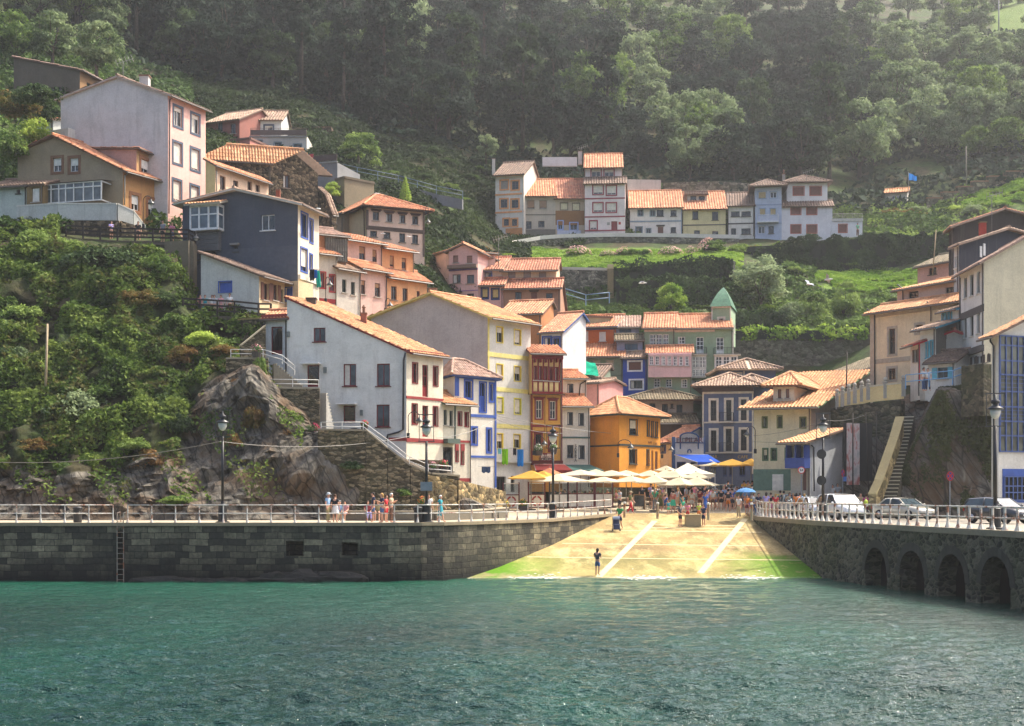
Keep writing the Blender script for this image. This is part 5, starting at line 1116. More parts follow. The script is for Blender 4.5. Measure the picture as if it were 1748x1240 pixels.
h=House('red_border_house','tall pinkish white house with red window borders and four storeys in the upper row',4,(742,U-1),(1028,U-1.5),('back',9),642,'#d9ccc8',('front',262,228,1.5,890),tile='brown',ov=.4,ext=5)
h.win(0,'redbl',[(803,870,277,340),(898,964,281,345),(803,868,403,467),(897,964,404,467),(779,827,532,590)]).win(0,'rdoor',[(930,973,532,602)])
for y in (370,500,598): h.band(0,y-4,y+5,'#8a2c34')
h.ebox(0,900,920,540,560,.05,'#8a8a84','notice').ebox(0,982,998,538,556,.05,'#a03030','notice')
h.body((745,U+.8),(1004,U+.5),('back',8),260,'#d4c8c4',('front',148,62,5,870),tile='orange',ov=.6,ext=1); h.win(0,'redgl',[(790,855,162,220),(882,946,166,225)]).chimney(695,722,40,80,U+5,'#c8bcb4')
h=House('long_cottage','long white two storey cottage with small grey blue windows and a wide tile roof',4,(1064,U),(1432,U-.5),('back',8),648,['#cfc8c0'],('front',432,322,6,1240),tile='orange',ov=.6,ext=5); h.win(0,'gryw',[(1120,1156,447,495),(1206,1242,450,497),(1104,1150,572,620),(1179,1211,585,632)]).win(0,'drk',[(1254,1301,450,498),(1352,1393,454,497),(1352,1390,575,615)]).win(0,'brd',[(1260,1300,572,630)]); h.band(0,528,538,'#7c8c98').vband(0,1426,1432,440,645,'#7c8c98')
h=House('yellow_cottage','pale yellow two storey cottage with a white dormer in its tile roof',4,(1440,U),(1742,U-.5),('back',8),650,'#c9bd90',('front',442,330,6,1560),tile='orange',ov=.6,ext=5); h.win(0,'drk',[(1506,1548,459,520),(1646,1690,464,525),(1518,1560,597,645),(1648,1690,602,645)]); h.band(0,555,563,'#5a564c')
h.body((1472,U+2.5),(1610,U+2.3),('back',4),402,'#bdb4a4',('front',345,332,3,1540),tile='brown',ov=.3,ext=.8); h.win(0,'drk',[(1492,1534,352,397),(1552,1594,354,399)])
h=House('small_row_house','small white row house with black timber lines between the cottage and the blue house',5,(76,U),(222,U-.5),('back',8),412,'#cfcac0',('front',236,168,5,150),tile='brown',ov=.4,ext=5); h.win(0,'drk',[(93,141,268,298),(151,204,268,298),(93,121,364,410),(151,203,364,398)]); h.band(0,334,341,'#3a3632').vband(0,74,78,238,410,'#3a3632').vband(0,218,222,238,410,'#3a3632')
h=House('pale_blue_house','narrow pale blue three storey house with a white balcony in the upper row',5,(228,U-.5),(378,U-1),('back',7),415,'#aab4c6',('hip',130,94,.45,.55),tile='brown',ov=.8,ext=5); h.win(0,'pblbl',[(246,291,157,197),(253,287,252,290),(313,347,252,290)]).win(0,'pbl',[(313,351,158,193),(246,284,352,394)]).win(0,'drk',[(304,334,352,394)]); h.bal(0,242,358,291,330,.7,'#d8d8d6','#d0d0d0'); h.band(0,228,233,'#8896b0').band(0,335,340,'#8896b0').chimney(383,397,60,112,U+3,'#8a8680',pot=True)
h=House('white_villa','white villa with closed brown shutters and a balustraded terrace wing',5,(378,U-.5),(665,U-1),('back',9),418,'#d8d4d4',('front',238,213,1.4,520),tile='brown',ov=.4,ext=5); h.win(0,'vil',[(431,486,242,286),(521,576,242,286),(431,486,345,391),(521,577,345,391)])
h.body((407,U+.6),(637,U+.3),('back',8),240,'#dcd6d2',('hip',108,76,.4,.6),tile='brown',ov=.6); h.win(0,'vil',[(444,504,130,177),(539,602,128,177)])
h.body((665,U-1),(835,U-1.2),('back',7),412,'#d8d4d4',('flat',318,'#c8c4bc')); h.win(0,'vil',[(701,747,342,387)]); h.bal(0,667,834,282,318,.1,'#a8a49c','#c8c4bc')
h=House('hillside_hut','small white hut with a bright tile roof below the blue flag',5,(962,205),(1088,204),('back',5),222,'#cfc8bc',('front',160,143,3,1030),tile='warm',ov=.5,ext=4); h.win(0,'white',[(1005,1023,179,198),(1028,1045,179,198)])
# ---------- mid pink group ----------
h=House('pink_gable_house','pink gabled house with a purple band in the middle of the village',6,(145,141),(298,140),('back',9),372,'#d6aca2',('g0',[(145,92),(222,56),(298,92)]),tile='orange',ov=.4,gov=.3,ext=4); h.win(0,'brownblk',[(166,194,112,152),(239,269,114,155)]).win(0,'brown',[(163,207,214,262),(239,279,216,263),(164,205,314,332),(239,278,316,340)]); h.band(0,184,194,'#5a4a78',None,None,.1).band(0,300,305,'#8a6a90')
h.ebox(0,145,298,166,184,.5,tiles('brown'),'pent_roof')
h.body((55,146),(146,141.2),('back',5),372,'#cba89a',('g0',[(55,118),(146,92)]),tile='orange',ov=.3,ext=3)
h=House('pink_cottage','pink cottage with blue framed windows right of the pink gable',6,(299,140.5),(434,140),('back',6),372,'#d4a8a0',('front',270,242,1.4,360),tile='red',ov=.4,ext=4); h.win(0,'blugl',[(320,352,290,342),(375,409,292,345)])
h.body((299,142),(426,141.6),('back',6),250,'#c4b4a4',('front',190,132,4.5,360),tile='red',ov=.4); h.win(0,'pur',[(335,371,204,237)])
h=House('brown_house','brown plastered house with three grey blinds under its long tile roof',6,(436,140),(738,139.3),('back',6),405,'#9a7862',('front',282,246,1.6,590),tile='red',ov=.5,ext=4,fas='#4a3a32'); h.win(0,'dkwin',[(497,531,307,364),(661,697,314,370)]).win(0,'brd',[(582,614,310,386)])
h.body((428,141.7),(716,141.2),('back',6),262,'#c8b296',('front',192,140,4.5,560),tile='red',ov=.5); h.win(0,'grybl',[(459,499,197,246),(541,581,199,249),(623,662,202,252)])
h=House('hidden_house','house with an orange roof and a roof light behind the tall house',6,(420,130),(636,129),('back',5),470,'#b0784e',('front',425,362,4,520),tile='orange',ov=.3,ext=3)
h=House('blue_shutter_house','little white house with two dark blue windows and a bright ridged roof',6,(636,127),(750,126),('back',5),610,'#c6c8c8',('front',520,425,4,690),tile='orange',ov=.3,ext=3,fas='#33528a'); h.win(0,'blut',[(648,686,550,596),(697,733,552,598)])
h=House('terracotta_house','house with a terracotta upper storey, white shutters and a green lower storey',11,(300,138.5),(636,138),('back',7),1010,'#84927c',('front',656,548,3.4,400),tile='orange',ov=.5,ext=3); h.win(0,'blind',[(369,439,692,762),(484,557,690,764),(486,556,852,924)]); h.band(0,826,836,'#74806c')
h.body((188,142),(568,141),('back',6),560,['#b8602c'],('front',402,312,5,350),tile='orange',ov=.4,ext=1,fas='#3f5686'); h.win(0,'whsh',[(269,330,442,528),(424,484,445,530)]); h.band(0,404,430,'#3f5686',None,None,.1)
h.body((108,146),(188,142.2),('back',4),700,'#a8a080',('g0',[(108,395),(188,315)]),tile='orange',ov=.2,ext=3)
h=House('bright_blue_house','narrow bright blue house with white window borders and stepped tiled roofs',11,(634,137.5),(848,137),('back',5),1010,'#3450a8',('front',672,632,1.6,740),tile='old',ov=.4,ext=3); h.win(0,'bwht',[(685,793,710,782)]).win(0,'bwht2',[(698,806,872,944)])
h.body((580,139),(806,138.8),('back',4),640,'#8a8ca4',('front',520,484,1.6,690),tile='moss',ov=.4); h.win(0,'lav',[(650,764,548,608)])
h.body((575,141.2),(775,141),('back',4),500,'#8a8ca4',('front',408,322,4.5,660),tile='rose',ov=.3); h.win(0,'lav',[(602,708,420,464)])
h=House('green_gallery_house','sage green house with a pink glazed gallery across the middle',11,(850,136.5),(1238,136),('back',6),945,'#8c9c82',('front',632,582,2.0,1050),tile='orange',ov=.4,ext=3); h.win(0,'gal',[]); h.win(0,'whiteg',[(905,962,852,934),(1011,1064,857,932),(1145,1199,860,934)])
h.ebox(0,858,1236,744,838,.5,'#d6b2ac','gallery_apron').ebox(0,858,1236,634,652,.5,'#d6b2ac','gallery_head')
h.body((858,135.6),(1236,135.2),('back',1.2),842,'#d2aeaa',('flat',640,None),ext=.01); h.win(0,'whiteg',[(868,902,656,738),(918,953,656,738),(972,1006,656,740),(1025,1058,657,741),(1077,1110,658,742),(1128,1160,659,743),(1180,1212,660,744)])
h.body((822,139),(1090,138.6),('back',6),600,['#8c9c82'],('front',412,298,5,950),tile='orange',ov=.4,ext=.5); h.win(0,'gal',[(869,922,466,572),(926,978,466,572),(984,1034,466,572)]); h.band(0,418,445,'#d8b8a8',None,None,.08)
h=House('green_tower_house','sage green house with white galleries and a tower with a pointed green roof',11,(1090,138.8),(1602,138.2),('back',7),945,'#8fa486',('front',412,304,5,1240),tile='orange',ov=.4,ext=3,gov=.02); h.win(0,'whiteg',[(1117,1180,488,580)]).win(0,'frn',[(1278,1343,490,640),(1453,1520,494,640)])
h.band(0,418,448,'#d8c0b0',1092,1440,.08).bal(0,1200,1368,588,645,.7).bal(0,1432,1660,590,648,.8).vband(0,1596,1606,450,840,'#d8d2c6')
h.ebox(0,1238,1364,655,850,.5,'#dad4cc','gallery').ebox(0,1436,1640,655,850,.6,'#dad4cc','gallery')
h.win(0,'whiteg',[(1240,1325,870,925)])
def galw():
    b=[x for x in BODIES if x.h.t.name=='green_tower_house'][0]
    for x0,x1,n,o in ((1240,1362,4,.5),(1440,1638,3,.6)):
        for k in range(n):
            a=x0+(x1-x0)*(k+.12)/n; c=x0+(x1-x0)*(k+.88)/n
            for y0,y1 in ((672,762),(785,835)) if n==4 else ((672,765),):
                u0=b.on(0,a,y0)[0]; u1=b.on(0,c,y0)[0]; z1=b.on(0,a,y0)[1]; z0=b.on(0,a,y1)[1]; mb=MB(); mg=MB()
                mg.poly([b.to3(0,u0,z0,o+.01),b.to3(0,u1,z0,o+.01),b.to3(0,u1,z1,o+.01),b.to3(0,u0,z1,o+.01)])
                for i in range(3): u=u0+(u1-u0)*i/2; mb.beam(b.to3(0,u,z0,o+.02),b.to3(0,u,z1,o+.02),.06,.05)
                for i in range(4): z=z0+(z1-z0)*i/3; mb.beam(b.to3(0,u0,z,o+.022),b.to3(0,u1,z,o+.022),.05,.05)
                w=mb.build('window',paint('#e2dfd8'),b.h.t); mg.build('pane',glass('#2a2e30'),w)
DEFER.append(galw)
h.body((1412,141),(1578,140.5),('back',4.4),460,['#93a88a'],('flat',222,None),ext=1); h.win(0,'cream',[(1478,1516,330,384)]); h.vband(0,1412,1420,225,390,'#d8ccc0').vband(0,1572,1580,225,390,'#d8ccc0').band(0,222,236,'#d8ccc0',None,None,.1).bal(0,1450,1615,392,455,.9,'#dcd4c8','#c8c4b8')
def towerroof():
    b=[x for x in BODIES if x.h.t.name=='green_tower_house'][-1]; c=(b.A+b.C)/2; z0=b.ze; z1=zat(zc(11,0,55)[1],c.y); mb=MB(); d0=(b.B-b.A)/2*1.16; d1=(b.C-b.B)/2*1.16; R=[]
    for s,t in ((1,0),(.9,.13),(.74,.35),(.5,.62),(.25,.84),(0.01,1)):
        z=z0+(z1-z0)*t; R.append([Vector((c.x+d0.x*i*s+d1.x*j*s,c.y+d0.y*i*s+d1.y*j*s,z)) for i,j in ((-1,-1),(1,-1),(1,1),(-1,1))])
    for a,q in zip(R,R[1:]):
        for k in range(4): mb.poly([a[k],a[(k+1)%4],q[(k+1)%4],q[k]])
    mb.poly(R[0][::-1]); mb.build('tower_roof',paint('#3f6a50',.6,0,.25),b.h.t)
DEFER.append(towerroof)
NB=len(BODIES)
for b in BODIES: build_body(b)
for f in DEFER: f()
DEFER.clear()
# ---------- railings ----------
def sub_copy(o,parent,loc,rz=0):
    c=o.copy(); COL.objects.link(c); c.parent=parent; c.location=loc; c.rotation_euler=(0,0,rz); return c
def railing(name,label,pts,h,step,mat,pr=.035,rr=.03,rails=(1,.52),flare=True,group=None,square=False):
    pts=[Vector(p) for p in pts]; t=thing(name,pts[0],label,'railing',group); mb=MB()
    n=6 if not square else 4
    if flare: mb.lathe((0,0,0),[(pr*2.6,0),(pr*2.2,.06),(pr*1.25,.22),(pr,.3),(pr,h),(pr*1.15,h+.02)],8)
    elif square: mb.box(-pr,pr,-pr,pr,0,h+.03)
    else: mb.lathe((0,0,0),[(pr,0),(pr,h)],7)
    post=mb.build('post',mat,None); post.parent=t; first=True; mr=MB()
    for i in range(len(pts)-1):
        a,b=pts[i],pts[i+1]; L=(b-a).length; k=max(1,round(L/step))
        for j in range(k+(1 if i==len(pts)-2 else 0)):
            p=a+(b-a)*j/k-pts[0]; rz=math.atan2((b-a).y,(b-a).x)
            if first: post.location=p; post.rotation_euler=(0,0,rz); first=False
            else: sub_copy(post,t,p,rz)
        for r in rails:
            u=Vector((0,0,h*r))
            if square: mr.beam(a+u,b+u,rr*1.4,rr*3)
            else: mr.tube([a+u,b+u],rr,7)
    mr.build('rail',mat,t,smooth=not square); return t
RW=rusty('#c9c6bd')
def edge_pts(px0,px1,d,n=2): return [(PX(px0+(px1-px0)*i/(n-1),d).x,d,3.35) for i in range(n)]
railing('quay_railing','rusty white railing on the quay at the left of the iron ladder',edge_pts(-260,193,80.3),1.0,1.4,RW)
cur=[(PX(218,80.3).x,80.3,3.35),(-8.3,80.3,3.35)]+[(x-.22,y+.25,float(pave_z(y))+.05) for x,y in RAMP_L[2:-1]]+[(7.3,103.8,3.55)]
railing('quay_railing','long rusty white railing curving along the quay from the ladder to the slipway head',cur,1.0,1.4,RW)
rp=[(17.7,103.6,3.55)]+[(rqx(y)+.28,y,3.38) for y in (99.3,83,60,40)]
railing('quay_railing','white railing with stout posts above the arched quay wall',rp,1.02,1.12,rusty('#cfcabd'),pr=.06,rr=.04)
# ---------- street lamps ----------
BLK=paint('#17181a',.4)
def lamp_post(px,d,ytop,label,disc=0,plate=False):
    p=PX(px,d); z=float(pave_z(d)); H=zat(ytop,d)-z; t=thing('street_lamp',(p.x,p.y,z),label,'street lamp','tall black harbour lamps'); mb=MB(); O=Vector((p.x,p.y,z))
    mb.lathe(O,[(.42,0),(.42,.08),(.27,.12),(.25,.95),(.27,1.0),(.12,1.12),(.1,1.25)],14); mb.build('base',BLK,t,smooth=False)
    mb=MB(); mb.lathe(O,[(.095,1.2),(.07,H-1.55)],10); mb.build('post',BLK,t,smooth=True)
    mb=MB(); z0=z+H-1.55; w=.48
    for zz in (z0,z+H): mb.beam((p.x-w,p.y,zz),(p.x+w,p.y,zz),.05,.05)
    for s in (-.42,.42): mb.tube([(p.x+s,p.y,z0),(p.x+s,p.y,z+H)],.022,6)
    mb.build('frame',paint('#3a3c3c',.4),t)
    mb=MB(); c=Vector((p.x,p.y,z0)); mb.lathe(c,[(.05,1.5),(.06,1.3),(.2,1.22),(.22,1.1),(.12,1.05),(.14,.98),(.36,.86),(.38,.8),(.3,.79)],14); o=mb.build('lantern',paint('#2b2d2e',.4),t,smooth=True)
    mb=MB(); mb.lathe(c,[(.26,.79),(.25,.6),(.17,.42),(.05,.34)],12); mb.build('globe',paint('#c4c2b8',.2),o,smooth=True)
    for k in range(disc):
        mb=MB(); c=Vector((p.x-.12,p.y-.1,z+H-(2.55+k*1.65))); mb.lathe(c,[(.30,-.01),(.30,.01)],20,axis=Matrix.Rotation(math.pi/2,3,'X')); mb.build('disc_sign',paint('#2a2a28',.6),t)
    if plate: 
        mb=MB(); mb.box(p.x-.34,p.x+.34,p.y-.12,p.y-.09,zat(838,d),zat(823,d)); mb.build('plate',paint('#7d858a',.4),t)
lamp_post(380,81.2,700,'tall black street lamp on the quay before the bare rock face')
lamp_post(728,81.4,708,'tall black street lamp with a grey plate in front of the big white house',plate=True)
lamp_post(944,94.5,726,'tall black street lamp with a round disc before the red gallery house',disc=0)
lamp_post(1405,88,706,'tall black street lamp with two round disc signs by the parked white cars',disc=2)
lamp_post(1699,66.5,672,'tall black street lamp near the glazed harbour building at the frame edge')
def wall_lamp(x0,y0,x1,y1,d,label,post=None):
    a=W(x0,y0,d); b=W(x1,y1,d-.6); t=thing('wall_lamp',a,label,'wall lamp','gooseneck lamps with bell shades'); mb=MB(); top=max(a.z,b.z)+.55
    pts=[a,(a.x,d-.1,top-.35)]+[(a.x+(b.x-a.x)*(1-math.cos(t_))/2,d-.1-.5*(1-math.cos(t_))/2,top-.35+.35*math.sin(t_)) for t_ in np.linspace(.3,math.pi,7)]+[(b.x,b.y,b.z+.2)]
    if post: pts=[Vector((a.x,d-.1,a.z))]+pts[1:]
    mb.tube(pts,.03,6); mb.box(a.x-.1,a.x+.1,d-.12,d+.02,a.z-.25,a.z+.1); mb.build('bracket',BLK,t)
    mb=MB(); mb.lathe(b,[(.04,.22),(.06,.12),(.1,.08),(.3,-.12),(.31,-.16),(.2,-.16)],12); o=mb.build('shade',paint('#3a3d3d',.4),t,smooth=True); mb=MB(); mb.ball(b+Vector((0,0,-.16)),.15,8); mb.build('globe',paint('#cfcdc4',.3),o,smooth=True)
wall_lamp(245,385,258,345,115,'gooseneck lamp on a tall pole before the ochre house',True)
wall_lamp(321,412,335,405,111.5,'gooseneck lamp at the corner of the upper walkway')
wall_lamp(556,512,563,484,113,'gooseneck lamp hanging before the red framed windows')
wall_lamp(658,528,666,520,118,'gooseneck lamp above the ridge of the mauve gable')
wall_lamp(697,742,716,716,99.8,'gooseneck lamp on the front of the big white house')
wall_lamp(911,772,929,756,116,'gooseneck lamp on the red gallery house')
wall_lamp(1055,776,1077,762,117,'gooseneck lamp on the corner of the orange house')
wall_lamp(1130,778,1146,766,123,'gooseneck lamp between the orange house and the tavern')
wall_lamp(1289,769,1275,740,108.5,'gooseneck lamp at the corner of the cream house by the plaza')
wall_lamp(727,362,731,378,139.5,'gooseneck lamp at the right of the hipped house')
# ---------- walls, stairs and walks on the left ----------
ST2=rubble('#4a4234','#80735c','#4a4436',2.6,.3,2.4)
wall_strip('stone_wall','mossy stone wall under the top flight of the white house stairs','wall',[(386,614,98.2),(458,614,98.6)],ST2,3.2,.6,cap=stucco('#8d8470',.6))
wall_strip('stone_wall','squared stone wall under the middle landing railing','wall',[(458,664,97.4),(546,665,97.8)],ST2,4.2,.6,cap=stucco('#9a917c',.6))
wall_strip('stone_wall','long stone wall descending with the white handrail to the promenade','wall',[(545,735,93.2),(626,737,92.8),(662,767,92.8),(699,796,93),(733,810,93.4),(780,814,94.6)],ST2,7.5,.7,cap=stucco('#8d8470',.7))
wall_strip('stone_wall','lit rubble wall tapering down beside the lifebuoy panels','wall',[(727,811,92.9),(776,820,94.2),(857,839,101)],rubble('#5a4c36','#a08a62','#6a6048',2.2,.2,1.4),4.5,.6)
wall_strip('stone_wall','sloping dark stone wall below the lower wooden walkway','wall',[(410,592,101.2),(452,558,101.9)],ST2,4.5,.6,cap=stucco('#b5a88c',.4))
wall_strip('stone_wall','tall dark stone wall joining the walkway to the white house','wall',[(408,548,104.6),(458,545,104.4),(490,540,104.2)],STONEM,6,.6,cap=stucco('#8d7c50',.6))
wall_strip('stone_pier','tall weathered concrete pier at the corner of the upper walkway','pier',[(283,414,110.6),(324,412,110.4),(330,420,111.5)],stucco('#6a6252',.9),4.6,.6)
WHT=paint('#d0cec8',.5)
def wp(*q): return [W(*p) for p in q]
railing('stair_railing','white handrail at the top of the house stairs',wp((394,612,98.0),(449,612,98.3),(482,622,98.8),(503,640,99.2)),.62,1.6,WHT,.025,.025,flare=False)
railing('stair_railing','white railing round the middle landing',wp((455,663,97.1),(544,664,97.5)),.62,1.9,WHT,.025,.025,flare=False)
railing('stair_railing','long white handrail running down to the flowered porch',wp((548,737,93.1),(620,737,92.7),(662,767,92.7),(699,796,92.9),(731,809,93.3),(770,812,94.4)),.62,1.6,WHT,.03,.025,flare=False)
def stairs(name,label,p0,p1,n,w,mat,side=(1,0)):
    a=W(*p0); b=W(*p1); t=thing(name,a,label,'stairs'); mb=MB(); d=(b-a); h=Vector((d.x,d.y,0)); u=h.normalized(); r=Vector((-u.y,u.x,0))
    for k in range(n):
        c=a+h*((k+.5)/n); z0=a.z-.6; z1=a.z+d.z*(k+1)/n; mb.obox((c.x,c.y,(min(a.z,b.z)-.5+z1)/2),u*(h.length/n/2+.004),r*w/2,(0,0,(z1-min(a.z,b.z)+.5)/2))
    mb.build('steps',mt(mat),t); mb=MB()
    for k in range(n): c=a+h*(k/n)-u*.03; z1=a.z+d.z*(k+1)/n; mb.obox((c.x,c.y,z1-.02),u*.05,r*w/2*1.01,(0,0,.035))
    mb.build('nosing',stucco('#c4bca4',.3),t); return t
stairs('stone_stairs','flight of grey stone steps below the top door of the white house',(514,662,99.4),(466,622,98.9),11,1.2,'#7d7666')
stairs('white_steps','short flight of white steps between two stone walls',(560,732,99.2),(548,672,98.6),11,1.0,'#b9b6ac')
stairs('stone_stairs','steep stone steps climbing the right hand cliff',(1510,872,97.0),(1546,712,104.0),26,1.3,'#5a5548')
wall_strip('stair_parapet','tan stone parapet slanting up beside the cliff steps','parapet',[(1489,846,96.0),(1500,822,96.8),(1526,748,100.1),(1536,714,102.3)],rubble('#6a5e44','#a09068','#7a6c4e',1.6,.3,1.5),1.3,.55,cap=stucco('#9a8c64',.6))
WOOD=paint('#2e2622',.8)
def walkway(label,pts,h,drop):
    P=[W(*p) for p in pts]; t=thing('wooden_walkway',P[0],label,'walkway'); mb=MB()
    for a,b in zip(P,P[1:]):
        d=(b-a).normalized(); n=Vector((-d.y,d.x,0)); mb.add([a,b,b+n*2.4,a+n*2.4]+[q-Vector((0,0,.25)) for q in (a,b,b+n*2.4,a+n*2.4)],[(0,1,2,3),(7,6,5,4),(0,4,5,1),(3,2,6,7),(0,3,7,4),(1,5,6,2)])
    mb.build('deck',paint('#5a5044',.9),t); railing('wooden_railing','dark wooden railing of the '+label,[p+Vector((0,.1,0)) for p in P],h,1.45,WOOD,.06,.045,(1,.66,.33),flare=False,square=True)
walkway('upper walkway before the ochre house',[(112,406,112.6),(200,411,112.4),(322,414,111.4),(333,420,112.6)],1.0,1)
walkway('lower walkway before the white outbuilding',[(312,536,105.2),(400,541,104.9),(441,545,104.8),(462,545,105.4)],1.15,1)
wall_strip('stone_bench','long low stone bench at the foot of the rock','bench',[(590,874,88.6),(740,874,88.8),(800,873,92.6),(862,868,98.8)],stucco('#6d675a',.5),.75,.5,cap=stucco('#a89e88',.3),caph=.08)
# ---------- walls in the middle and at the right ----------
GREYW=rubble('#55544c','#7e7a6c','#5a584e',2.4,.5,1.5)
wall_strip('road_wall','long curved grey wall with a white coping under the upper row of houses','wall',[(818,443,176),(845,430,179),(880,417,182.5),(920,410,185),(960,407,186),(1050,405,187),(1150,406,187.2),(1262,408.5,187.4)],GREYW,5.5,.6,cap=stucco('#c8c4ba',.2),caph=.5)
wall_strip('garden_wall','grey retaining wall with a pale coping below the lawn','wall',[(955,461,162.5),(1038,463,163)],GREYW,6.5,.6,cap=stucco('#b8b2a4',.3),caph=.3)
wall_strip('gate_pillar','lichened stone gate pillar at the end of the garden wall','pillar',[(1037,460,162),(1047,460,162)],stucco('#8a7a58',.7),5.5,.8,cap=stucco('#c0b088',.4),caph=.5)
wall_strip('retaining_wall','broad mossy retaining wall behind the green tower','wall',[(1250,566,150.2),(1300,564,150.2),(1400,568,150.2),(1490,567,150)],rubble('#4f4a40','#6e685a','#5c574c',2.4,.5,1.5),7,.8)
wall_strip('terrace_wall','tall mossy stone wall under the yellow balustrade','wall',[(1421,698,110.4),(1450,693,109.6),(1541,684,106.8)],rubble('#454036','#6e6552','#4e4a3c',2.6,.5,1.5),8.5,.8)
wall_strip('concrete_pier','grey concrete pier at the top right of the cliff','pier',[(1654,626,99.2),(1692,622,97.6)],rubble('#3e392e','#5e5646','#4c4638',2.6,.5,1.4),3.6,1.6)
wall_strip('white_garden_wall','peeling white wall at the wood edge behind the long cottage','wall',[(1062,307,197.5),(1128,308,197.5)],stucco('#b4b2ac',.9),3,.5)
wall_strip('grey_garden_wall','dark grey wall at the wood edge behind the yellow cottage','wall',[(1132,313,198),(1225,310,199),(1300,316,200)],GREYW,3,.5)
wall_strip('white_terrace','white terrace wall above the peeling house','wall',[(926,269,199),(985,269,199)],stucco('#c8c8c6',.3),1.3,.4)
wall_strip('track_wall','long grey wall of the hillside track left of the conifer','wall',[(575,293,172),(680,314,171),(745,332,170),(790,341,169)],stucco('#77787a',.7),1.2,.4)
railing('track_railing','thin blue grey railing along the hillside track',wp((575,293,171.6),(680,314,170.6),(745,332,169.6),(790,341,168.6)),1.0,3,paint('#6a7c92',.5),.04,.035,flare=False)
railing('path_railing','pale blue railing on the steps below the garden wall',wp((960,510,157),(1000,522,156),(1040,518,156)),1.2,2.2,paint('#7f9ab4',.5),.06,.05,flare=False)
pts=[]; 
for i,(x0,x1,y) in enumerate(((1581,1609,340),(1609.3,1635,330),(1635.3,1660,320.5),(1660.3,1687,311.5),(1687.3,1716,303),(1716.3,1760,294.5))): pts+=[(x0,y,202-i*.3),(x1,y,202-i*.3-.2)]
wall_strip('stepped_wall','rubble wall climbing in steps on the right hand slope','wall',pts,rubble('#5a5444','#8a8068','#5c5646',1.6,.3,1.3),3.4,.6,cap=stucco('#8a6a50',.4),caph=.2)
railing('terrace_railing','pale blue railing above the cliff before the turquoise windows',wp((1546,664,102),(1626,657,100.5),(1652,648,100.2)),1.0,1.6,paint('#6f9cc4',.5),.04,.035,flare=False)
def balustrade():
    a=[(1429,694,110.0),(1438,690,109.7),(1449,686,109.4),(1459,684,109.1),(1471,681,108.8),(1482,678,108.4),(1511,675,107.6),(1542,672,106.6)]
    P=[W(x,y+4,d-.1) for x,y,d in a]; t=thing('balustrade',P[0],'terrace balustrade with ball topped posts and yellow panels','balustrade')
    for p in P:
        mb=MB(); mb.box(p.x-.14,p.x+.14,p.y-.14,p.y+.14,p.z-.05,p.z+1.15); mb.lathe(p,[(.2,1.15),(.2,1.2),(.08,1.25)],10); mb.ball(p+Vector((0,0,1.4)),.17,10); mb.build('post',stucco('#a8a498',.4),t)
    for p,q in zip(P,P[1:]):
        mb=MB(); mb.beam(p+Vector((0,0,.35)),q+Vector((0,0,.35)),.1,1.15); mb.beam(p+Vector((0,0,.98)),q+Vector((0,0,.98)),.2,.12,1); mb.build('panel',[stucco('#d8c48e',.15),stucco('#c8c0a8')],t)
balustrade()
# ---------- terrace panels, umbrellas ----------
def d_feet(py):
    lo,hi=81,134
    for _ in range(40):
        m=(lo+hi)/2
        if HY+(EYE-float(pave_z(m)))*F/m>py: lo=m
        else: hi=m
    return lo
DR=paint('#5a1c20',.5)
def panel(x0,x1,d0,d1,label,buoy=False,top=2.0,dark=False):
    a=PX(x0,d0); b=PX(x1,d1); z=float(pave_z((d0+d1)/2))+.02; A=Vector((a.x,a.y,z)); B=Vector((b.x,b.y,z)); t=thing('windbreak_panel',A,label,'panel','terrace windbreak panels'); mb=MB(); u=Vector((0,0,1))
    for p in (A,B): mb.beam(p,p+u*(top+.1),.1,.1)
    for h in (.08,1.12): mb.beam(A+u*h,B+u*h,.08,.08)
    mb.build('frame',DR if not dark else paint('#2e2a2a'),t); mb=MB(); mb.beam(A+u*top,B+u*top,.07,.07); mb.build('top_rail',paint('#d0ccc4'),t)
    mb=MB(); mb.beam(A+u*.6,B+u*.6,.04,.96); mb.build('lower_panel',paint('#d4d0c8',.5),t)
    mb=MB(); mb.beam(A+u*1.57,B+u*1.57,.015,.82); mb.build('pane',clear_glass(),t)
    if buoy:
        d=(B-A).normalized(); n=Vector((d.y,-d.x,0)); c=(A+B)/2+u*.6+n*.03; mb=MB()
        for k in range(4):
            ring=[]
            for q in range(7):
                an=math.pi/2*k+math.pi/4-.62+q*1.24/6; ring.append((c+(d*math.cos(an)+u*math.sin(an))*.29,c+(d*math.cos(an)+u*math.sin(an))*.42))
            for q in range(6): mb.poly([ring[q][0]+n*.012,ring[q+1][0]+n*.012,ring[q+1][1]+n*.012,ring[q][1]+n*.012])
        mb.build('lifebuoy_emblem',paint('#9a2a2c',.5),t)
panel(859,886,109,109.6,'white windbreak with a red lifebuoy at the left end of the terrace',True); panel(902,930,109.8,110.2,'white windbreak with a red lifebuoy beside the terrace entrance',True)
panel(938,955,110.4,110.6,'first narrow white windbreak right of the terrace entrance',dark=True); panel(955,969,110.6,110.8,'second narrow white windbreak with dark posts',dark=True); panel(970,985,110.8,110.9,'narrow white windbreak with red posts')
panel(985,1014,111,111.2,'wide white windbreak with red posts in the middle of the terrace'); panel(1016,1046,111.2,111.4,'wide white windbreak with red posts next to the handrail end')
CANV={'cream':'#d6caae','pale':'#d6c6b4','yellow':'#c9a050','salmon':'#c98a6a','white':'#d4cab0'}
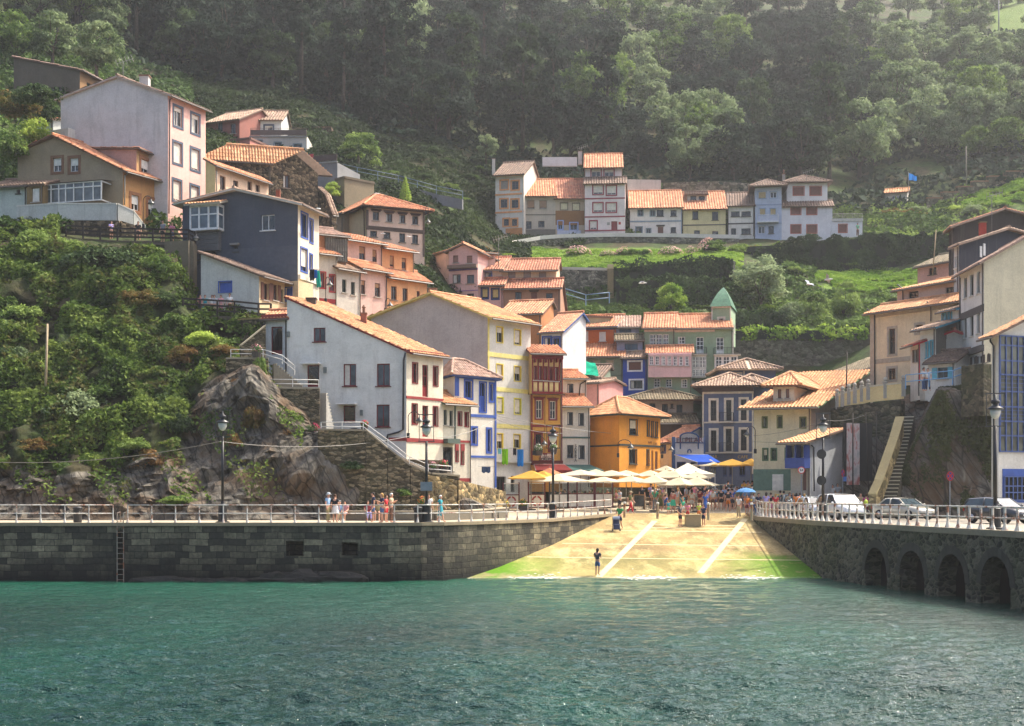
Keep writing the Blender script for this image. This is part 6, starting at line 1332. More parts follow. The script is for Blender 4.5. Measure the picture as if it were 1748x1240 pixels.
def umbrella(px,yt,ye,hw,d,colr,label,sides=4,rot=.3):
    p=PX(px,d); z=float(pave_z(d)); zt=zat(yt,d); ze=zat(ye,d); R=hw*1.22*d/F; t=thing('parasol',(p.x,p.y,z),label,'parasol','cafe parasols on the plaza'); O=Vector((p.x,p.y,0)); mb=MB(); K=sides; R2=R/ (math.cos(math.pi/K) if K==4 else 1)*(.86 if K==4 else 1)
    rings=[]
    for s,f in ((1,-.10),(1,0),(.72,.24),(.42,.56),(.16,.86),(.015,1)):
        ring=[]
        for k in range(K*2):
            a=rot+math.pi*2*k/(K*2); rr=R2*s*(1 if k%2==0 else math.cos(math.pi/K)*.96); dz=-(.06*s if k%2 else 0)*0
            ring.append(O+Vector((rr*math.cos(a),rr*math.sin(a),ze+(zt-ze)*f+(-.05*s if k%2==1 else 0))))
        rings.append(ring)
    n=K*2
    for a,b in zip(rings,rings[1:]):
        for k in range(n): mb.poly([a[k],a[(k+1)%n],b[(k+1)%n],b[k]])
    mb.build('canopy',fabric(CANV[colr]),t); mb=MB(); mb.tube([(p.x,p.y,z),(p.x,p.y,zt+.08)],.035,8); mb.build('pole',paint('#8a8478',.5),t)
    mb=MB()
    for k in range(0,n,2): mb.tube([O+Vector((0,0,ze+(zt-ze)*.6)),rings[1][k]-Vector((0,0,.03))],.015,4)
    mb.build('ribs',paint('#6a6258',.6),t); mb=MB(); mb.box(p.x-.35,p.x+.35,p.y-.35,p.y+.35,z+.005,z+.09); mb.build('base_plate',paint('#4a4844',.8),t)
def fabric(h):
    def f(m):
        nt,out=nodes_of(m); c=hexc(h); n=noise_t(nt,geo_pos(nt),2.2,4); cc=ramp(nt,n,[(.3,scl(c,.88)),(.7,scl(c,1.05))])
        d=N(nt,'BsdfDiffuse'); tr=N(nt,'BsdfTranslucent'); nt.links.new(cc,d.inputs[0]); nt.links.new(cc,tr.inputs[0]); mx=N(nt,'MixShader'); mx.inputs[0].default_value=.35; nt.links.new(d.outputs[0],mx.inputs[1]); nt.links.new(tr.outputs[0],mx.inputs[2]); nt.links.new(mx.outputs[0],out.inputs[0])
    return cached(('fabric',h),f)
for q in ((907,803.5,816.5,31,108.5,'yellow','ochre yellow parasol at the left end of the terrace',4,.5),(927,804,814,20,112,'yellow','ochre yellow parasol tucked behind the first one'),(938,799,809,17,113.5,'salmon','faded salmon parasol under the dark red awning'),
 (955,809,821,36,107.5,'cream','wide cream parasol just behind the street lamp',4,.1),(991,802,811,30,112,'pale','pale pink parasol above the glass windbreaks',4,.2),(1017,801.5,811,29,113.2,'cream','cream parasol under the teal awning',4,.6),(1044,803,812,29,111.8,'cream','cream parasol before the left wall of the orange house',4,.4),
 (1030,814,822,26,108.2,'cream','low cream parasol over the wide windbreaks',4,.2),(1069,803,812,27,114,'white','white parasol before the corner of the orange house',4,.5),(1078,813,822,27,108.5,'cream','low cream parasol above the menu board',4,.1),(1110,803,812,22,115.5,'white','white parasol below the orange house window',4,.3),
 (1117,811.5,823.5,26,107,'cream','near cream parasol over the man in green',4,.45),(1136,802,813,22,114,'cream','cream parasol left of the white marquee',4,.6),(1137,795,803,15,120,'white','far white parasol by the tavern door'),(1152,804,815,24,113,'white','white parasol against the marquee edge',4,.25),
 (1160,815,827.5,28,106,'cream','near low cream parasol over the striped shirt',4,.15),(1190,815,827.5,30,106.5,'cream','near low cream parasol over the standing crowd',4,.4),(1188,806,816,24,111,'cream','cream parasol in the second rank by the crowd',4,.7),(1212,784.5,794.5,25,122,'cream','far cream parasol before the blue awning',4,.3),(1250,784,794,30,121.5,'yellow','far yellow parasol before the blue mansion',4,.5),(1282,783,794,18,123,'yellow','far yellow parasol cut by the cream house corner',4,.2)): umbrella(*q)
def marquee():
    c=PX(1174,118); z=float(pave_z(118)); w=2.0; t=thing('marquee',(c.x,c.y,z),'white pyramid marquee tent between the parasols and the tavern','tent'); ze=zat(810,118); zt=zat(790.5,118); mb=MB(); q=[Vector((c.x+a*w,c.y+b*w,ze)) for a,b in ((-1,-1),(1,-1),(1,1),(-1,1))]; top=Vector((c.x,c.y,zt))
    for k in range(4):
        a,b=q[k],q[(k+1)%4]; m1=a.lerp(top,.5)-Vector((0,0,.1)); m2=b.lerp(top,.5)-Vector((0,0,.1)); mb.poly([a,b,m2,m1]); mb.poly([m1,m2,top]); mb.poly([a-Vector((0,0,.25)),b-Vector((0,0,.25)),b,a])
    mb.build('canopy',fabric('#dcd6c6'),t)
    for p in q: mb=MB(); mb.tube([(p.x,p.y,z),p],.04,6); mb.build('leg',paint('#c8c8c4'),t)
marquee()
def awning(label,zf,x0,x1,y0,x2,x3,y1,d0,d1,colr):
    a,b=W(*zc(zf,x0,y0),d0),W(*zc(zf,x1,y0),d0); c,d=W(*zc(zf,x3,y1),d1),W(*zc(zf,x2,y1),d1); t=thing('awning',a,label,'awning'); mb=MB(); dn=Vector((0,0,-.03))
    mb.poly([a,d,c,b]); mb.poly([d,d+Vector((0,0,-.22)),c+Vector((0,0,-.22)),c]); mb.build('canvas',fabric(colr),t); mb=MB(); mb.tube([a+dn,d+dn],.03,5); mb.tube([b+dn,c+dn],.03,5); mb.tube([a+dn,b+dn],.04,5); mb.build('arm',paint('#b8b4ac'),t)
awning('bright blue awning over the tavern door',10,175,500,992,400,620,1065,123.7,121.2,'#3f62c0')
awning('dark red awning over the red gallery house restaurant',15,450,900,285,480,1030,375,116.7,114.0,'#7a3a38')
awning('grey teal awning under the white house with grey windows',15,905,1290,292,1010,1490,378,118.4,115.0,'#4f6c68')
# ---------- text ----------
def text(parent,s,loc,size,colr,n,bold=0,extr=.01,name='lettering',squash=1.0):
    cu=bpy.data.curves.new(name,'FONT'); cu.body=s; cu.size=size; cu.align_x='CENTER'; cu.align_y='CENTER'; cu.extrude=extr; cu.offset=bold
    o=bpy.data.objects.new(name,cu); COL.objects.link(o); dg=bpy.context.evaluated_depsgraph_get(); me=bpy.data.meshes.new_from_object(o.evaluated_get(dg)); bpy.data.objects.remove(o); me.name=name
    n=Vector((n[0],n[1],0)).normalized(); r=Vector((-n.y,n.x,0)); M=Matrix(((r.x,0,n.x,loc[0]),(r.y,0,n.y,loc[1]),(0,1,0,loc[2]),(0,0,0,1)))
    me.transform(Matrix.Translation(-ORG[parent.name])@M@Matrix.Scale(squash,4,(1,0,0))); me.materials.clear(); me.materials.append(paint(colr,.6)); o=bpy.data.objects.new(name,me); COL.objects.link(o); o.parent=parent; return o
def board(name,label,cat,zf,x0,x1,y0,y1,d,colr,frame=None):
    a=W(*zc(zf,x0,y1),d); b=W(*zc(zf,x1,y0),d); t=thing(name,(a.x,a.y,a.z),label,cat); mb=MB(); mb.box(a.x,b.x,d-.04,d+.04,a.z,b.z); mb.build('board',paint(colr,.6),t)
    if frame:
        mb=MB(); 
        for (p,q) in (((a.x,a.z),(b.x,a.z)),((b.x,a.z),(b.x,b.z)),((b.x,b.z),(a.x,b.z)),((a.x,b.z),(a.x,a.z))): mb.beam((p[0],d-.05,p[1]),(q[0],d-.05,q[1]),.05,.05)
        mb.build('border',paint(frame),t)
    return t,a,b
t,a,b=board('restaurant_sign','white restaurant sign with dark red lettering above the red awning','sign',7,315,385,738,785,116.4,'#d8c8b4','#7a2422'); cx=(a.x+b.x)/2; H=b.z-a.z
text(t,'EL',(cx,116.35,a.z+H*.62),.36,'#3a2a26',(0,-1)); text(t,'PUERTO',(cx-.05,116.35,a.z+H*.4),.30,'#6a3a34',(0,-1)); text(t,'SIDRERIA',(cx,116.35,a.z+H*.16),.30,'#1e1c1c',(0,-1),.01)
mb=MB(); mb.box(a.x+.2,b.x-.35,116.34,116.37,a.z+H*.8,a.z+H*.97); mb.build('emblem_strip',paint('#8a3438'),t)
t,a,b=board('tavern_sign','pale sign panel lettered under the arched parapet of the tavern','sign',10,252,388,838,874,123.85,'#8e8a88','#3a4450'); text(t,'EL PILAR',((a.x+b.x)/2,123.8,(a.z+b.z)/2),.62,'#5a2c34',(0,-1),.01)
tv=[o for o in SC.objects if o.name=='tavern'][0]
def tav():
    mb=MB(); c=W(*zc(10,315,832),124.2); w=85*124.2/F/5.635; hh=42*124.2/F/5.635*.92; ms=MB(); pts=[]
    for k in range(15): an=math.pi*k/14; pts.append(Vector((c.x+w*math.cos(an),124.05,c.z+hh*math.sin(an))))
    ms.poly(pts[::-1]); ms.poly([p+Vector((0,.35,0)) for p in pts])
    for p,q in zip(pts,pts[1:]): ms.poly([p,q,q+Vector((0,.35,0)),p+Vector((0,.35,0))]); mb.beam(p+Vector((0,.1,.08)),q+Vector((0,.1,.08)),.5,.12)
    ms.build('arched_parapet',stucco('#c2c4c4'),tv); mb.build('parapet_trim',paint('#33527e'),tv)
    mb=MB(); c=W(*zc(10,320,965),123.9); r=3.0*124/F; q=[c+Vector((r*math.cos(a),0,r*1.15*math.sin(a))) for a in np.linspace(-.6,math.pi+.6,12)]
    for p,s in zip(q,q[1:]): mb.beam(p,s,.12,.12)
    mb.build('horseshoe',paint('#33527e'),tv)
tav()
bm_=[o for o in SC.objects if o.name=='blue_mansion'][0]; p=W(*zc(10,553,1015),126.9); text(bm_,'BAR',(p.x,127.1,p.z),.4,'#c8a850',(-.02,-1)); p=W(*zc(10,832,1018),126.6); text(bm_,'CAFE',(p.x,126.45,p.z),.4,'#b89a4a',(-.02,-1))
gw=[o for o in SC.objects if o.name=='grey_window_house'][0]
for k,ch in enumerate('SIDRERIA'):
    p=W(*zc(7,543,690+k*13.5),119.1); text(gw,ch,(p.x,119.2,p.z),.36,'#3a3c36',(0,-1))
oh=[b for b in BODIES if b.h.t.name=='orange_house'][0]; nrm=oh.to3(1,0,0,1)-oh.to3(1,0,0,0)
for x,y,s in ((1024,667,'BAR'),(1058,676,'CAFE')): u,zz=oh.on(1,x,y); text(oh.h.t,s,oh.to3(1,u,zz,.02),.3,'#a8743a',nrm)
# ---------- signs ----------
def road_sign(px,py,d,r,label,txt=None,colr='#c02a2c',slash=False,narrow=1):
    p=W(px,py,d); z=floor_z(p.x,p.y); t=thing('road_sign',(p.x,p.y,z),label,'road sign'); X=Matrix.Rotation(math.pi/2,3,'X'); mb=MB(); mb.tube([(p.x,p.y+.05,z),(p.x,p.y+.05,p.z+r)],.035,8); mb.build('post',paint('#8a9098',.4,.6),t)
    def disc(rr,o,c,nm): mb=MB(); mb.lathe((p.x,p.y+o,p.z),[(rr,-.008),(rr,.008)],24,axis=X@Matrix.Scale(narrow,3,(1,0,0))); mb.build(nm,paint(c,.4),t)
    disc(r,0,colr,'disc'); disc(r*.76,-.014,'#2f4a9a' if slash else '#d8d8d4','face')
    if txt: text(t,txt,(p.x,p.y-.04,p.z),r*.75,'#1a1a1a',(0,-1),.008)
    if slash:
        for s in ((-1,1),(1,1)) if slash==2 else ((-1,1),): mb=MB(); mb.beam((p.x-r*.62*s[0]*narrow,p.y-.03,p.z+r*.62),(p.x+r*.62*s[0]*narrow,p.y-.03,p.z-r*.62),.02,.09); mb.build('slash',paint('#c02a2c',.4),t)
road_sign(1368,803,101.5,.26,'round white height limit sign with a red rim on a post by the blue balcony','2.0'); road_sign(1622,813,93,.32,'round blue no stopping sign on a dark post below the cliff',None,slash=2,narrow=.75); road_sign(1439,808,104,.28,'narrow view of a no parking sign by the lean-to house',None,slash=1,narrow=.45)
t,a,b=board('info_sign','small blue sign low on the wall by the lean-to house','sign',0,1439,1445,814,822,104.1,'#4f7ac0')
def poster():
    p0=W(1446,828,104.9); p1=W(1468,722,104.9); t=thing('banner',(p0.x,p0.y,p0.z),'pair of tall faded red and white banners hanging on the mossy wall','banner'); w=(p1.x-p0.x)
    for k,(a,c) in enumerate(((0,.42),(.54,1))): mb=MB(); mb.box(p0.x+w*a,p0.x+w*c,105.0,105.05,p0.z,p1.z-.05*k); mb.build('cloth',poster_m(),t)
    mb=MB(); mb.box(p0.x-.2,p1.x+1.0,105.25,105.3,p0.z+.3,p1.z); mb.build('backing',paint('#2c2a28'),t)
def poster_m():
    def f(m):
        nt,out=nodes_of(m); n=noise_t(nt,geo_pos(nt,(2,2,.7)),1.4,4,.6); finish(nt,out,ramp(nt,n,[(.38,hexc('#a8a29a')),(.5,hexc('#c8b8b0')),(.6,hexc('#b06a60'))]),.7)
    return cached('poster',f)
poster()
# menu board, planters, pots, bins, bollards, concrete block
def small(name,label,cat,loc,parts,group=None):
    t=thing(name,loc,label,cat,group)
    for nm,fn,mat in parts:
        mb=MB(); fn(mb); mb.build(nm,mat,t)
    return t
def at_feet(px,py): d=d_feet(py); p=PX(px,d); return Vector((p.x,p.y,float(pave_z(d))))
o=at_feet(1091,870); small('menu_board','wooden framed chalkboard menu standing before the terrace','menu board',o,[('frame',lambda m:[m.beam(o+Vector((s*.42,-.25,0)),o+Vector((s*.42,0,1.15)),.07,.07) for s in(-1,1)]+[m.beam(o+Vector((s*.42,.35,0)),o+Vector((s*.42,.02,1.15)),.05,.05) for s in(-1,1)]+[m.beam(o+Vector((-.42,0,1.15)),o+Vector((.42,0,1.15)),.07,.07)],paint('#8a6a48')),('chalkboard',lambda m:m.poly([o+Vector((-.38,-.2,.25)),o+Vector((.38,-.2,.25)),o+Vector((.38,-.03,1.1)),o+Vector((-.38,-.03,1.1))]),paint('#3a3c3e',.7,0,.5))])
def leaf_ball(mb,c,r,n,rs,sz=.12):
    for _ in range(n):
        v=Vector((rs.gauss(0,1),rs.gauss(0,1),rs.gauss(0,1))).normalized(); p=Vector(c)+v*r*rs.uniform(.6,1.05); u=v.cross(Vector((rs.uniform(-1,1),rs.uniform(-1,1),1))).normalized(); w=v.cross(u)*sz; u=u*sz; mb.poly([p-u,p-w,p+u,p+w])
RS=random.Random(5)
FLW={'yellow':'#d8a820','red':'#b02834','pink':'#b87a80','magenta':'#8a2a44','white':'#d8d4c8','orange':'#c06a2a'}
def planter(px,d,label,fl,z=None,w=.5,pot='#4a4440'):
    p=PX(px,d); z=float(pave_z(d)) if z is None else z; o=Vector((p.x,p.y,z)); f1=lambda m:leaf_ball(m,o+Vector((0,0,.55)),w*.8,160,RS,.07); f2=lambda m:leaf_ball(m,o+Vector((0,0,.62)),w*.85,90,RS,.055)
    small('flower_pot',label,'flower pot',o,[('pot',lambda m:m.lathe(o,[(w*.55,0),(w*.75,.4),(w*.8,.42),(w*.7,.42)],12),paint(pot)),('leaves',f1,paint('#4a6a2a',.8)),('flowers',f2,paint(FLW[fl],.7))],'flower pots')
planter(893,107.2,'pot of yellow flowers between the two lifebuoy panels','yellow'); planter(862,105.5,'pot of yellow flowers beside the left lifebuoy panel','yellow'); planter(721,90.3,'pot of orange flowers on the stone bench','orange',3.9,.4)
planter(757,98.6,'pot of red flowers on the little porch of the narrow house','red',zat(808,98.6),.5); planter(738,98.4,'low pot of pink flowers on the porch wall','pink',zat(810,98.4),.4); planter(438,98.3,'pot of pink flowers at the top of the stairs','pink',zat(611,98.3),.5); planter(919,116.2,'hanging pot of white flowers left of the restaurant sign','white',zat(778,116.2),.5); planter(945,116.4,'hanging pot of white flowers right of the restaurant sign','white',zat(776,116.4),.4); planter(622,98.2,'pot of green leaves by the lower house door','red',zat(738,98.2),.35)
def bin_(px,d,label):
    p=PX(px,d); z=float(pave_z(d)); o=Vector((p.x,p.y,z)); small('litter_bin',label,'bin',o,[('body',lambda m:m.lathe(o,[(.2,0),(.24,.05),(.26,.8),(.22,.82)],14),paint('#2a2826')),('lid',lambda m:m.lathe(o,[(.29,.82),(.29,.88),(.2,.95),(.03,.97)],14),paint('#1e1e1e'))])
bin_(714,81.3,'dark litter bin beside the street lamp on the promenade'); bin_(132.5,81.6,'dark litter bin behind the left quay railing')
def bollard(px,py,label):
    o=at_feet(px,py); small('bollard',label,'bollard',o,[('post',lambda m:m.lathe(o,[(.1,0),(.085,.1),(.08,1.0)],10),rusty('#a89878')),('cap',lambda m:m.lathe(o,[(.1,1.0),(.1,1.1),(.04,1.13)],10),paint('#d0ccc0'))],'rusty bollards at the slipway head')
bollard(1066,884,'rusty bollard beside the man with the pushchair'); bollard(1122.5,886,'rusty bollard on the left white joint of the slipway'); bollard(1209,888,'rusty bollard right of the concrete block'); bollard(1283,889,'rusty bollard at the right edge of the slipway head')
def ramp_at(px,py):
    k=(px-CX)/F; s=(HY-py)/F; y=(EYE+3.32*83/21)/(3.32/21-s); 
    if y>104: return at_feet(px,py)
    return Vector((k*y,y,ramp_z(y)))
o=ramp_at(1184,902); small('concrete_block','square concrete block used as a table on the slipway','block',o,[('block',lambda m:(m.box(o.x-.55,o.x+.5,o.y-.2,o.y+.7,o.z-.3,o.z+.72),m.box(o.x-.62,o.x+.57,o.y-.27,o.y+.77,o.z+.72,o.z+.8)),stucco('#a89878',.6))])
# ---------- masts, wires, birds, flag ----------
def pole(name,label,x0,y0,x1,y1,d,r,colr,cat='pole'):
    a=W(x0,y0,d); b=W(x1,y1,d); t=thing(name,b,label,cat); mb=MB(); mb.tube([b-Vector((0,0,.6)),a],[r,r*.7],8); mb.build('shaft',paint(colr,.8),t,smooth=True); return t
pole('wooden_pole','leaning wooden pole standing in the brambles on the left cliff',81,553,77,672,97.5,.1,'#9a8a6e'); pole('wooden_pole','thin pale pole beside the mossy pink house',1598,393,1592,460,128,.06,'#a0906e')
pole('street_pole','dark pole with a lamp head behind the balustrade',1446,600,1444,690,112,.07,'#3a3430'); pole('iron_stake','thin dark stake against the mossy wall beside the banners',1456,705,1456,870,104.2,.05,'#3a302a'); pole('iron_stake','thin leaning dark stake right of the banners',1478,704,1485,870,104,.05,'#3a302a'); pole('iron_stake','thin dark stake nearest the cliff steps',1496,702,1497,850,104,.05,'#3a302a')
pole('tall_pole','tall thin pole among the trees on the right slope',1649,250,1650,318,204,.12,'#7a7466'); pole('lamp_mast','slender mast at the very top right of the wood',1705,0,1705,60,290,.15,'#8a8a86')
def aerial(x,y0,y1,d,label):
    t=pole('aerial',label,x,y0,x,y1,d,.035,'#6a6864','aerial'); a=W(x,y0,d); mb=MB(); mb.beam(a-Vector((.5,0,.2)),a+Vector((.9,0,.25)),.04,.04)
    for k in range(6): c=a+Vector((-.5+.27*k,0,-.2+.085*k)); mb.beam(c-Vector((0,.35,.0))-Vector((.08,0,-.25)),c+Vector((.08,0,-.25)),.03,.03)
    mb.build('antenna',paint('#8a8a88'),t)
aerial(1693,333,398,121,'television aerial before the black house gable'); aerial(210,105,150,124,'television aerial on the ridge of the tall pink house'); aerial(992,252,268,192,'television aerial on the chimney of the red bordered house'); aerial(1377,293,305,190,'television aerial on the roof of the white villa'); aerial(851,407,445,142,'thin aerial above the pink cottage roof')
def flag():
    t=pole('flag','bright blue flag blowing from a pole above the hillside hut',1551,294,1551,322,203,.05,'#8a8a88','flag'); a=W(1551,295,203); V=MB(); N_=8
    for i in range(N_):
        q=[]
        for k in (i,i+1): x=1.15*k/N_; y=.12*math.sin(k*1.3); q.append((a+Vector((x,y,-.55*k/N_)),a+Vector((x,y,-1.05-.02*k))))
        V.poly([q[0][1],q[1][1],q[1][0],q[0][0]])
    V.build('cloth',fabric('#2f86d8'),t)
flag()
def cable(label,pts,sag,r=.018):
    P=[W(*p) for p in pts]; t=thing('overhead_cable',P[0],label,'cable'); mb=MB(); L=[]
    for a,b in zip(P,P[1:]):
        for k in range(13): u=k/12; L.append(a.lerp(b,u)-Vector((0,0,sag*4*u*(1-u))))
    mb.tube(L,r,4,cap=False); mb.build('wire',paint('#6a665e'),t)
cable('slack cable strung across the bare rock to the white house',[(-40,788,88),(376,754,84),(700,745,95)],.5); cable('thin cable from the orange house past the red gallery house',[(848,710,112),(1100,743,121)],.3); cable('thin cable across the cream house wall',[(1286,744,107.5),(1410,718,104),(1478,708,104)],.2); cable('second thin cable lower on the cream house wall',[(1286,754,107.5),(1384,752,106)],.1); cable('cable crossing the blue and yellow houses',[(745,748,100),(848,716,106),(960,740,114)],.3)
def gull(px,py,d,label,fly=True,yaw=0,bank=.3):
    p=W(px,py,d); t=thing('seagull',p,label,'seagull'); mb=MB(); mb.tube([(-.3,0,.0),(-.2,0,.02),(0,0,.03),(.17,0,.04),(.27,0,.07),(.34,0,.06),(.42,0,.04)],[.02,.06,.085,.07,.05,.045,.01],8)
    b=mb.build('body',paint('#d4d4d0',.7),None,smooth=True); b.parent=t
    for s in (-1,1):
        mb=MB()
        if fly: pts=[(.08,0,.05),(.14,s*.32,.2),(.0,s*.68,.16),(-.1,s*.4,.14),(-.14,0,.04)]
        else: pts=[(.1,s*.08,.05),(.0,s*.1,.06),(-.38,s*.04,.03),(-.1,s*.09,-.02)]
        mb.poly([Vector(q) for q in pts]); mb.poly([Vector(q)-Vector((0,0,.015)) for q in pts][::-1]); w=mb.build('wing',paint('#9aa0a6',.7),None); w.parent=t
    t.rotation_euler=(bank if fly else 0,0,yaw); t.scale=(1.0,)*3 if fly else (.8,)*3
gull(1381,486,118,'seagull gliding low in front of the green bank, wings tilted',True,.5,.5); gull(1413,478,116,'seagull flapping upward right of the first one',True,-.4,-.5); gull(1096,484,120,'seagull gliding before the dark hedge above the green tower',True,.2,.1)
gull(643,331,140,'seagull standing on the ridge of the hipped house',False,.6); gull(543,357,112,'seagull standing on the eaves of the slate house',False,1); gull(654,400,121,'seagull perched on the roof of the pink row house',False,2.5); gull(697,405,124,'seagull perched on the roof of the peach row house',False,.3); gull(791,414,141,'seagull perched on the pink gable ridge',False,2)
# laundry
def cloth(label,zf,x0,x1,y0,y1,d,colr,skew=0,off=.9):
    t=thing('hanging_cloth',W(*zc(zf,x0,y0),d-off),label,'laundry'); mb=MB(); n=6; P=[]
    for i in range(n+1):
        x=x0+(x1-x0)*i/n; dy=.06*math.sin(i*2.1); a=W(*zc(zf,x,y0),d-off); b=W(*zc(zf,x+skew+ (x1-x0)*.05*math.sin(i*2.),y1-(6 if i%3==0 else 0)),d-off); P.append((a+Vector((0,dy,0)),b+Vector((0,dy*1.6,0))))
    for p,q in zip(P,P[1:]): mb.poly([p[1],q[1],q[0],p[0]])
    mb.build('cloth',fabric(colr),t); mb=MB(); mb.tube([P[0][0]-Vector((.3,0,-.03)),P[-1][0]+Vector((.3,0,.03))],.012,4); mb.build('line',paint('#8a8a88'),t)
cloth('lime green towel hanging from the tall house',3,1425,1460,936,1024,114.6,'#7cb428'); cloth('blue towel hanging from the tall house',3,1510,1546,938,1034,116.2,'#2a86d0'); cloth('dark garments hanging left of the blue towel',3,1487,1506,932,972,115.8,'#2c2c34'); cloth('pale blue garment hanging left of the green towel',3,1403,1422,934,966,114.2,'#6aa8b8')
cloth('dark clothes hanging by the slate house corner',2,788,815,1034,1102,113.2,'#25282e'); cloth('teal scarf hanging by the slate house corner',2,818,846,1040,1142,113.4,'#1f9a8a',10); cloth('blue towel hanging beside the teal scarf',2,813,832,1036,1090,113.3,'#2a6ab8'); cloth('navy clothes hung on the blue trimmed house',3,1312,1362,1034,1070,108.8,'#3a4a68',0,.3)
def net():
    h=[b for b in BODIES if b.h.t.name=='netted_house'][0]; ch=h.chain; t=thing('safety_net',h.to3(0,0,h.chain[0][1]),'crumpled green safety net spread over a roof','net'); V=[];Q=[];n=26;m=14
    a=h.to3(0,0,ch[0][1],.6); b=h.to3(0,h.L[0],ch[0][1],.6); c=Vector(h.to3(1,ch[1][0],ch[1][1])); up=Vector((0,(h.C-h.B).y/h.L[1]*(ch[1][0]+.6),ch[1][1]-ch[0][1]))
    for j in range(m):
        for i in range(n):
            p=a+(b-a)*i/(n-1)+up*j/(m-1)+Vector((0,0,.35)); q=p+Vector((0,0,.28*noise.fractal(p*.9,1,2,3))); V.append(q)
    for j in range(m-1):
        for i in range(n-1): Q.append((j*n+i,j*n+i+1,(j+1)*n+i+1,(j+1)*n+i))
    mb=MB(); mb.add(V,Q); mb.build('mesh',fabric('#2aa888'),t)
net()
# ---------- vegetation ----------
def leaf_mat(key,cols,trans=.35,scale=.35,spot=None):
    def f(m):
        nt,out=nodes_of(m); v=geo_pos(nt); oi=N(nt,'ObjectInfo'); n=noise_t(nt,v,scale,4,.6); n2=noise_t(nt,v,5,2)
        ad=N(nt,'Math',operation='MULTIPLY_ADD'); nt.links.new(n2,ad.inputs[0]); ad.inputs[1].default_value=.55; nt.links.new(n,ad.inputs[2])
        a2=N(nt,'Math',operation='MULTIPLY_ADD'); nt.links.new(oi.outputs['Random'],a2.inputs[0]); a2.inputs[1].default_value=.22; nt.links.new(ad.outputs[0],a2.inputs[2])
        k=len(cols); c=ramp(nt,a2.outputs[0],[(.5+.62*i/(k-1)*.8,hexc(x)) for i,x in enumerate(cols)])
        if spot:
            n3=noise_t(nt,v,.22,3,.6); n4=noise_t(nt,v,1.7,3,.6); mm=N(nt,'Math',operation='MULTIPLY'); nt.links.new(ramp(nt,n3,[(.5,(0,0,0)),(.6,(1,1,1))]),mm.inputs[0]); nt.links.new(ramp(nt,n4,[(.48,(0,0,0)),(.56,(1,1,1))]),mm.inputs[1]); c=mixc(nt,mm.outputs[0],c,hexc(spot))
        d=N(nt,'BsdfDiffuse'); tr=N(nt,'BsdfTranslucent'); gl=N(nt,'BsdfGlossy'); gl.inputs['Roughness'].default_value=.6; gl.inputs[0].default_value=(.6,.65,.6,1); nt.links.new(c,d.inputs[0]); nt.links.new(c,tr.inputs[0]); mx=N(nt,'MixShader'); mx.inputs[0].default_value=trans; nt.links.new(d.outputs[0],mx.inputs[1]); nt.links.new(tr.outputs[0],mx.inputs[2])
        m2=N(nt,'MixShader'); m2.inputs[0].default_value=.015; nt.links.new(mx.outputs[0],m2.inputs[1]); nt.links.new(gl.outputs[0],m2.inputs[2]); nt.links.new(m2.outputs[0],out.inputs[0])
    return cached(('leaf',key),f)
LG=leaf_mat('mid',['#1e2c14','#3a5024','#587034','#80944a']); LD=leaf_mat('dark',['#141e11','#22301a','#324426','#485a34'],.25); LW=leaf_mat('wood',['#0a120e','#131f17','#1d2c21','#2c3c2c'],.25); LB=leaf_mat('bright',['#38521a','#5c7c2a','#84a03e','#aabc58'],.45)  # LW: leaf colour darkened to carry the shade of the backlit wooded slope
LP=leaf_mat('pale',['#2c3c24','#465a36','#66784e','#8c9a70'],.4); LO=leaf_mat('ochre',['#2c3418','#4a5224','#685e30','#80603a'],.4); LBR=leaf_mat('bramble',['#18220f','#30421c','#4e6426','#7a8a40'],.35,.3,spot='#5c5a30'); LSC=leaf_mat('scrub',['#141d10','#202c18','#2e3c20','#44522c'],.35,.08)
BARK=paint('#4a4034',.9,0,.3)
def quads(C,Nn,size,rng,flop=.6):
    n=len(C); D=Nn+rng.normal(0,flop,(n,3)); D/=np.linalg.norm(D,axis=1,keepdims=True)+1e-9; A=np.cross(D,rng.normal(0,1,(n,3))); A/=np.linalg.norm(A,axis=1,keepdims=True)+1e-9; B=np.cross(D,A)
    s=(size*rng.uniform(.6,1.35,n))[:,None]; A=A*s; B=B*s*.62
    V=np.stack([C-A,C-B*.9+A*.1,C+A,C+B*.9+A*.1],1).reshape(-1,3); return V,np.arange(4*n).reshape(n,4)
def clumps(rng,centres,radii,per,size,flat=.8,shell=.55):
    Cs=[];Ns=[]
    for c,r in zip(centres,radii):
        k=int(per*(r/np.mean(radii))**2)+4; d=rng.normal(0,1,(k,3)); d/=np.linalg.norm(d,axis=1,keepdims=True); d[:,2]=np.where(d[:,2]<-.4,-d[:,2]*.5,d[:,2]); rad=r*(shell+(1-shell)*rng.uniform(0,1,k)**.5)*(1+.25*rng.normal(0,1,k)*.5)
        p=d*rad[:,None]; p[:,2]*=flat; Cs.append(c+p); Ns.append(d+np.array([0,0,.35]))
    return quads(np.concatenate(Cs),np.concatenate(Ns),size,rng)
def limb(mb,a,b,r0,r1,rs,n=4):
    a=Vector(a); b=Vector(b); P=[a.lerp(b,i/n)+Vector((rs.uniform(-1,1),rs.uniform(-1,1),0))*(b-a).length*.04*(0<i<n) for i in range(n+1)]; mb.tube(P,[r0+(r1-r0)*i/n for i in range(n+1)],6)
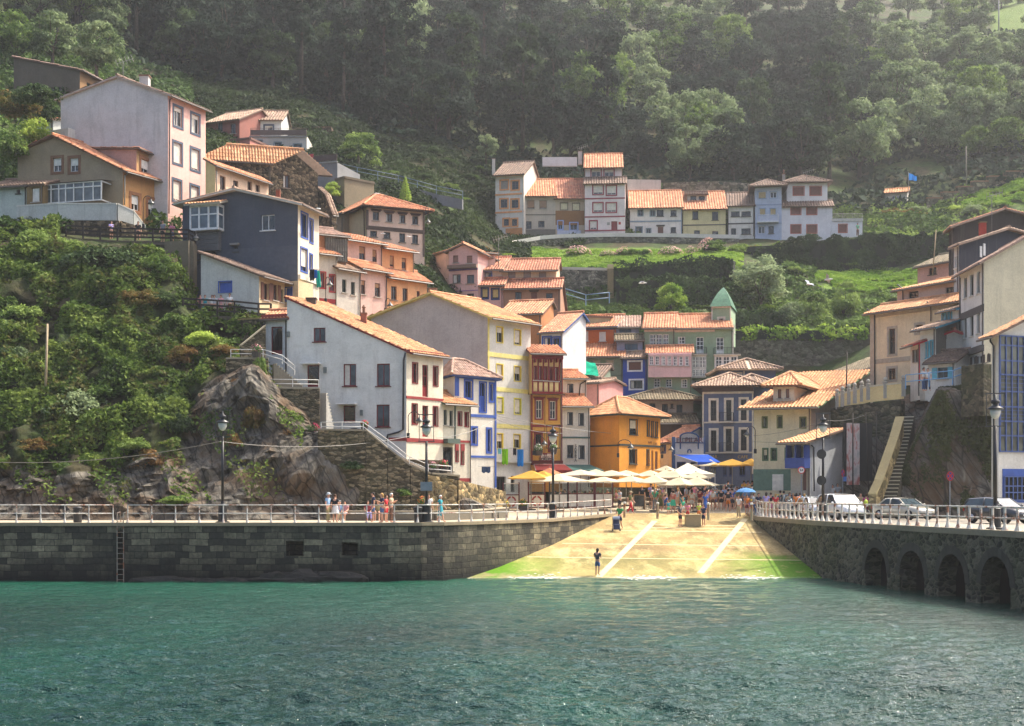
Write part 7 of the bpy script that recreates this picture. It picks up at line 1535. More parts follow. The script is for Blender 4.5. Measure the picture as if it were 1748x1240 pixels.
def tree_proto(kind,seed,mat):
    rng=np.random.default_rng(seed); rs=random.Random(seed); root=bpy.data.objects.new('tree',None); mb=MB(); cs=[];rr=[]
    if kind=='broad':
        H=9; mb.tube([(0,0,-1),(0.1,0,1.5),(.15,.1,3.2)],[.34,.26,.2],8)
        for k in range(rs.randint(19,25)):
            t=rs.random(); a=rs.uniform(0,6.28); R=(3.3*math.sin(math.pi*min(1,.15+.85*t*.93))**.8)*rs.uniform(.45,1.0); c=np.array([R*math.cos(a),R*math.sin(a),2.4+6.2*t]); cs.append(c); rr.append(rs.uniform(.95,1.75)*(1.1-.35*t))
            if k%3==0: limb(mb,(.12,.05,rs.uniform(1.6,3.2)),c,.12,.03,rs)
        V,Q=clumps(rng,cs,rr,150,.25)
    elif kind=='tall':
        H=16; mb.tube([(0,0,-1),(.1,0,6),(.2,.1,13.5)],[.32,.22,.08],8)
        for k in range(26):
            t=rs.random()**.8; a=rs.uniform(0,6.28); R=2.6*(1-.45*t)*rs.uniform(.3,1); c=np.array([R*math.cos(a)+.15,R*math.sin(a),5+10.5*t]); cs.append(c); rr.append(rs.uniform(.8,1.6)*(1.05-.3*t))
            if k%3==0: limb(mb,(.15,.05,c[2]-1.4),c,.08,.02,rs)
        V,Q=clumps(rng,cs,rr,125,.26,.75)
    elif kind=='cone':
        H=9; mb.tube([(0,0,-.5),(0,0,8.5)],[.2,.03],7)
        for k in range(60):
            t=k/60; a=k*2.4; R=2.3*(1-t)**.8; c=np.array([R*.75*math.cos(a),R*.75*math.sin(a),.8+8*t]); cs.append(c); rr.append(.28+.65*(1-t))
        V,Q=clumps(rng,cs,rr,60,.17,.8)
    elif kind=='dense':
        H=7; mb.tube([(0,0,-1),(.1,0,2.5)],[.3,.18],8)
        for k in range(34):
            t=rs.random(); a=rs.uniform(0,6.28); R=3.6*math.sqrt(max(.03,1-(t*1.0)**2))*rs.uniform(.5,1); c=np.array([R*math.cos(a),R*math.sin(a),.8+5.2*t]); cs.append(c); rr.append(rs.uniform(.9,1.4))
        V,Q=clumps(rng,cs,rr,150,.22)
    tr=mb.build('trunk',BARK,None,smooth=True); tr.parent=root; cr=mesh_np('crown',V,Q,mat,root); return root
PROT={}
for kind,n in (('broad',4),('tall',4),('dense',2),('cone',1)):
    for i in range(n): PROT[(kind,i)]=tree_proto(kind,100+i*7+len(kind),LG)
def put_tree(kind,i,x,y,z,s,mat,name,label,group=None,rz=None,sz=1):
    r=PROT[(kind,i)]; o=r.copy(); COL.objects.link(o); o.name=name
    for k in r.children:
        c=k.copy(); COL.objects.link(c); c.parent=o
        if c.name.startswith('crown'): c.material_slots[0].link='OBJECT'; c.material_slots[0].material=mat
    o.location=(x,y,z); o.rotation_euler=(0,0,random.uniform(0,6.28) if rz is None else rz); o.scale=(s,s,s*sz); tag(o,label,'tree',group,'thing'); return o
# the wood
ZONES=[(-400,120,'at the far left of the wood'),(120,330,'above the tall pink house'),(330,560,'above the ruined pink house'),(560,830,'above the empty terraced slope'),(830,1000,'above the orange banded house'),(1000,1120,'above the red bordered house'),(1120,1300,'above the yellow cottage'),(1300,1480,'above the white villa'),(1480,1600,'above the hillside hut'),(1600,2300,'above the stepped stone wall')]
def wood():
    rs=random.Random(21); n=0
    rows=[(204,40,'low in the wood'),(214,42,'near the wood edge'),(226,44,'below mid wood'),(240,46,'mid wood'),(257,46,'high in the wood'),(276,46,'near the picture top'),(298,48,'at the picture top'),(322,56,'beyond the picture top'),(350,54,'on the far crest'),(385,58,'on the highest far crest'),(425,60,'on the last far crest')]
    for ri,(d,step,rt) in enumerate(rows):
        px=-110+ (ri%2)*20
        while px<1870:
            q=px+rs.uniform(-14,14); dd=d+rs.uniform(-4.5,4.5); px+=step*rs.uniform(.8,1.2)
            if q<40 and ri<1: dd=dd
            p=PX(q,dd); z=gz(p.x,p.y); py=HY-(z-EYE)*F/dd
            lim=np.interp(q,[0,120,330,480,560,640,760,830,1000,1480,1500,1580,1650,1760],[110,140,190,215,225,240,262,262,300,318,330,300,290,262])
            if py>lim+6: continue
            if (q>1672 and 20<py<100) or (1478<q<1600 and dd<216): continue
            pt=py-15*F/dd
            if pt<-190 or py<-25: continue
            zone=[t for a,b,t in ZONES if a<=q<b]; zone=zone[0] if zone else 'in the wood'
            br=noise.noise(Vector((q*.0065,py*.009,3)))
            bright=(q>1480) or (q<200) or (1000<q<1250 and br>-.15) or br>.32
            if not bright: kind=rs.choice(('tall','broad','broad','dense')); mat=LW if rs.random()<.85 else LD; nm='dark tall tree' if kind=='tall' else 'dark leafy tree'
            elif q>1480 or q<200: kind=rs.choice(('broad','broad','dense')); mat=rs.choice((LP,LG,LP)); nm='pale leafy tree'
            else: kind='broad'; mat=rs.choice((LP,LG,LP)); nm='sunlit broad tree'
            i=rs.randrange({'tall':4,'broad':4,'dense':2}[kind]); s=rs.uniform(.85,1.25)*(1.0 if kind!='dense' else .95)
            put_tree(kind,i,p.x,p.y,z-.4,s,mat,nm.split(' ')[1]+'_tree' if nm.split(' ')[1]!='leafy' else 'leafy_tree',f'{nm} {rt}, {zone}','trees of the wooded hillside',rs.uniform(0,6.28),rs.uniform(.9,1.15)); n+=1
    return n
NWOOD=wood()
# single trees of the village and slopes
def tree_at(px,pyb,pyt,d,kind,i,mat,label,name='garden_tree',sz=1.0):
    p=W(px,pyb,d); H={'broad':9.2,'tall':16,'dense':6.6,'cone':9}[kind]; s=(pyb-pyt)*d/F/H/sz; put_tree(kind,i,p.x,p.y,p.z,s,mat,name,label,None,None,sz)
tree_at(1300,535,437,161,'broad',0,LP,'large bushy tree with silvery leaves rising from the green bank','bushy_tree',.85); tree_at(1145,535,486,157,'dense',0,LB,'bright bush tree with yellow flowers behind the green house','bushy_tree'); tree_at(692,345,302,162,'cone',0,LB,'pale green conifer above the hipped house','conifer')
tree_at(612,290,225,176,'dense',1,LG,'dark round tree at the wood edge above the track wall','round_tree'); tree_at(1390,560,500,158,'dense',0,LG,'leafy tree at the right foot of the green bank','leafy_tree'); tree_at(1440,555,480,160,'broad',2,LG,'slim leafy tree below the pale meadow','leafy_tree'); tree_at(1350,565,515,156,'dense',1,LP,'low pale tree above the mossy retaining wall','leafy_tree')
tree_at(568,340,312,150,'dense',0,LB,'small bright tree beside the low stone cottage','small_tree'); tree_at(830,275,228,200,'broad',1,LP,'thin pale tree at the wood edge left of the upper row','pale_tree'); tree_at(165,140,30,158,'broad',3,LP,'big pale leafy tree behind the grey barn','leafy_tree'); tree_at(90,118,15,165,'broad',1,LP,'broad sunlit tree left behind the grey barn','leafy_tree'); tree_at(30,125,20,166,'broad',2,LG,'broad green tree at the left edge behind the barn','leafy_tree'); tree_at(1022,665,640,136,'cone',0,LG,'small dark conifer beside the bright blue house','conifer',.7)
# bushes
def bush_proto(seed,mat,nc=16,per=85,sz=.10,rk=1):
    rng=np.random.default_rng(seed); rs=random.Random(seed); cs=[];rr=[]
    for k in range(nc): a=rs.uniform(0,6.28); R=rs.uniform(.1,.85); cs.append(np.array([R*math.cos(a),R*math.sin(a),.15+.75*rs.random()*(1.1-R*.7)])); rr.append(rs.uniform(.28,.5)*rk)
    V,Q=clumps(rng,cs,rr,per,sz); o=mesh_np('bush',V,Q,mat); return o
BP=[bush_proto(300+i,LG) for i in range(5)]
BG=[bush_proto(400+i,LG,44,80,.052,.62) for i in range(4)]
for o in BP+BG: COL.objects.unlink(o)
def ray_d(px,py,d0,d1=230):
    ds=np.arange(d0,d1,.4); k=np.nonzero(ground_np((px-CX)/F*ds,ds)>=EYE+(HY-py)/F*ds)[0]; return float(ds[k[0]]) if len(k) else d1
def bush(px,py,d,w,h,mat,label,name='bush',flowers=None,group=None):
    if d>140: d=ray_d(px,py,138)-.3
    p=W(px,py,d); o=random.choice(BP if w*d/F<1.3 else BG).copy(); o.name=name; COL.objects.link(o); o.material_slots[0].link='OBJECT'; o.material_slots[0].material=mat; o.location=p-Vector((0,0,.1)); o.scale=(w*d/F/1.2,)*2+(h*d/F/1.15,); o.rotation_euler=(0,0,random.uniform(0,6.28)); tag(o,label,'bush',group,'thing')
    if flowers:
        rng=np.random.default_rng(int(px)); n=150; dd=rng.normal(0,1,(n,3)); dd/=np.linalg.norm(dd,axis=1,keepdims=True); dd[:,2]=np.abs(dd[:,2]); dd[:,1]=-np.abs(dd[:,1])*.8-.1; C=dd*1.12*np.array([1,1,.95])+np.array([0,0,.12]); V,Q=quads(C,dd,.085,rng,.25); mesh_np('flowers',V,Q,leaf_mat('fl'+flowers,[FLW[flowers]]*2 if flowers!='pink' else ['#9a6a68','#c89a92','#d0a8a0'],.3),o)
    return o
for q in ((985,436,183.5,28,17,'first pink hydrangea from the left under the curved road wall'),(1037,438,183,16,12,'small pink hydrangea in the middle of the road wall'),(1073,437,183,28,17,'wide pink hydrangea below the red bordered house'),(1103,437,183.3,14,13,'pink hydrangea touching the wide one on its right'),(1143,436,183.6,26,16,'pink hydrangea below the long cottage'),(1180,434,184,14,15,'small leafy hydrangea next to the huge one'),(1218,432,184,34,28,'huge round pink hydrangea below the yellow cottage')): bush(*q[:5],LG,q[5],'hydrangea_bush','pink',None)
for q in ((1255,431,185,17,15,LG,'pale flowering bush right of the huge hydrangea'),(1290,425,185.5,14,9,LO,'reddish bush under the small row house'),(1385,413,186.5,24,18,LD,'dark bush at the foot of the white villa'),(1163,404,186.3,12,8,LB,'yellow green bush before the long cottage door')): bush(*q[:5],q[5],q[6])
for q in ((1602,365,199,20,13,LG,'rounded bush at the left end of the right hand terrace'),(1565,362,199,26,12,LP,'low pale bush on the right hand terrace'),(1628,366,198.5,20,20,LB,'bright yellow green bush below the stepped wall'),(1662,365,198,26,20,LP,'hydrangea with faded flowers below the stepped wall'),(1690,372,197,20,12,LG,'small bush behind the black house roof'),(1512,372,197,10,10,LG,'little bush at the end of the right hand terrace')): bush(*q[:5],q[5],q[6])
for q in ((820,428,178,26,10,LO,'row of dry flowers on top of the curved wall'),(866,438,172,22,7,LB,'flower bed on the terrace above the brown house')): bush(*q[:5],q[5],q[6])
for q in ((533,742,95.6,19,22,LD,'red flowering bush at the corner of the stone wall','magenta'),(470,700,96.8,11,13,LG,'small magenta bush under the middle landing','magenta'),(442,640,97.6,14,38,LG,'climbing plant hanging down the stone wall',None),(455,668,96.9,10,14,LB,'bright green plant at the left of the landing',None)): bush(*q[:5],q[5],q[6],'bush',q[7])
# left cliff bushes
rsb=random.Random(8)
CB=[(60,180,118.5,62,44,LD,'dark bush behind the ochre house'),(25,205,123,60,62,LO,'sunny yellow green bush at the left edge above the shed'),(20,280,121,60,60,LG,'green bush at the left edge above the shed roof'),(60,250,122.5,50,60,LB,'tall bright bush left of the white annex'),(70,205,127,46,40,LD,'dark round bush below the grey barn'),
(170,480,108,90,80,LD,'very dark rounded bush in the middle of the left cliff'),(60,440,111,55,60,LG,'green bush high on the left cliff'),(95,430,111,60,30,LG,'sunlit bush just below the upper walkway'),(225,452,109.6,50,22,LG,'bright creeper below the upper walkway posts'),(270,470,108,45,45,LG,'green bush by the concrete pier'),(240,525,105,55,40,LO,'ochre bush above the lower walkway'),(300,560,103.4,40,34,LG,'bright nasturtium clump below the lower walkway'),(345,590,101.6,40,32,LB,'yellow flowering clump right below the lower walkway'),(380,610,100.5,34,28,LO,'dry ochre bush beside the sloping wall'),(310,620,100.3,36,40,LO,'dry yellowish bush in the middle of the bank'),
(40,560,104,60,50,LG,'bramble mound at the left edge of the cliff'),(25,630,100.8,50,50,LP,'pale bramble mound at the left edge below the pole'),(130,720,97.2,75,66,LP,'large pale bramble mound above the rock'),(180,690,98.6,60,46,LG,'green bramble mound right of the pole'),(230,770,94.3,44,30,LG,'bright clump hanging over the rock'),(258,795,93.5,30,36,LO,'tan dry bush on the rock edge'),(60,770,94.4,50,30,LO,'dry grass clump above the lowest rock'),(150,610,102.3,60,42,LG,'leafy mound right of the wooden pole top'),(195,600,102.6,30,26,LB,'very bright small clump in the middle of the bank'),(280,700,97.8,44,40,LD,'dark reddish bush beside the bare rock'),(310,745,95.8,34,50,LD,'dark clump at the left edge of the bare rock'),(440,730,95.6,30,44,LO,'orange dry grass tuft on the bare rock'),(398,760,94.6,22,26,LO,'dry grass tuft beside the street lamp'),(485,745,95.5,24,24,LO,'dry tuft right of the bare rock'),(95,505,107,46,40,LG,'leafy mound left of the dark bush'),(280,520,105.3,36,30,LD,'dark ivy clump under the pier')]
for q in CB: bush(*q[:5],q[5],q[6])
# scrub and brambles as masses
def scatter(name,n,px0,px1,d0,d1,cond,size,mat,lift,rng,clsc=.35,lab='stuff'):
    px=rng.uniform(px0,px1,n); u=rng.uniform(0,1,n); d=d0+(d1-d0)*u; X=(px-CX)/F*d; Z=ground_np(X,d); py=HY-(Z-EYE)*F/d; k=cond(px,py,d); X,d,Z=X[k],d[k],Z[k]
    P=np.stack([X,d,Z],1); nb=fbm_np(P,clsc,3); keep=nb>-.22+.25*rng.normal(0,1,len(nb))*.5; P=P[keep]; nb=nb[keep]
    h=lift*np.clip(nb+.35,0,1.2)*rng.uniform(.15,1,len(P)); e=.6; gx=(ground_np(P[:,0]+e,P[:,1])-ground_np(P[:,0]-e,P[:,1]))/(2*e); gy=(ground_np(P[:,0],P[:,1]+e)-ground_np(P[:,0],P[:,1]-e))/(2*e)
    Nn=np.stack([-gx,-gy,np.ones(len(P))],1); Nn/=np.linalg.norm(Nn,axis=1,keepdims=True); P=P+Nn*h[:,None]; P[:,1]-=.5
    V,Q=quads(P,Nn*.9,size,rng,.7); return tag(mesh_np(name,V,Q,mat),kind='stuff')
rng=np.random.default_rng(77)
LS2=leaf_mat('scrub2',['#1c2a16','#304422','#465c2c','#627838'],.3,.1)
RKL=lambda px:np.interp(px,[-700,0,70,120,230,300,345,420,470],[800,795,790,810,785,765,680,612,600])
scatter('brambles',150000,-260,455,90.5,114,lambda px,py,d:(py<RKL(px)+12*np.sin(px*.13))&(py>np.where(px>105,430,395)),.17,LBR,1.3,rng,.4)
scatter('brambles',15000,-60,520,90.5,103,lambda px,py,d:(py>RKL(px))&(py<860)&(np.sin(px*.05+d)>-.1),.13,LBR,.6,rng,.6)
scatter('slope_scrub',60000,-200,330,114,200,lambda px,py,d:(py<400),.3,LS2,1.6,rng,.25)
scatter('slope_scrub',110000,330,1000,116,204,lambda px,py,d:(py<520)&~((px>905)&(py>422)&(py<464)),.3,LSC,1.0,rng,.22)
scatter('slope_scrub',110000,930,1620,148,202,lambda px,py,d:(py<565)&~((px>900)&(px<1264)&(py>404)&(py<442))&~((px>1254)&(px<1625)&(py>400)&(py<462))&~((px>1480)&(px<1590)&(py<372))&~((px>905)&(px<1262)&(py>424)&(py<464))&~((px>1390)&(px<1570)&(py>463)&(py<503)),.3,LS2,1.2,rng,.22)
scatter('slope_scrub',40000,1480,1900,104,205,lambda px,py,d:(py<420)&~((px>1650)&(py>300)&(py<352)),.28,LG,1.0,rng,.3)
scatter('wood_undergrowth',90000,-150,1900,200,330,lambda px,py,d:~((px>1680)&(py<62)),.55,LW,2.2,rng,.12)
LAWN=leaf_mat('lawn',['#3c5a1a','#587a26','#749434','#90a848'],.35)
scatter('lawn_grass',60000,900,1268,166,182,lambda px,py,d:(py>424)&(py<463),.12,LAWN,.25,rng,.5); scatter('meadow_grass',40000,1390,1572,168,184,lambda px,py,d:(py>462)&(py<505),.16,LAWN,.4,rng,.4); scatter('meadow_grass',30000,1640,1800,192,206,lambda px,py,d:(py>298)&(py<352),.18,LAWN,.4,rng,.4)
# hedges
def hedge(label,pts,drop,th,mat,dens=900,size=.2,name='hedge'):
    P=[W(*p) for p in pts]; t=thing(name,P[0]-Vector((0,0,drop)),label,'hedge'); rr=np.random.default_rng(len(label)); Cs=[];Ns=[]
    for a,b in zip(P,P[1:]):
        L=(b-a).length; n=int(dens*L/5*(drop/3)); u=rr.uniform(0,1,n); v=rr.uniform(0,1,n); top=v>.78; d=(b-a).normalized(); nn=np.array([d.y,-d.x,0])
        A=np.array(a); B=np.array(b); p=A+(B-A)*u[:,None]; p[:,2]-=np.where(top,0,(v/.78)*drop); off=np.where(top,rr.uniform(-1,1,n)*th/2,th/2); p+=nn*off[:,None]
        bumpv=fbm_np(p,.45,4); p+=nn*(bumpv*.75)[:,None]; p[:,2]+=bumpv*.9*np.where(top,1,.3); N_=np.tile(nn,(n,1)); N_[top]=[0,0,1]; Cs.append(p); Ns.append(N_)
    V,Q=quads(np.concatenate(Cs),np.concatenate(Ns),size,rr,.5); o=mesh_np('leaves',np.array(V)-np.array(t.location),Q,mat,t)
    mb=MB()
    for a,b in zip(P,P[1:]):
        d=Vector((b.x-a.x,b.y-a.y)).normalized(); n=Vector((d.y,-d.x,0))*th*.38; u=Vector((0,0,.25)); dn=Vector((0,0,drop)); mb.add([a-dn+n,b-dn+n,b-u+n,a-u+n,a-dn-n,b-dn-n,b-u-n,a-u-n],[(0,1,2,3),(4,7,6,5),(3,2,6,7),(0,3,7,4),(1,5,6,2)])
    mb.build('branches',paint('#20261a',.9),t)
hedge('long dark clipped hedge curving below the lawn',[(1046,456,162),(1090,452,163),(1180,444,164.5),(1235,440,165.5),(1253,442,165)],2.6,1.4,LD,1100); hedge('dark ivy covered bank wall above the bright bush tree',[(1055,482,158.5),(1075,478,159),(1130,474,160),(1230,478,160)],4.2,1.2,LD,1200)
hedge('tall ivy covered wall below the white villa terrace',[(1290,424,180.5),(1400,413,180),(1470,405,181),(1520,401,181.5),(1600,405,181),(1625,409,180.5)],4.6,1.2,LD,1500,.26); hedge('ivy mass under the road between the hydrangeas and the villa',[(1255,420,181.5),(1330,417,180.5)],2.6,1.4,LG,900,.25); hedge('dry golden hedge on the right hand terrace',[(1503,366,198.6),(1570,366,198.4),(1640,370,198),(1685,374,197)],2.4,1.2,LO,700,.24)
hedge('low trimmed hedge behind the right hand terrace bushes',[(1545,352,200.4),(1580,352,200.2)],1.6,1.2,LG,600,.2); hedge('leafy growth along the top of the mossy retaining wall',[(1250,562,150.4),(1330,561,150.4),(1480,562,150)],1.2,1.6,LB,700,.22); hedge('tall dark shrub wall at the left of the retaining wall',[(1253,535,154),(1340,536,154)],3,1.6,LD,800,.25)
# moss and ivy on the right cliff
def cliff_ivy():
    rr=np.random.default_rng(4); n=60000; px=rr.uniform(1536,1705,n); d=rr.uniform(95.5,104,n); X=(px-CX)/F*d; Z=ground_np(X,d); py=HY-(Z-EYE)*F/d; k=(py>640)&(py<868); P=np.stack([X[k],d[k],Z[k]],1); nb=fbm_np(P*np.array([1,.4,.35]),.55,4); keep=nb>.0+.12*rr.normal(0,1,len(nb)); P=P[keep]; P[:,1]-=.25+rr.uniform(0,.3,len(P)); V,Q=quads(P,np.tile([-.3,-1,.3],(len(P),1)),.12,rr,.6); tag(mesh_np('cliff_ivy',V,Q,leaf_mat('ivy',['#1c1c12','#2a2c1a','#3a3c22','#4c502c'],.2,.4)),kind='stuff')
cliff_ivy()

rs5=random.Random(31)
for k in range(46):
    px=rs5.uniform(1060,1600); py=rs5.uniform(440,556)
    if 905<px<1262 and 420<py<470: continue
    if 1390<px<1570 and 462<py<500: continue
    d=float(np.interp(py,[440,556],[178,156])); bush(px,py,d,rs5.uniform(14,30),rs5.uniform(9,20),rs5.choice((LG,LG,LP,LD,LB)),'loose rounded shrub growing on the green bank below the upper row','shrub',None,'shrubs on the green bank')
for k in range(40):
    px=rs5.uniform(560,830); py=rs5.uniform(262,400); d=float(np.interp(py,[262,400],[190,158])); bush(px,py,d,rs5.uniform(12,28),rs5.uniform(7,15),rs5.choice((LG,LSC,LD,LD)),'low dark shrub on the overgrown terraces above the hipped house','shrub',None,'shrubs on the old terraces')
for q in ((420,668,97.2,30,30,LO,'dry bush on the crest of the bare rock'),(600,800,92.2,22,18,LD,'small dark plant rooted in the long stone wall'),(690,845,92.4,20,16,LG,'small green plant at the foot of the long stone wall'),(300,862,90.6,40,22,LG,'low green clump at the rock foot left of the lamp')): bush(*q[:5],q[5],q[6])
for k,r in PROT.items():
    for c in list(r.children): bpy.data.objects.remove(c)
    bpy.data.objects.remove(r)
# ---------- people ----------
def grow(verts,edges,rad,name,sub=1,root=0):
    me=bpy.data.meshes.new(name); me.from_pydata([tuple(v) for v in verts],edges,[]); o=bpy.data.objects.new(name,me); COL.objects.link(o)
    sk_=o.modifiers.new('skin','SKIN'); 
    for i,r in enumerate(rad):
        sv=me.skin_vertices[0].data[i] if me.skin_vertices else None
        sv.radius=r if isinstance(r,tuple) else (r,r)
    for i in range(len(verts)): me.skin_vertices[0].data[i].use_root=(i==root)
    sk_.use_smooth_shade=True
    if sub: ss=o.modifiers.new('sub','SUBSURF'); ss.levels=sub; ss.render_levels=sub
    dg=bpy.context.evaluated_depsgraph_get(); dg.update(); m2=bpy.data.meshes.new_from_object(o.evaluated_get(dg)); bpy.data.objects.remove(o); bpy.data.meshes.remove(me); m2.name=name
    for p in m2.polygons: p.use_smooth=True
    return m2
def mkmesh_skin(verts,edges,rad,name):
    # the skin layer only exists once the modifier is added through an operator or a bmesh layer
    me=bpy.data.meshes.new(name); bm=bmesh.new(); lay=bm.verts.layers.skin.verify(); vs=[bm.verts.new(v) for v in verts]
    for v,r in zip(vs,rad):
        v[lay].radius=r if isinstance(r,tuple) else (r,r)
    vs[0][lay].use_root=True
    for a,b in edges: bm.edges.new((vs[a],vs[b]))
    bm.to_mesh(me); bm.free(); o=bpy.data.objects.new(name,me); COL.objects.link(o); sk_=o.modifiers.new('skin','SKIN'); sk_.use_smooth_shade=True; ss=o.modifiers.new('sub','SUBSURF'); ss.levels=1; ss.render_levels=1
    dg=bpy.context.evaluated_depsgraph_get(); dg.update(); m2=bpy.data.meshes.new_from_object(o.evaluated_get(dg)); bpy.data.objects.remove(o); m2.name=name; m2.materials.clear()
    return m2
def joints(pose):
    J=dict(pel=(0,0,.93),sp=(0,.01,1.12),ch=(0,.015,1.32),nk=(0,.01,1.46),h0=(0,-.01,1.53),h1=(0,-.015,1.61),h2=(0,-.005,1.69),ns=(0,-.125,1.585))
    for s,n in ((-1,'L'),(1,'R')):
        J['sh'+n]=(.175*s,.015,1.40); J['el'+n]=(.235*s,.03,1.13); J['wr'+n]=(.25*s,-.05,.90); J['hip'+n]=(.09*s,0,.87); J['kn'+n]=(.10*s,-.015,.48); J['an'+n]=(.10*s,.02,.08); J['to'+n]=(.12*s,-.14,.035)
    if pose=='phone':
        for s,n in ((-1,'L'),(1,'R')): J['el'+n]=(.23*s,-.05,1.14); J['wr'+n]=(.09*s,-.27,1.26)
    if pose=='hip': J['elL']=(-.36,.05,1.17); J['wrL']=(-.19,-.06,1.0); J['anR']=(.15,.0,.08); J['toR']=(.21,-.13,.035)
    if pose=='walk': J.update(knL=(-.10,-.16,.50),anL=(-.10,-.24,.09),toL=(-.11,-.40,.05),knR=(.10,.05,.48),anR=(.10,.28,.13),toR=(.11,.15,.03),elL=(-.24,.14,1.15),wrL=(-.24,.12,.91),elR=(.24,-.08,1.14),wrR=(.23,-.25,.95))
    if pose in('carry','push'):
        for s,n in ((-1,'L'),(1,'R')): J['el'+n]=(.24*s,-.04,1.14); J['wr'+n]=((.05*s if pose=='carry' else .2*s),-.28,1.16 if pose=='carry' else 1.03)
        if pose=='push': J.update(knL=(-.10,-.12,.50),anL=(-.10,-.16,.09),toL=(-.11,-.32,.04),anR=(.10,.22,.11),toR=(.11,.08,.03))
    if pose=='sit':
        dz=.46; 
        for k in ('pel','sp','ch','nk','h0','h1','h2','ns'): x,y,z=J[k]; J[k]=(x,y,z-dz+.03)
        for s,n in ((-1,'L'),(1,'R')):
            J['sh'+n]=(.175*s,.015,.97); J['el'+n]=(.235*s,-.02,.72); J['wr'+n]=(.14*s,-.25,.62); J['hip'+n]=(.09*s,-.02,.47); J['kn'+n]=(.12*s,-.44,.49); J['an'+n]=(.12*s,-.42,.08); J['to'+n]=(.13*s,-.58,.035)
    return J
RAD=dict(pel=(.145,.11),sp=(.125,.095),ch=(.15,.105),nk=.055,h0=(.07,.08),h1=(.083,.10),h2=(.055,.07),ns=.016,sh=.06,el=.042,wr=.03,hip=.088,kn=.058,an=.04,to=.034)
def body_mesh(pose):
    J=joints(pose); names=list(J); V=[Vector(J[n]) for n in names]; ix={n:i for i,n in enumerate(names)}; R=[RAD.get(n,RAD.get(n[:-1],.04)) for n in names]
    E=[('pel','sp'),('sp','ch'),('ch','nk'),('nk','h0'),('h0','h1'),('h1','h2'),('h1','ns')]
    for n in 'LR': E+=[('ch','sh'+n),('sh'+n,'el'+n),('el'+n,'wr'+n),('pel','hip'+n),('hip'+n,'kn'+n),('kn'+n,'an'+n),('an'+n,'to'+n)]
    E=[(ix[a],ix[b]) for a,b in E]
    for s,n in ((-1,'L'),(1,'R')):
        w=Vector(J['wr'+n]); d=(w-Vector(J['el'+n])).normalized(); side=d.cross(Vector((s,0,0)));  side=side.normalized() if side.length>.1 else Vector((0,-1,0)); f=Vector((0,-1,0)) if abs(d.y)<.6 else Vector((-s,0,0))
        pm=w+d*.065; ip=len(V); V.append(pm); R.append((.034,.024)); E.append((ix['wr'+n],ip)); curl=Vector((-s*.35,-.35,0))
        for k in range(4):
            o=f*(.024-.016*k); L=(.072,.08,.075,.058)[k]; a=pm+d*.035+o; b=a+(d+curl*.25).normalized()*L*.55; c=b+(d+curl).normalized()*L*.5; i0=len(V); V.extend([a,b,c]); R.extend([.0105,.0095,.008]); E.extend([(ip,i0),(i0,i0+1),(i0+1,i0+2)])
        i0=len(V); V.extend([pm+f*.04-d*.01,pm+f*.055+d*.035]); R.extend([.012,.009]); E.extend([(ip,i0),(i0,i0+1)])
    return mkmesh_skin(V,E,R,'body')
def cloth_mesh(pose,what):
    J=joints(pose); g=.014; V=[];E=[];R=[]
    def add(p,r): V.append(Vector(p)); R.append(tuple(x+g for x in r) if isinstance(r,tuple) else r+g); return len(V)-1
    L=lambda a,b,t:Vector(J[a]).lerp(Vector(J[b]),t)
    if what=='top':
        p=add(L('pel','sp',.1),RAD['pel']); s=add(J['sp'],(.135,.10)); c=add(J['ch'],RAD['ch']); n=add(L('ch','nk',.75),.062); E+=[(p,s),(s,c),(c,n)]
        for k in 'LR': a=add(J['sh'+k],.066); b=add(L('sh'+k,'el'+k,.6),.056); E+=[(c,a),(a,b)]
    else:
        p=add(L('pel','sp',.35),(.135,.102)); q=add(J['pel'],(.15,.115)); E.append((p,q))
        for k in 'LR':
            a=add(J['hip'+k],.094); E.append((q,a))
            if what=='shorts': b=add(L('hip'+k,'kn'+k,.8),.075); E.append((a,b))
            else: b=add(J['kn'+k],.066); c=add(L('kn'+k,'an'+k,.93),.056); E+=[(a,b),(b,c)]
    return mkmesh_skin(V,E,R,what)
def skirt_mesh(long_):
    mb=MB(); prof=[(.13,1.06),(.15,.98),(.185,.85),(.21,.7),(.225,.56 if not long_ else .42)]; n=16; vs=[]
    for r,z in prof:
        for k in range(n): a=2*math.pi*k/n; f=1+.05*math.cos(5*a)*(1.06-z); vs.append((r*1.05*f*math.cos(a),r*.8*f*math.sin(a),z))
    fs=[(i*n+k,i*n+(k+1)%n,(i+1)*n+(k+1)%n,(i+1)*n+k) for i in range(len(prof)-1) for k in range(n)]; me=bpy.data.meshes.new('skirt'); me.from_pydata(vs,[],[f[::-1] for f in fs]); 
    for p in me.polygons: p.use_smooth=True
    return me
def hair_mesh(kind,pose):
    h=Vector(joints(pose)['h1']); mb=MB(); bm=bmesh.new(); bmesh.ops.create_icosphere(bm,subdivisions=2,radius=1)
    for v in list(bm.verts):
        p=v.co; low=-.25 if p.y<.1 else (-.9 if kind=='long' else -.55)
        if p.y<-.35 and p.z<.35: bm.verts.remove(v); continue
        if p.z<low: v.co.z=low
        v.co=Vector((v.co.x*.098,v.co.y*.112,v.co.z*(.115 if v.co.z>0 else (.30 if kind=='long' else .13))))+h+Vector((0,.012,.02))
    me=bpy.data.meshes.new('hair'); bm.to_mesh(me); bm.free()
    for p in me.polygons: p.use_smooth=True
    return me
def hat_mesh(pose):
    h=Vector(joints(pose)['h1']); mb=MB(); mb.lathe(h+Vector((0,-.02,.05)),[(.19,-.005),(.19,.01),(.108,.015),(.10,.09),(.06,.115),(.005,.12)],14); me=bpy.data.meshes.new('hat'); me.from_pydata(mb.v,[],mb.f); return me
PM={}
def pm(k,fn):
    if k not in PM:
        PM[k]=fn()
    return PM[k]
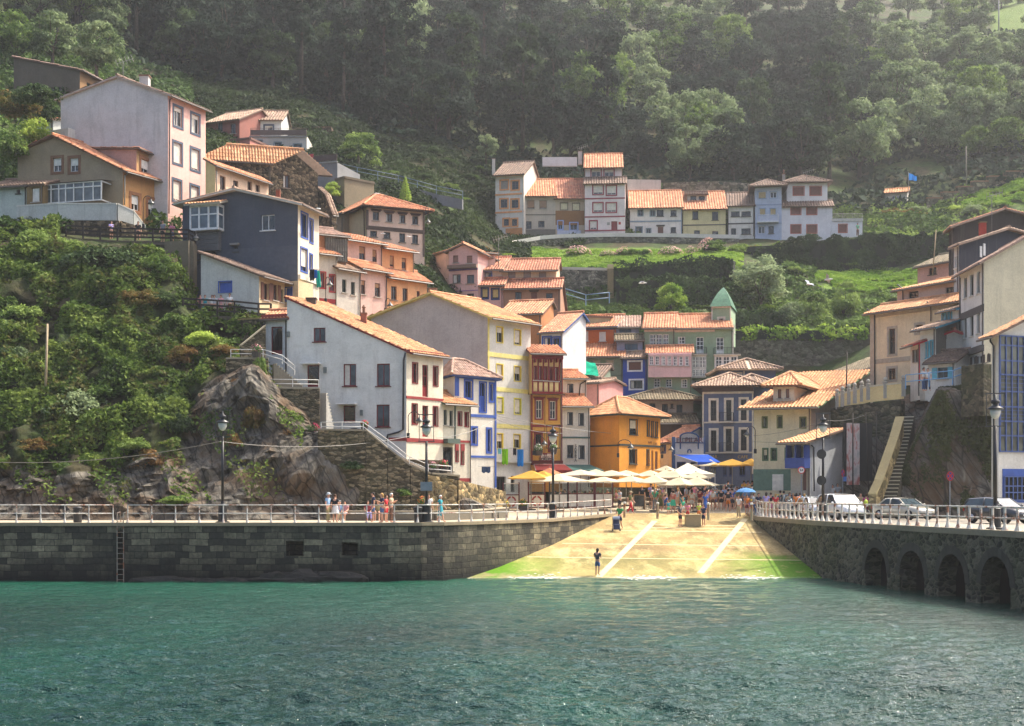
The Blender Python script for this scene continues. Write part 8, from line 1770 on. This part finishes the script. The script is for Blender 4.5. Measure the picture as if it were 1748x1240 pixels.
SKIN=paint('#c8967c',.6,0,.08)
PCOL={'white':'#d8d6d2','navy':'#232c48','black':'#1c1c20','grey':'#85888c','dark grey':'#3f4248','light blue':'#8fb0d4','blue':'#2f5aa8','teal':'#2a8f9a','green':'#1f8a4a','mint':'#3fb088','lime':'#a8c83a','red':'#b8242e','pink':'#d07a9a','magenta':'#b82a78','orange':'#d0762a','lilac':'#a49ad0','purple':'#6a4a9a','khaki':'#8a805a','beige':'#b8a484','brown':'#6a4a38','olive':'#5e6238','maroon':'#7a2430','denim':'#4a628a','yellow':'#d8b830','floral pink':'#c08a90','striped red':'#b86a5a','pale grey':'#b4b8bc'}
HAIRC={'dark':'#241a14','brown':'#4a3220','blond':'#a8824a','grey':'#9a9690','white':'#c8c6c0','black':'#141214'}
NPE=[0]
def person(px,py,top,bot,where,pose='stand',h=1.7,yaw=0,hair='dark',long_=False,hat=None,loc=None,btype=None,extra='',group=None):
    if loc is None: loc=ramp_at(px,py) if py>883 else at_feet(px,py)
    t=bpy.data.objects.new('person',None); COL.objects.link(t); t.location=loc; t.rotation_euler=(0,0,yaw); t.scale=(h/1.72,)*3; t.empty_display_size=.3
    bw={'trousers':'trousers','shorts':'shorts','skirt':'skirt','dress':'dress'}
    bcol,bt=(bot.rsplit(' ',1) if ' ' in bot else (bot,'trousers'))
    def part(nm,me,colr): o=bpy.data.objects.new(nm,me); COL.objects.link(o); o.parent=t; 
        
    def part(nm,me,mat):
        if not me.materials: me.materials.append(mat)
        o=bpy.data.objects.new(nm,me); COL.objects.link(o); o.parent=t; o.material_slots[0].link='OBJECT'; o.material_slots[0].material=mat
    part('body',pm(('b',pose),lambda:body_mesh(pose)),SKIN)
    part('shirt' if bt!='dress' else 'dress',pm(('top',pose),lambda:cloth_mesh(pose,'top')),paint(PCOL[top],.8))
    if bt in('trousers','shorts'): part(bt,pm((bt,pose),lambda:cloth_mesh(pose,bt)),paint(PCOL[bcol],.8))
    else: part('skirt',pm(('sk',bt),lambda:skirt_mesh(bt=='dress')),paint(PCOL[bcol],.8))
    part('hair',pm(('h',pose,long_),lambda:hair_mesh('long' if long_ else 'short',pose)),paint(HAIRC[hair],.8))
    if hat: part('hat',pm(('hat',pose),lambda:hat_mesh(pose)),paint(PCOL[hat],.8))
    verb={'stand':'standing','phone':'holding something up','hip':'with a hand on the hip','walk':'walking','sit':'sitting','carry':'carrying a child','push':'pushing a pushchair'}[pose]
    cl=f'{top} dress' if bt=='dress' else f'{top} top and {bcol} {bt}'
    lab=f"person in {cl}{' and hat' if hat else ''} {verb}, {where}"; tag(t,' '.join(lab.split()[:16]),'person',group,'thing'); NPE[0]+=1; return t
# slipway and plaza
P_=person
P_(1020,983,'dark grey','denim shorts','alone near the water','carry',1.62,2.6,'dark',True)
cm=ramp_at(1020,983); P_(0,0,'light blue','light blue shorts','in the arms of the parent near the water','sit',.82,2.6,'dark',loc=cm+Vector((-.05,.12,.78)))
P_(1058,908,'green','navy shorts','on the slipway head','push',1.74,-.5,'brown',hat=None); P_(1161,904,'dark grey','black shorts','left of the concrete block','hip',1.66,.9,'dark'); P_(1201,903,'navy','navy shorts','right of the concrete block','stand',1.55,-.8,'black'); P_(1174,893,'pink','red shorts','behind the concrete block','phone',1.25,.0,'brown',True); P_(1193,892,'lime','orange shorts','behind the concrete block','phone',1.2,0,'blond')
P_(1166,884,'mint','white shorts','behind the block','stand',1.15,.4,'blond'); P_(1204,876,'blue','blue dress','behind the navy child','stand',1.5,.3,'brown',True); P_(1058,874,'pale grey','black trousers','at the end of the handrail','phone',1.74,-1.2,'black',hat='black'); P_(1076,877,'olive','red trousers','beside the menu board','walk',1.62,1.2,'brown',hat='beige'); P_(1096,866,'black','black trousers','behind the menu board','stand',1.68,.2,'blond',True)
P_(1118,873,'mint','grey trousers','next to the near parasol pole','hip',1.74,2.8,'white'); P_(1127,873,'khaki','olive dress','behind the person in mint','stand',1.62,3.0,'blond',True); P_(1141,879,'teal','mint shorts','small child below the striped shirt','stand',1.05,.3,'brown'); P_(1149,876,'striped red','mint skirt','under the near low parasol','walk',1.66,2.9,'dark'); P_(1181,873,'white','white shorts','in the middle of the crowd','walk',1.66,3.0,'dark',True); P_(1195,872,'maroon','brown shorts','with a dark bag in the crowd','stand',1.66,2.6,'dark')
P_(1207,875,'lilac','navy trousers','in the middle of the crowd','stand',1.78,3.1,'dark'); P_(1217,872,'white','brown shorts','right of the lilac shirt','stand',1.70,2.9,'grey'); P_(1231,871,'black','black shorts','in the right part of the crowd','stand',1.70,3.1,'dark'); P_(1243,874,'black','orange shorts','in the right part of the crowd','hip',1.72,2.9,'dark'); P_(1250,872,'blue','dark grey shorts','in the right part of the crowd','stand',1.7,3.0,'brown'); P_(1258,870,'khaki','khaki trousers','near the white car','stand',1.72,.4,'grey',hat='brown')
P_(1261,889,'white','beige trousers','at the edge of the slipway head','stand',1.62,-.7,'dark'); P_(1275,885,'orange','maroon shorts','under the blue sunshade','stand',1.5,.3,'dark',True); P_(1282,889,'purple','white shorts','child beside the blue sunshade','stand',1.3,.5,'brown',hat='yellow'); P_(1287,880,'pale grey','denim trousers','leaning right of the blue sunshade','walk',1.6,1.2,'brown'); P_(1295,880,'navy','black trousers','before the white car','stand',1.62,.3,'dark'); P_(1238,866,'red','beige shorts','behind the crowd','stand',1.68,2.8,'grey',hat='red'); P_(1224,867,'beige','brown shorts','behind the black top','stand',1.68,2.7,'brown'); P_(1165,871,'teal','denim shorts','crouching by the tables','sit',1.6,2.5,'dark'); P_(1136,871,'blue','denim shorts','sitting left of the striped shirt','sit',1.6,2.2,'brown')
for k,(px,py,a,b,w,yw) in enumerate(((1308,881,'lilac','beige shorts','first behind the right railing end',2.8),(1316,880,'black','pink skirt','second behind the right railing end',2.5),(1324,881,'red','beige shorts','third behind the right railing end',3.0),(1338,878,'navy','denim trousers','behind the right railing',3.1),(1348,880,'beige','beige trousers','behind the right railing',.4),(1354,880,'dark grey','beige shorts','behind the right railing',-.3),(1360,882,'orange','black shorts','behind the right railing',2.9),(1366,880,'light blue','navy trousers','behind the right railing',2.7),(1373,881,'dark grey','olive shorts','at the end of the railing group',3.1),(1332,877,'yellow','brown shorts','behind the right railing',2.9))): P_(px,py,a,b,w,('stand','hip','stand')[k%3],1.7-.05*(k%3),yw,('dark','brown','blond')[k%3],k%2==0)
for px,py,a,b,w in ((1270,838,'yellow','brown shorts','first of the group before the cream house corner'),(1277,836,'white','denim shorts','second of the group before the cream house corner'),(1284,838,'black','black shorts','third of the group before the cream house corner'),(1287,841,'orange','maroon shorts','fourth of the group before the cream house corner'),(1243,836,'light blue','denim trousers','far away under the yellow parasol')):
    q=PX(px,123); P_(0,0,a,b,w,'stand',1.68,2.5,'dark',loc=(q.x,q.y,float(pave_z(123))))
rq=random.Random(12); tops=['white','white','red','pale grey','teal','pink','beige','beige','light blue','lilac','navy','pale grey']
for k in range(34):
    px=rq.uniform(1110,1290); py=rq.uniform(864.5,871); P_(px,py,rq.choice(tops),rq.choice(('denim shorts','beige shorts','black trousers','brown shorts','white skirt')),'deep in the plaza crowd',rq.choice(('stand','hip','phone','walk')),rq.uniform(1.58,1.8),rq.uniform(-3,3),rq.choice(('dark','brown','blond','grey')),rq.random()<.4,group='people deep in the plaza crowd')
# right quay
def at_d(px,d,z=None): q=PX(px,d); return (q.x,q.y,float(pave_z(d)) if z is None else z)
P_(0,0,'white','denim shorts','low by the grey side wall','sit',1.7,.3,'dark',loc=at_d(1421,106,4.4)); P_(0,0,'pale grey','beige shorts','beside the first sitter by the side wall','sit',1.7,-.3,'brown',loc=at_d(1430,106.3,4.5)); P_(0,0,'beige','beige shorts','behind the parked motorbike','stand',1.75,.5,'dark',loc=at_d(1469,97.5)); P_(0,0,'magenta','maroon trousers','beside the parked motorbike','stand',1.68,2.4,'brown',loc=at_d(1479,97))
# left promenade
def pl(px,d,*a,**k): return P_(0,0,*a,loc=at_d(px,d),**k)
pl(560,82.6,'light blue','khaki trousers','at the left of the promenade group','stand',1.72,1.2,'grey',hat='pale grey'); pl(572,82.8,'black','white skirt','with a patterned skirt on the promenade','stand',1.66,2.9,'brown'); pl(580,87.9,'light blue','beige trousers','on the stone bench','sit',1.68,.2,'grey'); pl(589,87.9,'floral pink','floral pink shorts','on the stone bench in sunglasses','sit',1.68,-.2,'black'); pl(628,87.9,'maroon','lilac trousers','on the stone bench, white trousers','sit',1.68,.3,'brown'); pl(637,84,'navy','denim shorts','talking on the promenade','hip',1.78,-1.3,'dark'); pl(645,87.9,'khaki','brown shorts','on the stone bench in the middle','sit',1.68,0,'black',long_=True)
pl(652,82.2,'navy','denim shorts','before the red top on the promenade','phone',1.72,-1.1,'blond',long_=True); pl(659,83.6,'red','red shorts','between two people on the promenade','stand',1.62,1.2,'brown',long_=True); pl(668,82.3,'beige','brown trousers','old and white haired on the promenade','phone',1.72,1.3,'white'); pl(732,84,'white','white trousers','half hidden by the street lamp','stand',1.66,.2,'brown'); pl(752,83.6,'teal','teal dress','alone right of the street lamp','walk',1.6,1.3,'white')
# walkways and terraces
def up(px,py,d,*a,**k): q=W(px,py,d); return P_(0,0,*a,loc=(q.x,q.y,q.z),**k)
up(190,412,113.6,'lilac','brown shorts','first on the upper walkway','phone',1.62,.8,'dark'); up(236,413,113.4,'black','black shorts','second on the upper walkway','hip',1.64,.2,'dark',long_=True); up(278,414,113.2,'grey','black shorts','third on the upper walkway','stand',1.75,-.3,'brown'); up(294,415,113,'pink','denim shorts','fourth on the upper walkway','phone',1.62,.5,'blond',long_=True)
for px,a,b,w,po in ((342,'pink','navy trousers','first on the lower walkway','phone'),(350,'teal','teal trousers','second on the lower walkway','stand'),(362,'white','black trousers','third on the lower walkway','hip'),(366,'pale grey','beige trousers','fourth on the lower walkway','stand'),(377,'floral pink','pink shorts','fifth on the lower walkway','stand'),(392,'white','maroon shorts','last on the lower walkway','stand')): up(px,540,106.2,a,b,w,po,1.72 if px>385 else 1.6,.2,'dark' if px%2 else 'brown',long_=px in(362,377))
up(1577,668,102.2,'white','denim trousers','first at the pale blue cliff railing','stand',1.7,.5,'dark'); up(1584,668,102.0,'white','navy trousers','second at the pale blue cliff railing','hip',1.66,-.4,'black',long_=True); up(1464,404,186.9,'mint','brown trousers','on the terrace of the white villa','phone',1.75,.3,'dark')
# restaurant guests
rsg=random.Random(4); PCK=['white','pink','grey','navy','red','beige','light blue','maroon','black','olive','teal','orange']
for k,px in enumerate((948,957,964,974,981,991,999,1006,1012,1021,1029,1037,1043,1052)): pl(px,113+1.4*(k%3),PCK[k%12],('denim shorts','beige trousers','brown shorts')[k%3],f'guest number {k+1} at the terrace tables' if False else 'at the terrace tables','sit',1.7,rsg.uniform(-2.5,2.5),('dark','blond','brown','grey')[k%4],k%2==0,group='guests at the terrace tables')
# tables and chairs
def cafe():
    t0=None; spots=[(950,112.6),(968,113.4),(994,113.0),(1008,114.6),(1026,113.2),(1042,114.4),(1098,110),(1130,110.5),(1146,112),(1160,109.5),(1178,111)]
    wh=['left corner','narrow panels','first wide panel','salmon parasol pole','second wide panel','end of the panels','menu board','green shirted person','striped shirt','second rank parasol','near crowd parasol']
    for k,(px,d) in enumerate(spots):
        p=at_d(px,d); t=thing('cafe_table',p,f'round dark cafe table near the {wh[k]}','table','cafe tables'); o=Vector(p); mb=MB(); mb.lathe(o,[(.02,.72),(.42,.72),(.42,.75),(.02,.75)],16); mb.build('tabletop',paint('#6a5a4a'),t); mb=MB(); mb.lathe(o,[(.28,0),(.26,.03),(.04,.05),(.035,.72)],12); mb.build('leg',paint('#2e2e30'),t)
        for s in (0,1):
            a=k*1.3+s*math.pi+.4; q=o+Vector((math.cos(a)*.8,math.sin(a)*.8,0)); c=thing('cafe_chair',q,f"{'left' if math.cos(a)<0 else 'right'} side chair at the cafe table near the {wh[k]}",'chair','cafe chairs'); R=Matrix.Rotation(a,3,'Z'); mb=MB()
            L=lambda x,y,z:q+R@Vector((x,y,z))
            mb.obox(L(0,0,.45),R@Vector((.2,0,0)),R@Vector((0,.2,0)),(0,0,.02)); mb.build('seat',paint('#5a4636'),c); mb=MB(); mb.obox(L(.2,0,.75),R@Vector((.015,0,0)),R@Vector((0,.19,0)),(0,0,.12)); mb.build('backrest',paint('#5a4636'),c)
            for x,y,hh in ((-.17,-.17,.44),(-.17,.17,.44),(.19,-.17,.85),(.19,.17,.85)): mb=MB(); mb.tube([L(x,y,0),L(x,y,hh)],.014,5); mb.build('leg',paint('#3a3a3c'),c)
cafe()
def sunshade():
    o=at_feet(1273,882); c=o+Vector((0,0,1.75)); t=thing('sunshade',o,'small blue hand held sunshade above the slipway crowd','umbrella'); mb=MB(); n=10; pr=[(.75,0),(.6,.14),(.35,.26),(.01,.32)]
    for (r,z),(r2,z2) in zip(pr,pr[1:]):
        for k in range(n): a,b=2*math.pi*k/n,2*math.pi*(k+1)/n; mb.poly([c+Vector((r*math.cos(a),r*math.sin(a),z)),c+Vector((r*math.cos(b),r*math.sin(b),z)),c+Vector((r2*math.cos(b),r2*math.sin(b),z2)),c+Vector((r2*math.cos(a),r2*math.sin(a),z2))])
    mb.build('canopy',fabric('#6a9ad0'),t); mb=MB(); mb.tube([o+Vector((0,0,.9)),c+Vector((0,0,.34))],.015,6); mb.build('pole',paint('#8a8a88'),t)
sunshade()
def pushchair():
    o=ramp_at(1052,911); t=thing('pushchair',o,'dark blue pushchair with a pale hood on the slipway','pushchair'); L=lambda x,y,z:o+Vector((x,y,z)); mb=MB()
    for s in (-1,1): mb.tube([L(.24*s,.35,1.0),L(.25*s,.15,.6),L(.25*s,-.3,.1)],.016,6); mb.tube([L(.25*s,.25,.1),L(.25*s,-.1,.55)],.016,6)
    mb.tube([L(-.24,.35,1.0),L(.24,.35,1.0)],.02,6); mb.build('frame',paint('#5a5c60',.4,.6),t)
    mb=MB(); mb.obox(L(0,-.02,.45),(.22,0,0),(0,.2,.02),(0,-.01,.04)); mb.obox(L(0,.17,.68),(.22,0,0),(0,.03,.0),(0,.08,.24)); mb.obox(L(0,-.25,.3),(.22,0,0),(0,.05,-.02),(0,.05,.16)); mb.build('seat',paint('#2a3450',.8),t)
    mb=MB()
    for k in range(5):
        a0,a1=.2+k*.35,.2+(k+1)*.35; f=lambda a:( -.02-.3*math.cos(a)+.12,.78+.26*math.sin(a)); (y0,z0),(y1,z1)=f(a0),f(a1); mb.poly([L(-.24,y0,z0),L(.24,y0,z0),L(.24,y1,z1),L(-.24,y1,z1)])
    mb.build('hood',fabric('#7a8498'),t)
    for x,y in ((-.26,-.3),(.26,-.3),(-.26,.25),(.26,.25)): mb=MB(); mb.lathe(L(x,y,.1),[(.1,-.02),(.1,.02)],14,axis=Matrix.Rotation(math.pi/2,3,'Y')); mb.build('wheel',paint('#1c1c1e'),t)
pushchair()
# ---------- cars ----------
def car_proto(kind):
    root=bpy.data.objects.new('parked_car',None); Lh,Wd,Ht,belt,ground={'sedan':(2.2,.88,1.42,.92,.2),'hatch':(1.95,.86,1.48,.95,.2),'suv':(2.2,.92,1.68,1.02,.26)}[kind]
    # stations along x: (x, half width, z bottom, z belt)
    st=[(-Lh,.62,.45,.80),(-Lh*.97,.80,.33,.9 if kind!='sedan' else .93),(-Lh*.8,.97,.24,belt),(-Lh*.3,1,ground,belt),(Lh*.2,1,ground,belt-.01),(Lh*.45,.99,ground,belt-.05),(Lh*.75,.95,.24,belt-.13),(Lh*.93,.84,.28,belt-.24),(Lh,.62,.4,.56)]
    def ringpts(x,w,z0,z1): 
        w*=Wd; return [(x,-w*.9,z0),(x,-w,z0+(z1-z0)*.25),(x,-w,z0+(z1-z0)*.7),(x,-w*.93,z1),(x,-w*.4,z1+.035),(x,w*.4,z1+.035),(x,w*.93,z1),(x,w,z0+(z1-z0)*.7),(x,w,z0+(z1-z0)*.25),(x,w*.9,z0)]
    mb=MB(); vs=[]; fs=[]
    for s in st: vs+=ringpts(*s)
    n=10
    for i in range(len(st)-1):
        for k in range(n): fs.append((i*n+k,(i+1)*n+k,(i+1)*n+(k+1)%n,i*n+(k+1)%n))
    fs+=[tuple(range(n)),tuple(range(len(vs)-1,len(vs)-n-1,-1))]; mb.add(vs,fs); me_=mb.build('body',paint('#c8c8c6',.22),None,smooth=True); me_.parent=root
    # cabin
    cab={'sedan':[(-1.5,.9,belt),(-.85,.78,Ht-.02),(-.2,.77,Ht),(.35,.76,Ht-.05),(1.05,.88,belt-.02)],'hatch':[(-1.85,.88,belt),(-1.55,.78,Ht-.06),(-.4,.78,Ht),(.3,.76,Ht-.04),(1.05,.88,belt-.03)],'suv':[(-2.1,.9,belt),(-1.75,.8,Ht-.05),(-.5,.8,Ht),(.35,.78,Ht-.04),(1.15,.9,belt-.03)]}[kind]
    mb=MB(); sec=[]
    for x,w,z in cab: sec.append((x,w*Wd/.88*.95,z))
    roof=[s for s in sec if s[2]>belt+.2]; vs=[];fs=[]
    for x,w,z in roof: vs+=[(x,-w*.93,z-.05),(x,-w*.8,z),(x,0,z+.02),(x,w*.8,z),(x,w*.93,z-.05)]
    for i in range(len(roof)-1):
        for k in range(4): fs.append((i*5+k,(i+1)*5+k,(i+1)*5+k+1,i*5+k+1))
    mb.add(vs,fs); a,b=sec[0],sec[-1]; r0,r1=roof[0],roof[-1]
    for s in (-1,1):
        mb.beam((a[0],a[1]*s*.97,a[2]-.02),(r0[0],r0[1]*s*.93,r0[2]-.04),.09,.07); mb.beam((b[0],b[1]*s*.97,b[2]-.02),(r1[0],r1[1]*s*.93,r1[2]-.04),.08,.07); xm=-.35; mb.beam((xm,b[1]*s,belt-.02),(xm-.05,roof[1][1]*s*.94,Ht-.06),.09,.06)
    o=mb.build('roof',paint('#c8c8c6',.22),None,smooth=True); o.parent=root
    def pane(pts,nm): mb=MB(); mb.poly(pts); o=mb.build(nm,glass('#3a464c',.03),None); o.parent=root
    pane([(b[0],-b[1]*.93,b[2]),(b[0],b[1]*.93,b[2]),(r1[0],r1[1]*.86,r1[2]-.02),(r1[0],-r1[1]*.86,r1[2]-.02)],'windscreen'); pane([(a[0],a[1]*.93,a[2]),(a[0],-a[1]*.93,a[2]),(r0[0],-r0[1]*.86,r0[2]-.02),(r0[0],r0[1]*.86,r0[2]-.02)],'rear_window')
    for s in (-1,1): pts=[(a[0]+.1,a[1]*s*.99,a[2]),(b[0]-.1,b[1]*s*.99,b[2]),(r1[0]-.03,r1[1]*s*.945,r1[2]-.07),(roof[1][0],roof[1][1]*s*.945,roof[1][2]-.07),(r0[0]+.05,r0[1]*s*.945,r0[2]-.07)]; pane(pts if s<0 else pts[::-1],'side_window')
    ry=Matrix.Rotation(math.pi/2,3,'X')
    for x in (-Lh*.6,Lh*.62):
        for s in (-1,1):
            c=(x,s*Wd*.9,.32); mb=MB(); mb.lathe(c,[(.2,-.11),(.31,-.11),(.33,-.06),(.33,.06),(.31,.11),(.2,.11)],18,axis=ry); o=mb.build('wheel',paint('#161616',.8),None,smooth=True); o.parent=root; mb=MB(); mb.lathe((x,s*(Wd*.9+.1),.32),[(.21,-.02),(.2,.02),(.05,.03)],12,axis=ry); q=mb.build('rim',paint('#9a9c9e',.3,.8),None,smooth=True); q.parent=o
    def bx(nm,x0,x1,y0,y1,z0,z1,mat): mb=MB(); mb.box(x0,x1,y0,y1,z0,z1); o=mb.build(nm,mat,None); o.parent=root
    for s in (-1,1):
        mb=MB(); mb.ball((Lh*.93,s*Wd*.62,belt-.32),.15,8,0,(.6,1.1,.62)); o=mb.build('headlight',paint('#d0d4d6',.08),None,smooth=True); o.parent=root; bx('tail_light',-Lh*.99,-Lh*.95,s*Wd*.72-.1,s*Wd*.72+.1,.68,.84,paint('#a01a1a',.2)); mb=MB(); mb.ball((.85,s*(Wd+.1),belt+.06),.11,8,0,(.6,1,.7)); o=mb.build('mirror',paint('#c8c8c6',.22),None,smooth=True); o.parent=root
    bx('grille',Lh*.93,Lh*.985,-.42,.42,.5,.62,paint('#15161a',.4)); bx('bumper',Lh*.9,Lh*1.01,-Wd*.72,Wd*.72,.28,.42,paint('#2a2b2e',.6)); bx('number_plate',Lh*1.01,Lh*1.02,-.26,.26,.43,.53,paint('#d8d8d4',.5)); bx('rear_bumper',-Lh*1.0,-Lh*.93,-Wd*.72,Wd*.72,.32,.48,paint('#2a2b2e',.6))
    return root
CARP={k:car_proto(k) for k in ('sedan','hatch','suv')}
def car(kind,px,d,yaw,colr,label,z=None):
    r=CARP[kind]; o=copy_tree(r); p=PX(px,d); o.location=(p.x,p.y,float(pave_z(d))+.02 if z is None else z); o.rotation_euler=(0,0,yaw); o.name='parked_car'; m=cached(('carpaint',colr),lambda m_:carpaint(m_,colr))
    for k in o.children:
        if k.name.split('.')[0] in ('body','roof','mirror'): k.material_slots[0].link='OBJECT'; k.material_slots[0].material=m
    tag(o,label,'car','cars parked by the quay','thing')
def carpaint(m,h):
    nt,out=nodes_of(m); p=finish(nt,out,hexc(h),.3,metal=.25); p.inputs['Coat Weight'].default_value=.8; p.inputs['Coat Roughness'].default_value=.05
D2=math.radians
car('suv',1436,92.5,D2(-78),'#c9cbcb','white off-road car facing the harbour behind the railing'); car('hatch',1393,96,D2(-84),'#c4c6c8','white car half hidden behind the off-road car and the street lamp'); car('sedan',1542,91,D2(-62),'#a8a496','silver beige saloon parked before the cliff wall'); car('hatch',1704,80,D2(-60),'#22252a','black hatchback parked at the harbour building'); car('suv',1303,111.5,D2(-80),'#c8cacc','white car behind the crowd by the cream house'); car('hatch',1358,103,D2(-75),'#b4c0c0','pale silver car behind the group at the railing'); car('sedan',1262,115.5,D2(70),'#b8bcbc','silver car driving past the parasols'); car('hatch',1243,120,D2(10),'#3a4248','dark grey car behind the parasols'); car('hatch',1310,116,D2(-60),'#a02428','red car by the green plinth of the cream house')
for r in CARP.values():
    for c in list(r.children_recursive): bpy.data.objects.remove(c)
    bpy.data.objects.remove(r)
def motorbike(px,d,yaw,colr,label):
    p=PX(px,d); t=bpy.data.objects.new('motorbike',None); COL.objects.link(t); t.location=(p.x,p.y,float(pave_z(d))); t.rotation_euler=(0,0,yaw); tag(t,label,'motorbike',None,'thing'); ry=Matrix.Rotation(math.pi/2,3,'X')
    def part(nm,fn,mat,sm=False): mb=MB(); fn(mb); o=mb.build(nm,mat,None,smooth=sm); o.parent=t
    for x in (-.65,.65): part('wheel',lambda m,x=x:m.lathe((x,0,.31),[(.2,-.05),(.3,-.05),(.31,0),(.3,.05),(.2,.05)],16,axis=ry),paint('#151515'),True)
    part('frame',lambda m:(m.tube([(-.65,0,.31),(-.1,0,.4),(.3,0,.75),(.42,0,1.0)],.05,7),m.tube([(.65,0,.31),(.42,0,1.0)],.045,7)),paint('#3a3c40',.4,.5)); part('fuel_tank',lambda m:m.ball((.12,0,.82),.26,10,0,(1.1,.6,.6)),paint(colr,.3),True); part('seat',lambda m:m.tube([(-.75,0,.86),(-.4,0,.82),(-.1,0,.8)],[.1,.13,.11],8),paint('#1a1a1c')); part('engine',lambda m:m.box(-.25,.25,-.15,.15,.3,.6),paint('#55585c',.4,.7)); part('handlebar',lambda m:m.tube([(.3,-.36,1.08),(.42,-.1,1.05),(.42,.1,1.05),(.3,.36,1.08)],.018,6),paint('#2a2a2c')); part('headlight',lambda m:m.ball((.55,0,.92),.11,8),paint('#d0d4d4',.1),True); part('fairing',lambda m:m.ball((.5,0,1.08),.2,8,0,(.4,.9,1.2)),paint('#a8b83a' if colr!='#1c1e22' else '#2a2e34',.3),True)
motorbike(1471,96,D2(-70),'#20242c','dark motorbike with yellow green fairing beside the person in magenta'); motorbike(1332,112.5,D2(-60),'#1c1e22','black motorbike by the notice board of the cream house'); motorbike(1352,109,D2(-70),'#1c1e22','dark motorbike under the blue stair')
# ---------- camera, light, air ----------
cam=bpy.data.cameras.new('camera'); co=bpy.data.objects.new('camera',cam); COL.objects.link(co); SC.camera=co
co.location=(0,0,EYE); co.rotation_euler=(math.pi/2,0,0); cam.sensor_width=36; cam.sensor_fit='HORIZONTAL'; cam.lens=F/1748*36; cam.shift_y=(HY-620)/1748; cam.clip_start=.5; cam.clip_end=3000
AZ=math.radians(63); EL=math.radians(55)   # azimuth clockwise from +Y
TOSUN=Vector((math.cos(EL)*math.sin(AZ),math.cos(EL)*math.cos(AZ),math.sin(EL)))
wd=bpy.data.worlds.new('World'); SC.world=wd; wd.use_nodes=True; nt=wd.node_tree
for n in list(nt.nodes): nt.nodes.remove(n)
sk=nt.nodes.new('ShaderNodeTexSky'); sk.sky_type='NISHITA'; sk.sun_disc=False; sk.sun_elevation=EL; sk.sun_rotation=AZ; sk.air_density=.8; sk.dust_density=6; sk.ozone_density=1.0
bg=nt.nodes.new('ShaderNodeBackground'); bg.inputs[1].default_value=.15; ou=nt.nodes.new('ShaderNodeOutputWorld'); nt.links.new(sk.outputs[0],bg.inputs[0]); nt.links.new(bg.outputs[0],ou.inputs[0])
sl=bpy.data.lights.new('sun','SUN'); sl.energy=3.0; sl.angle=math.radians(.5); sl.color=(1,.93,.80); so=bpy.data.objects.new('sun',sl); COL.objects.link(so); so.rotation_euler=TOSUN.to_track_quat('Z','Y').to_euler(); so.location=(150,150,200)
if HAZE>0:
    mb=MB(); mb.box(-330,420,-12,500,-4.5,275); hz=mb.build('haze',[]); 
    m=bpy.data.materials.new('haze_air'); nt2,out2=nodes_of(m); pv=N(nt2,'VolumePrincipled'); pv.inputs['Color'].default_value=(.93,.95,.97,1); pv.inputs['Density'].default_value=HAZE; pv.inputs['Anisotropy'].default_value=.45
    nt2.links.new(pv.outputs[0],out2.inputs['Volume']); hz.data.materials.append(m); tag(hz,kind='stuff')
vs=SC.view_settings; SC.display_settings.display_device='sRGB'; vs.view_transform='Standard'; vs.look='None'; vs.exposure=EXPO; vs.gamma=1
SC.cycles.volume_bounces=0; SC.cycles.max_bounces=6; SC.cycles.transparent_max_bounces=12; SC.cycles.use_denoising=True; SC.cycles.sample_clamp_indirect=6
SC.cycles.volume_step_rate=20; SC.cycles.volume_max_steps=64
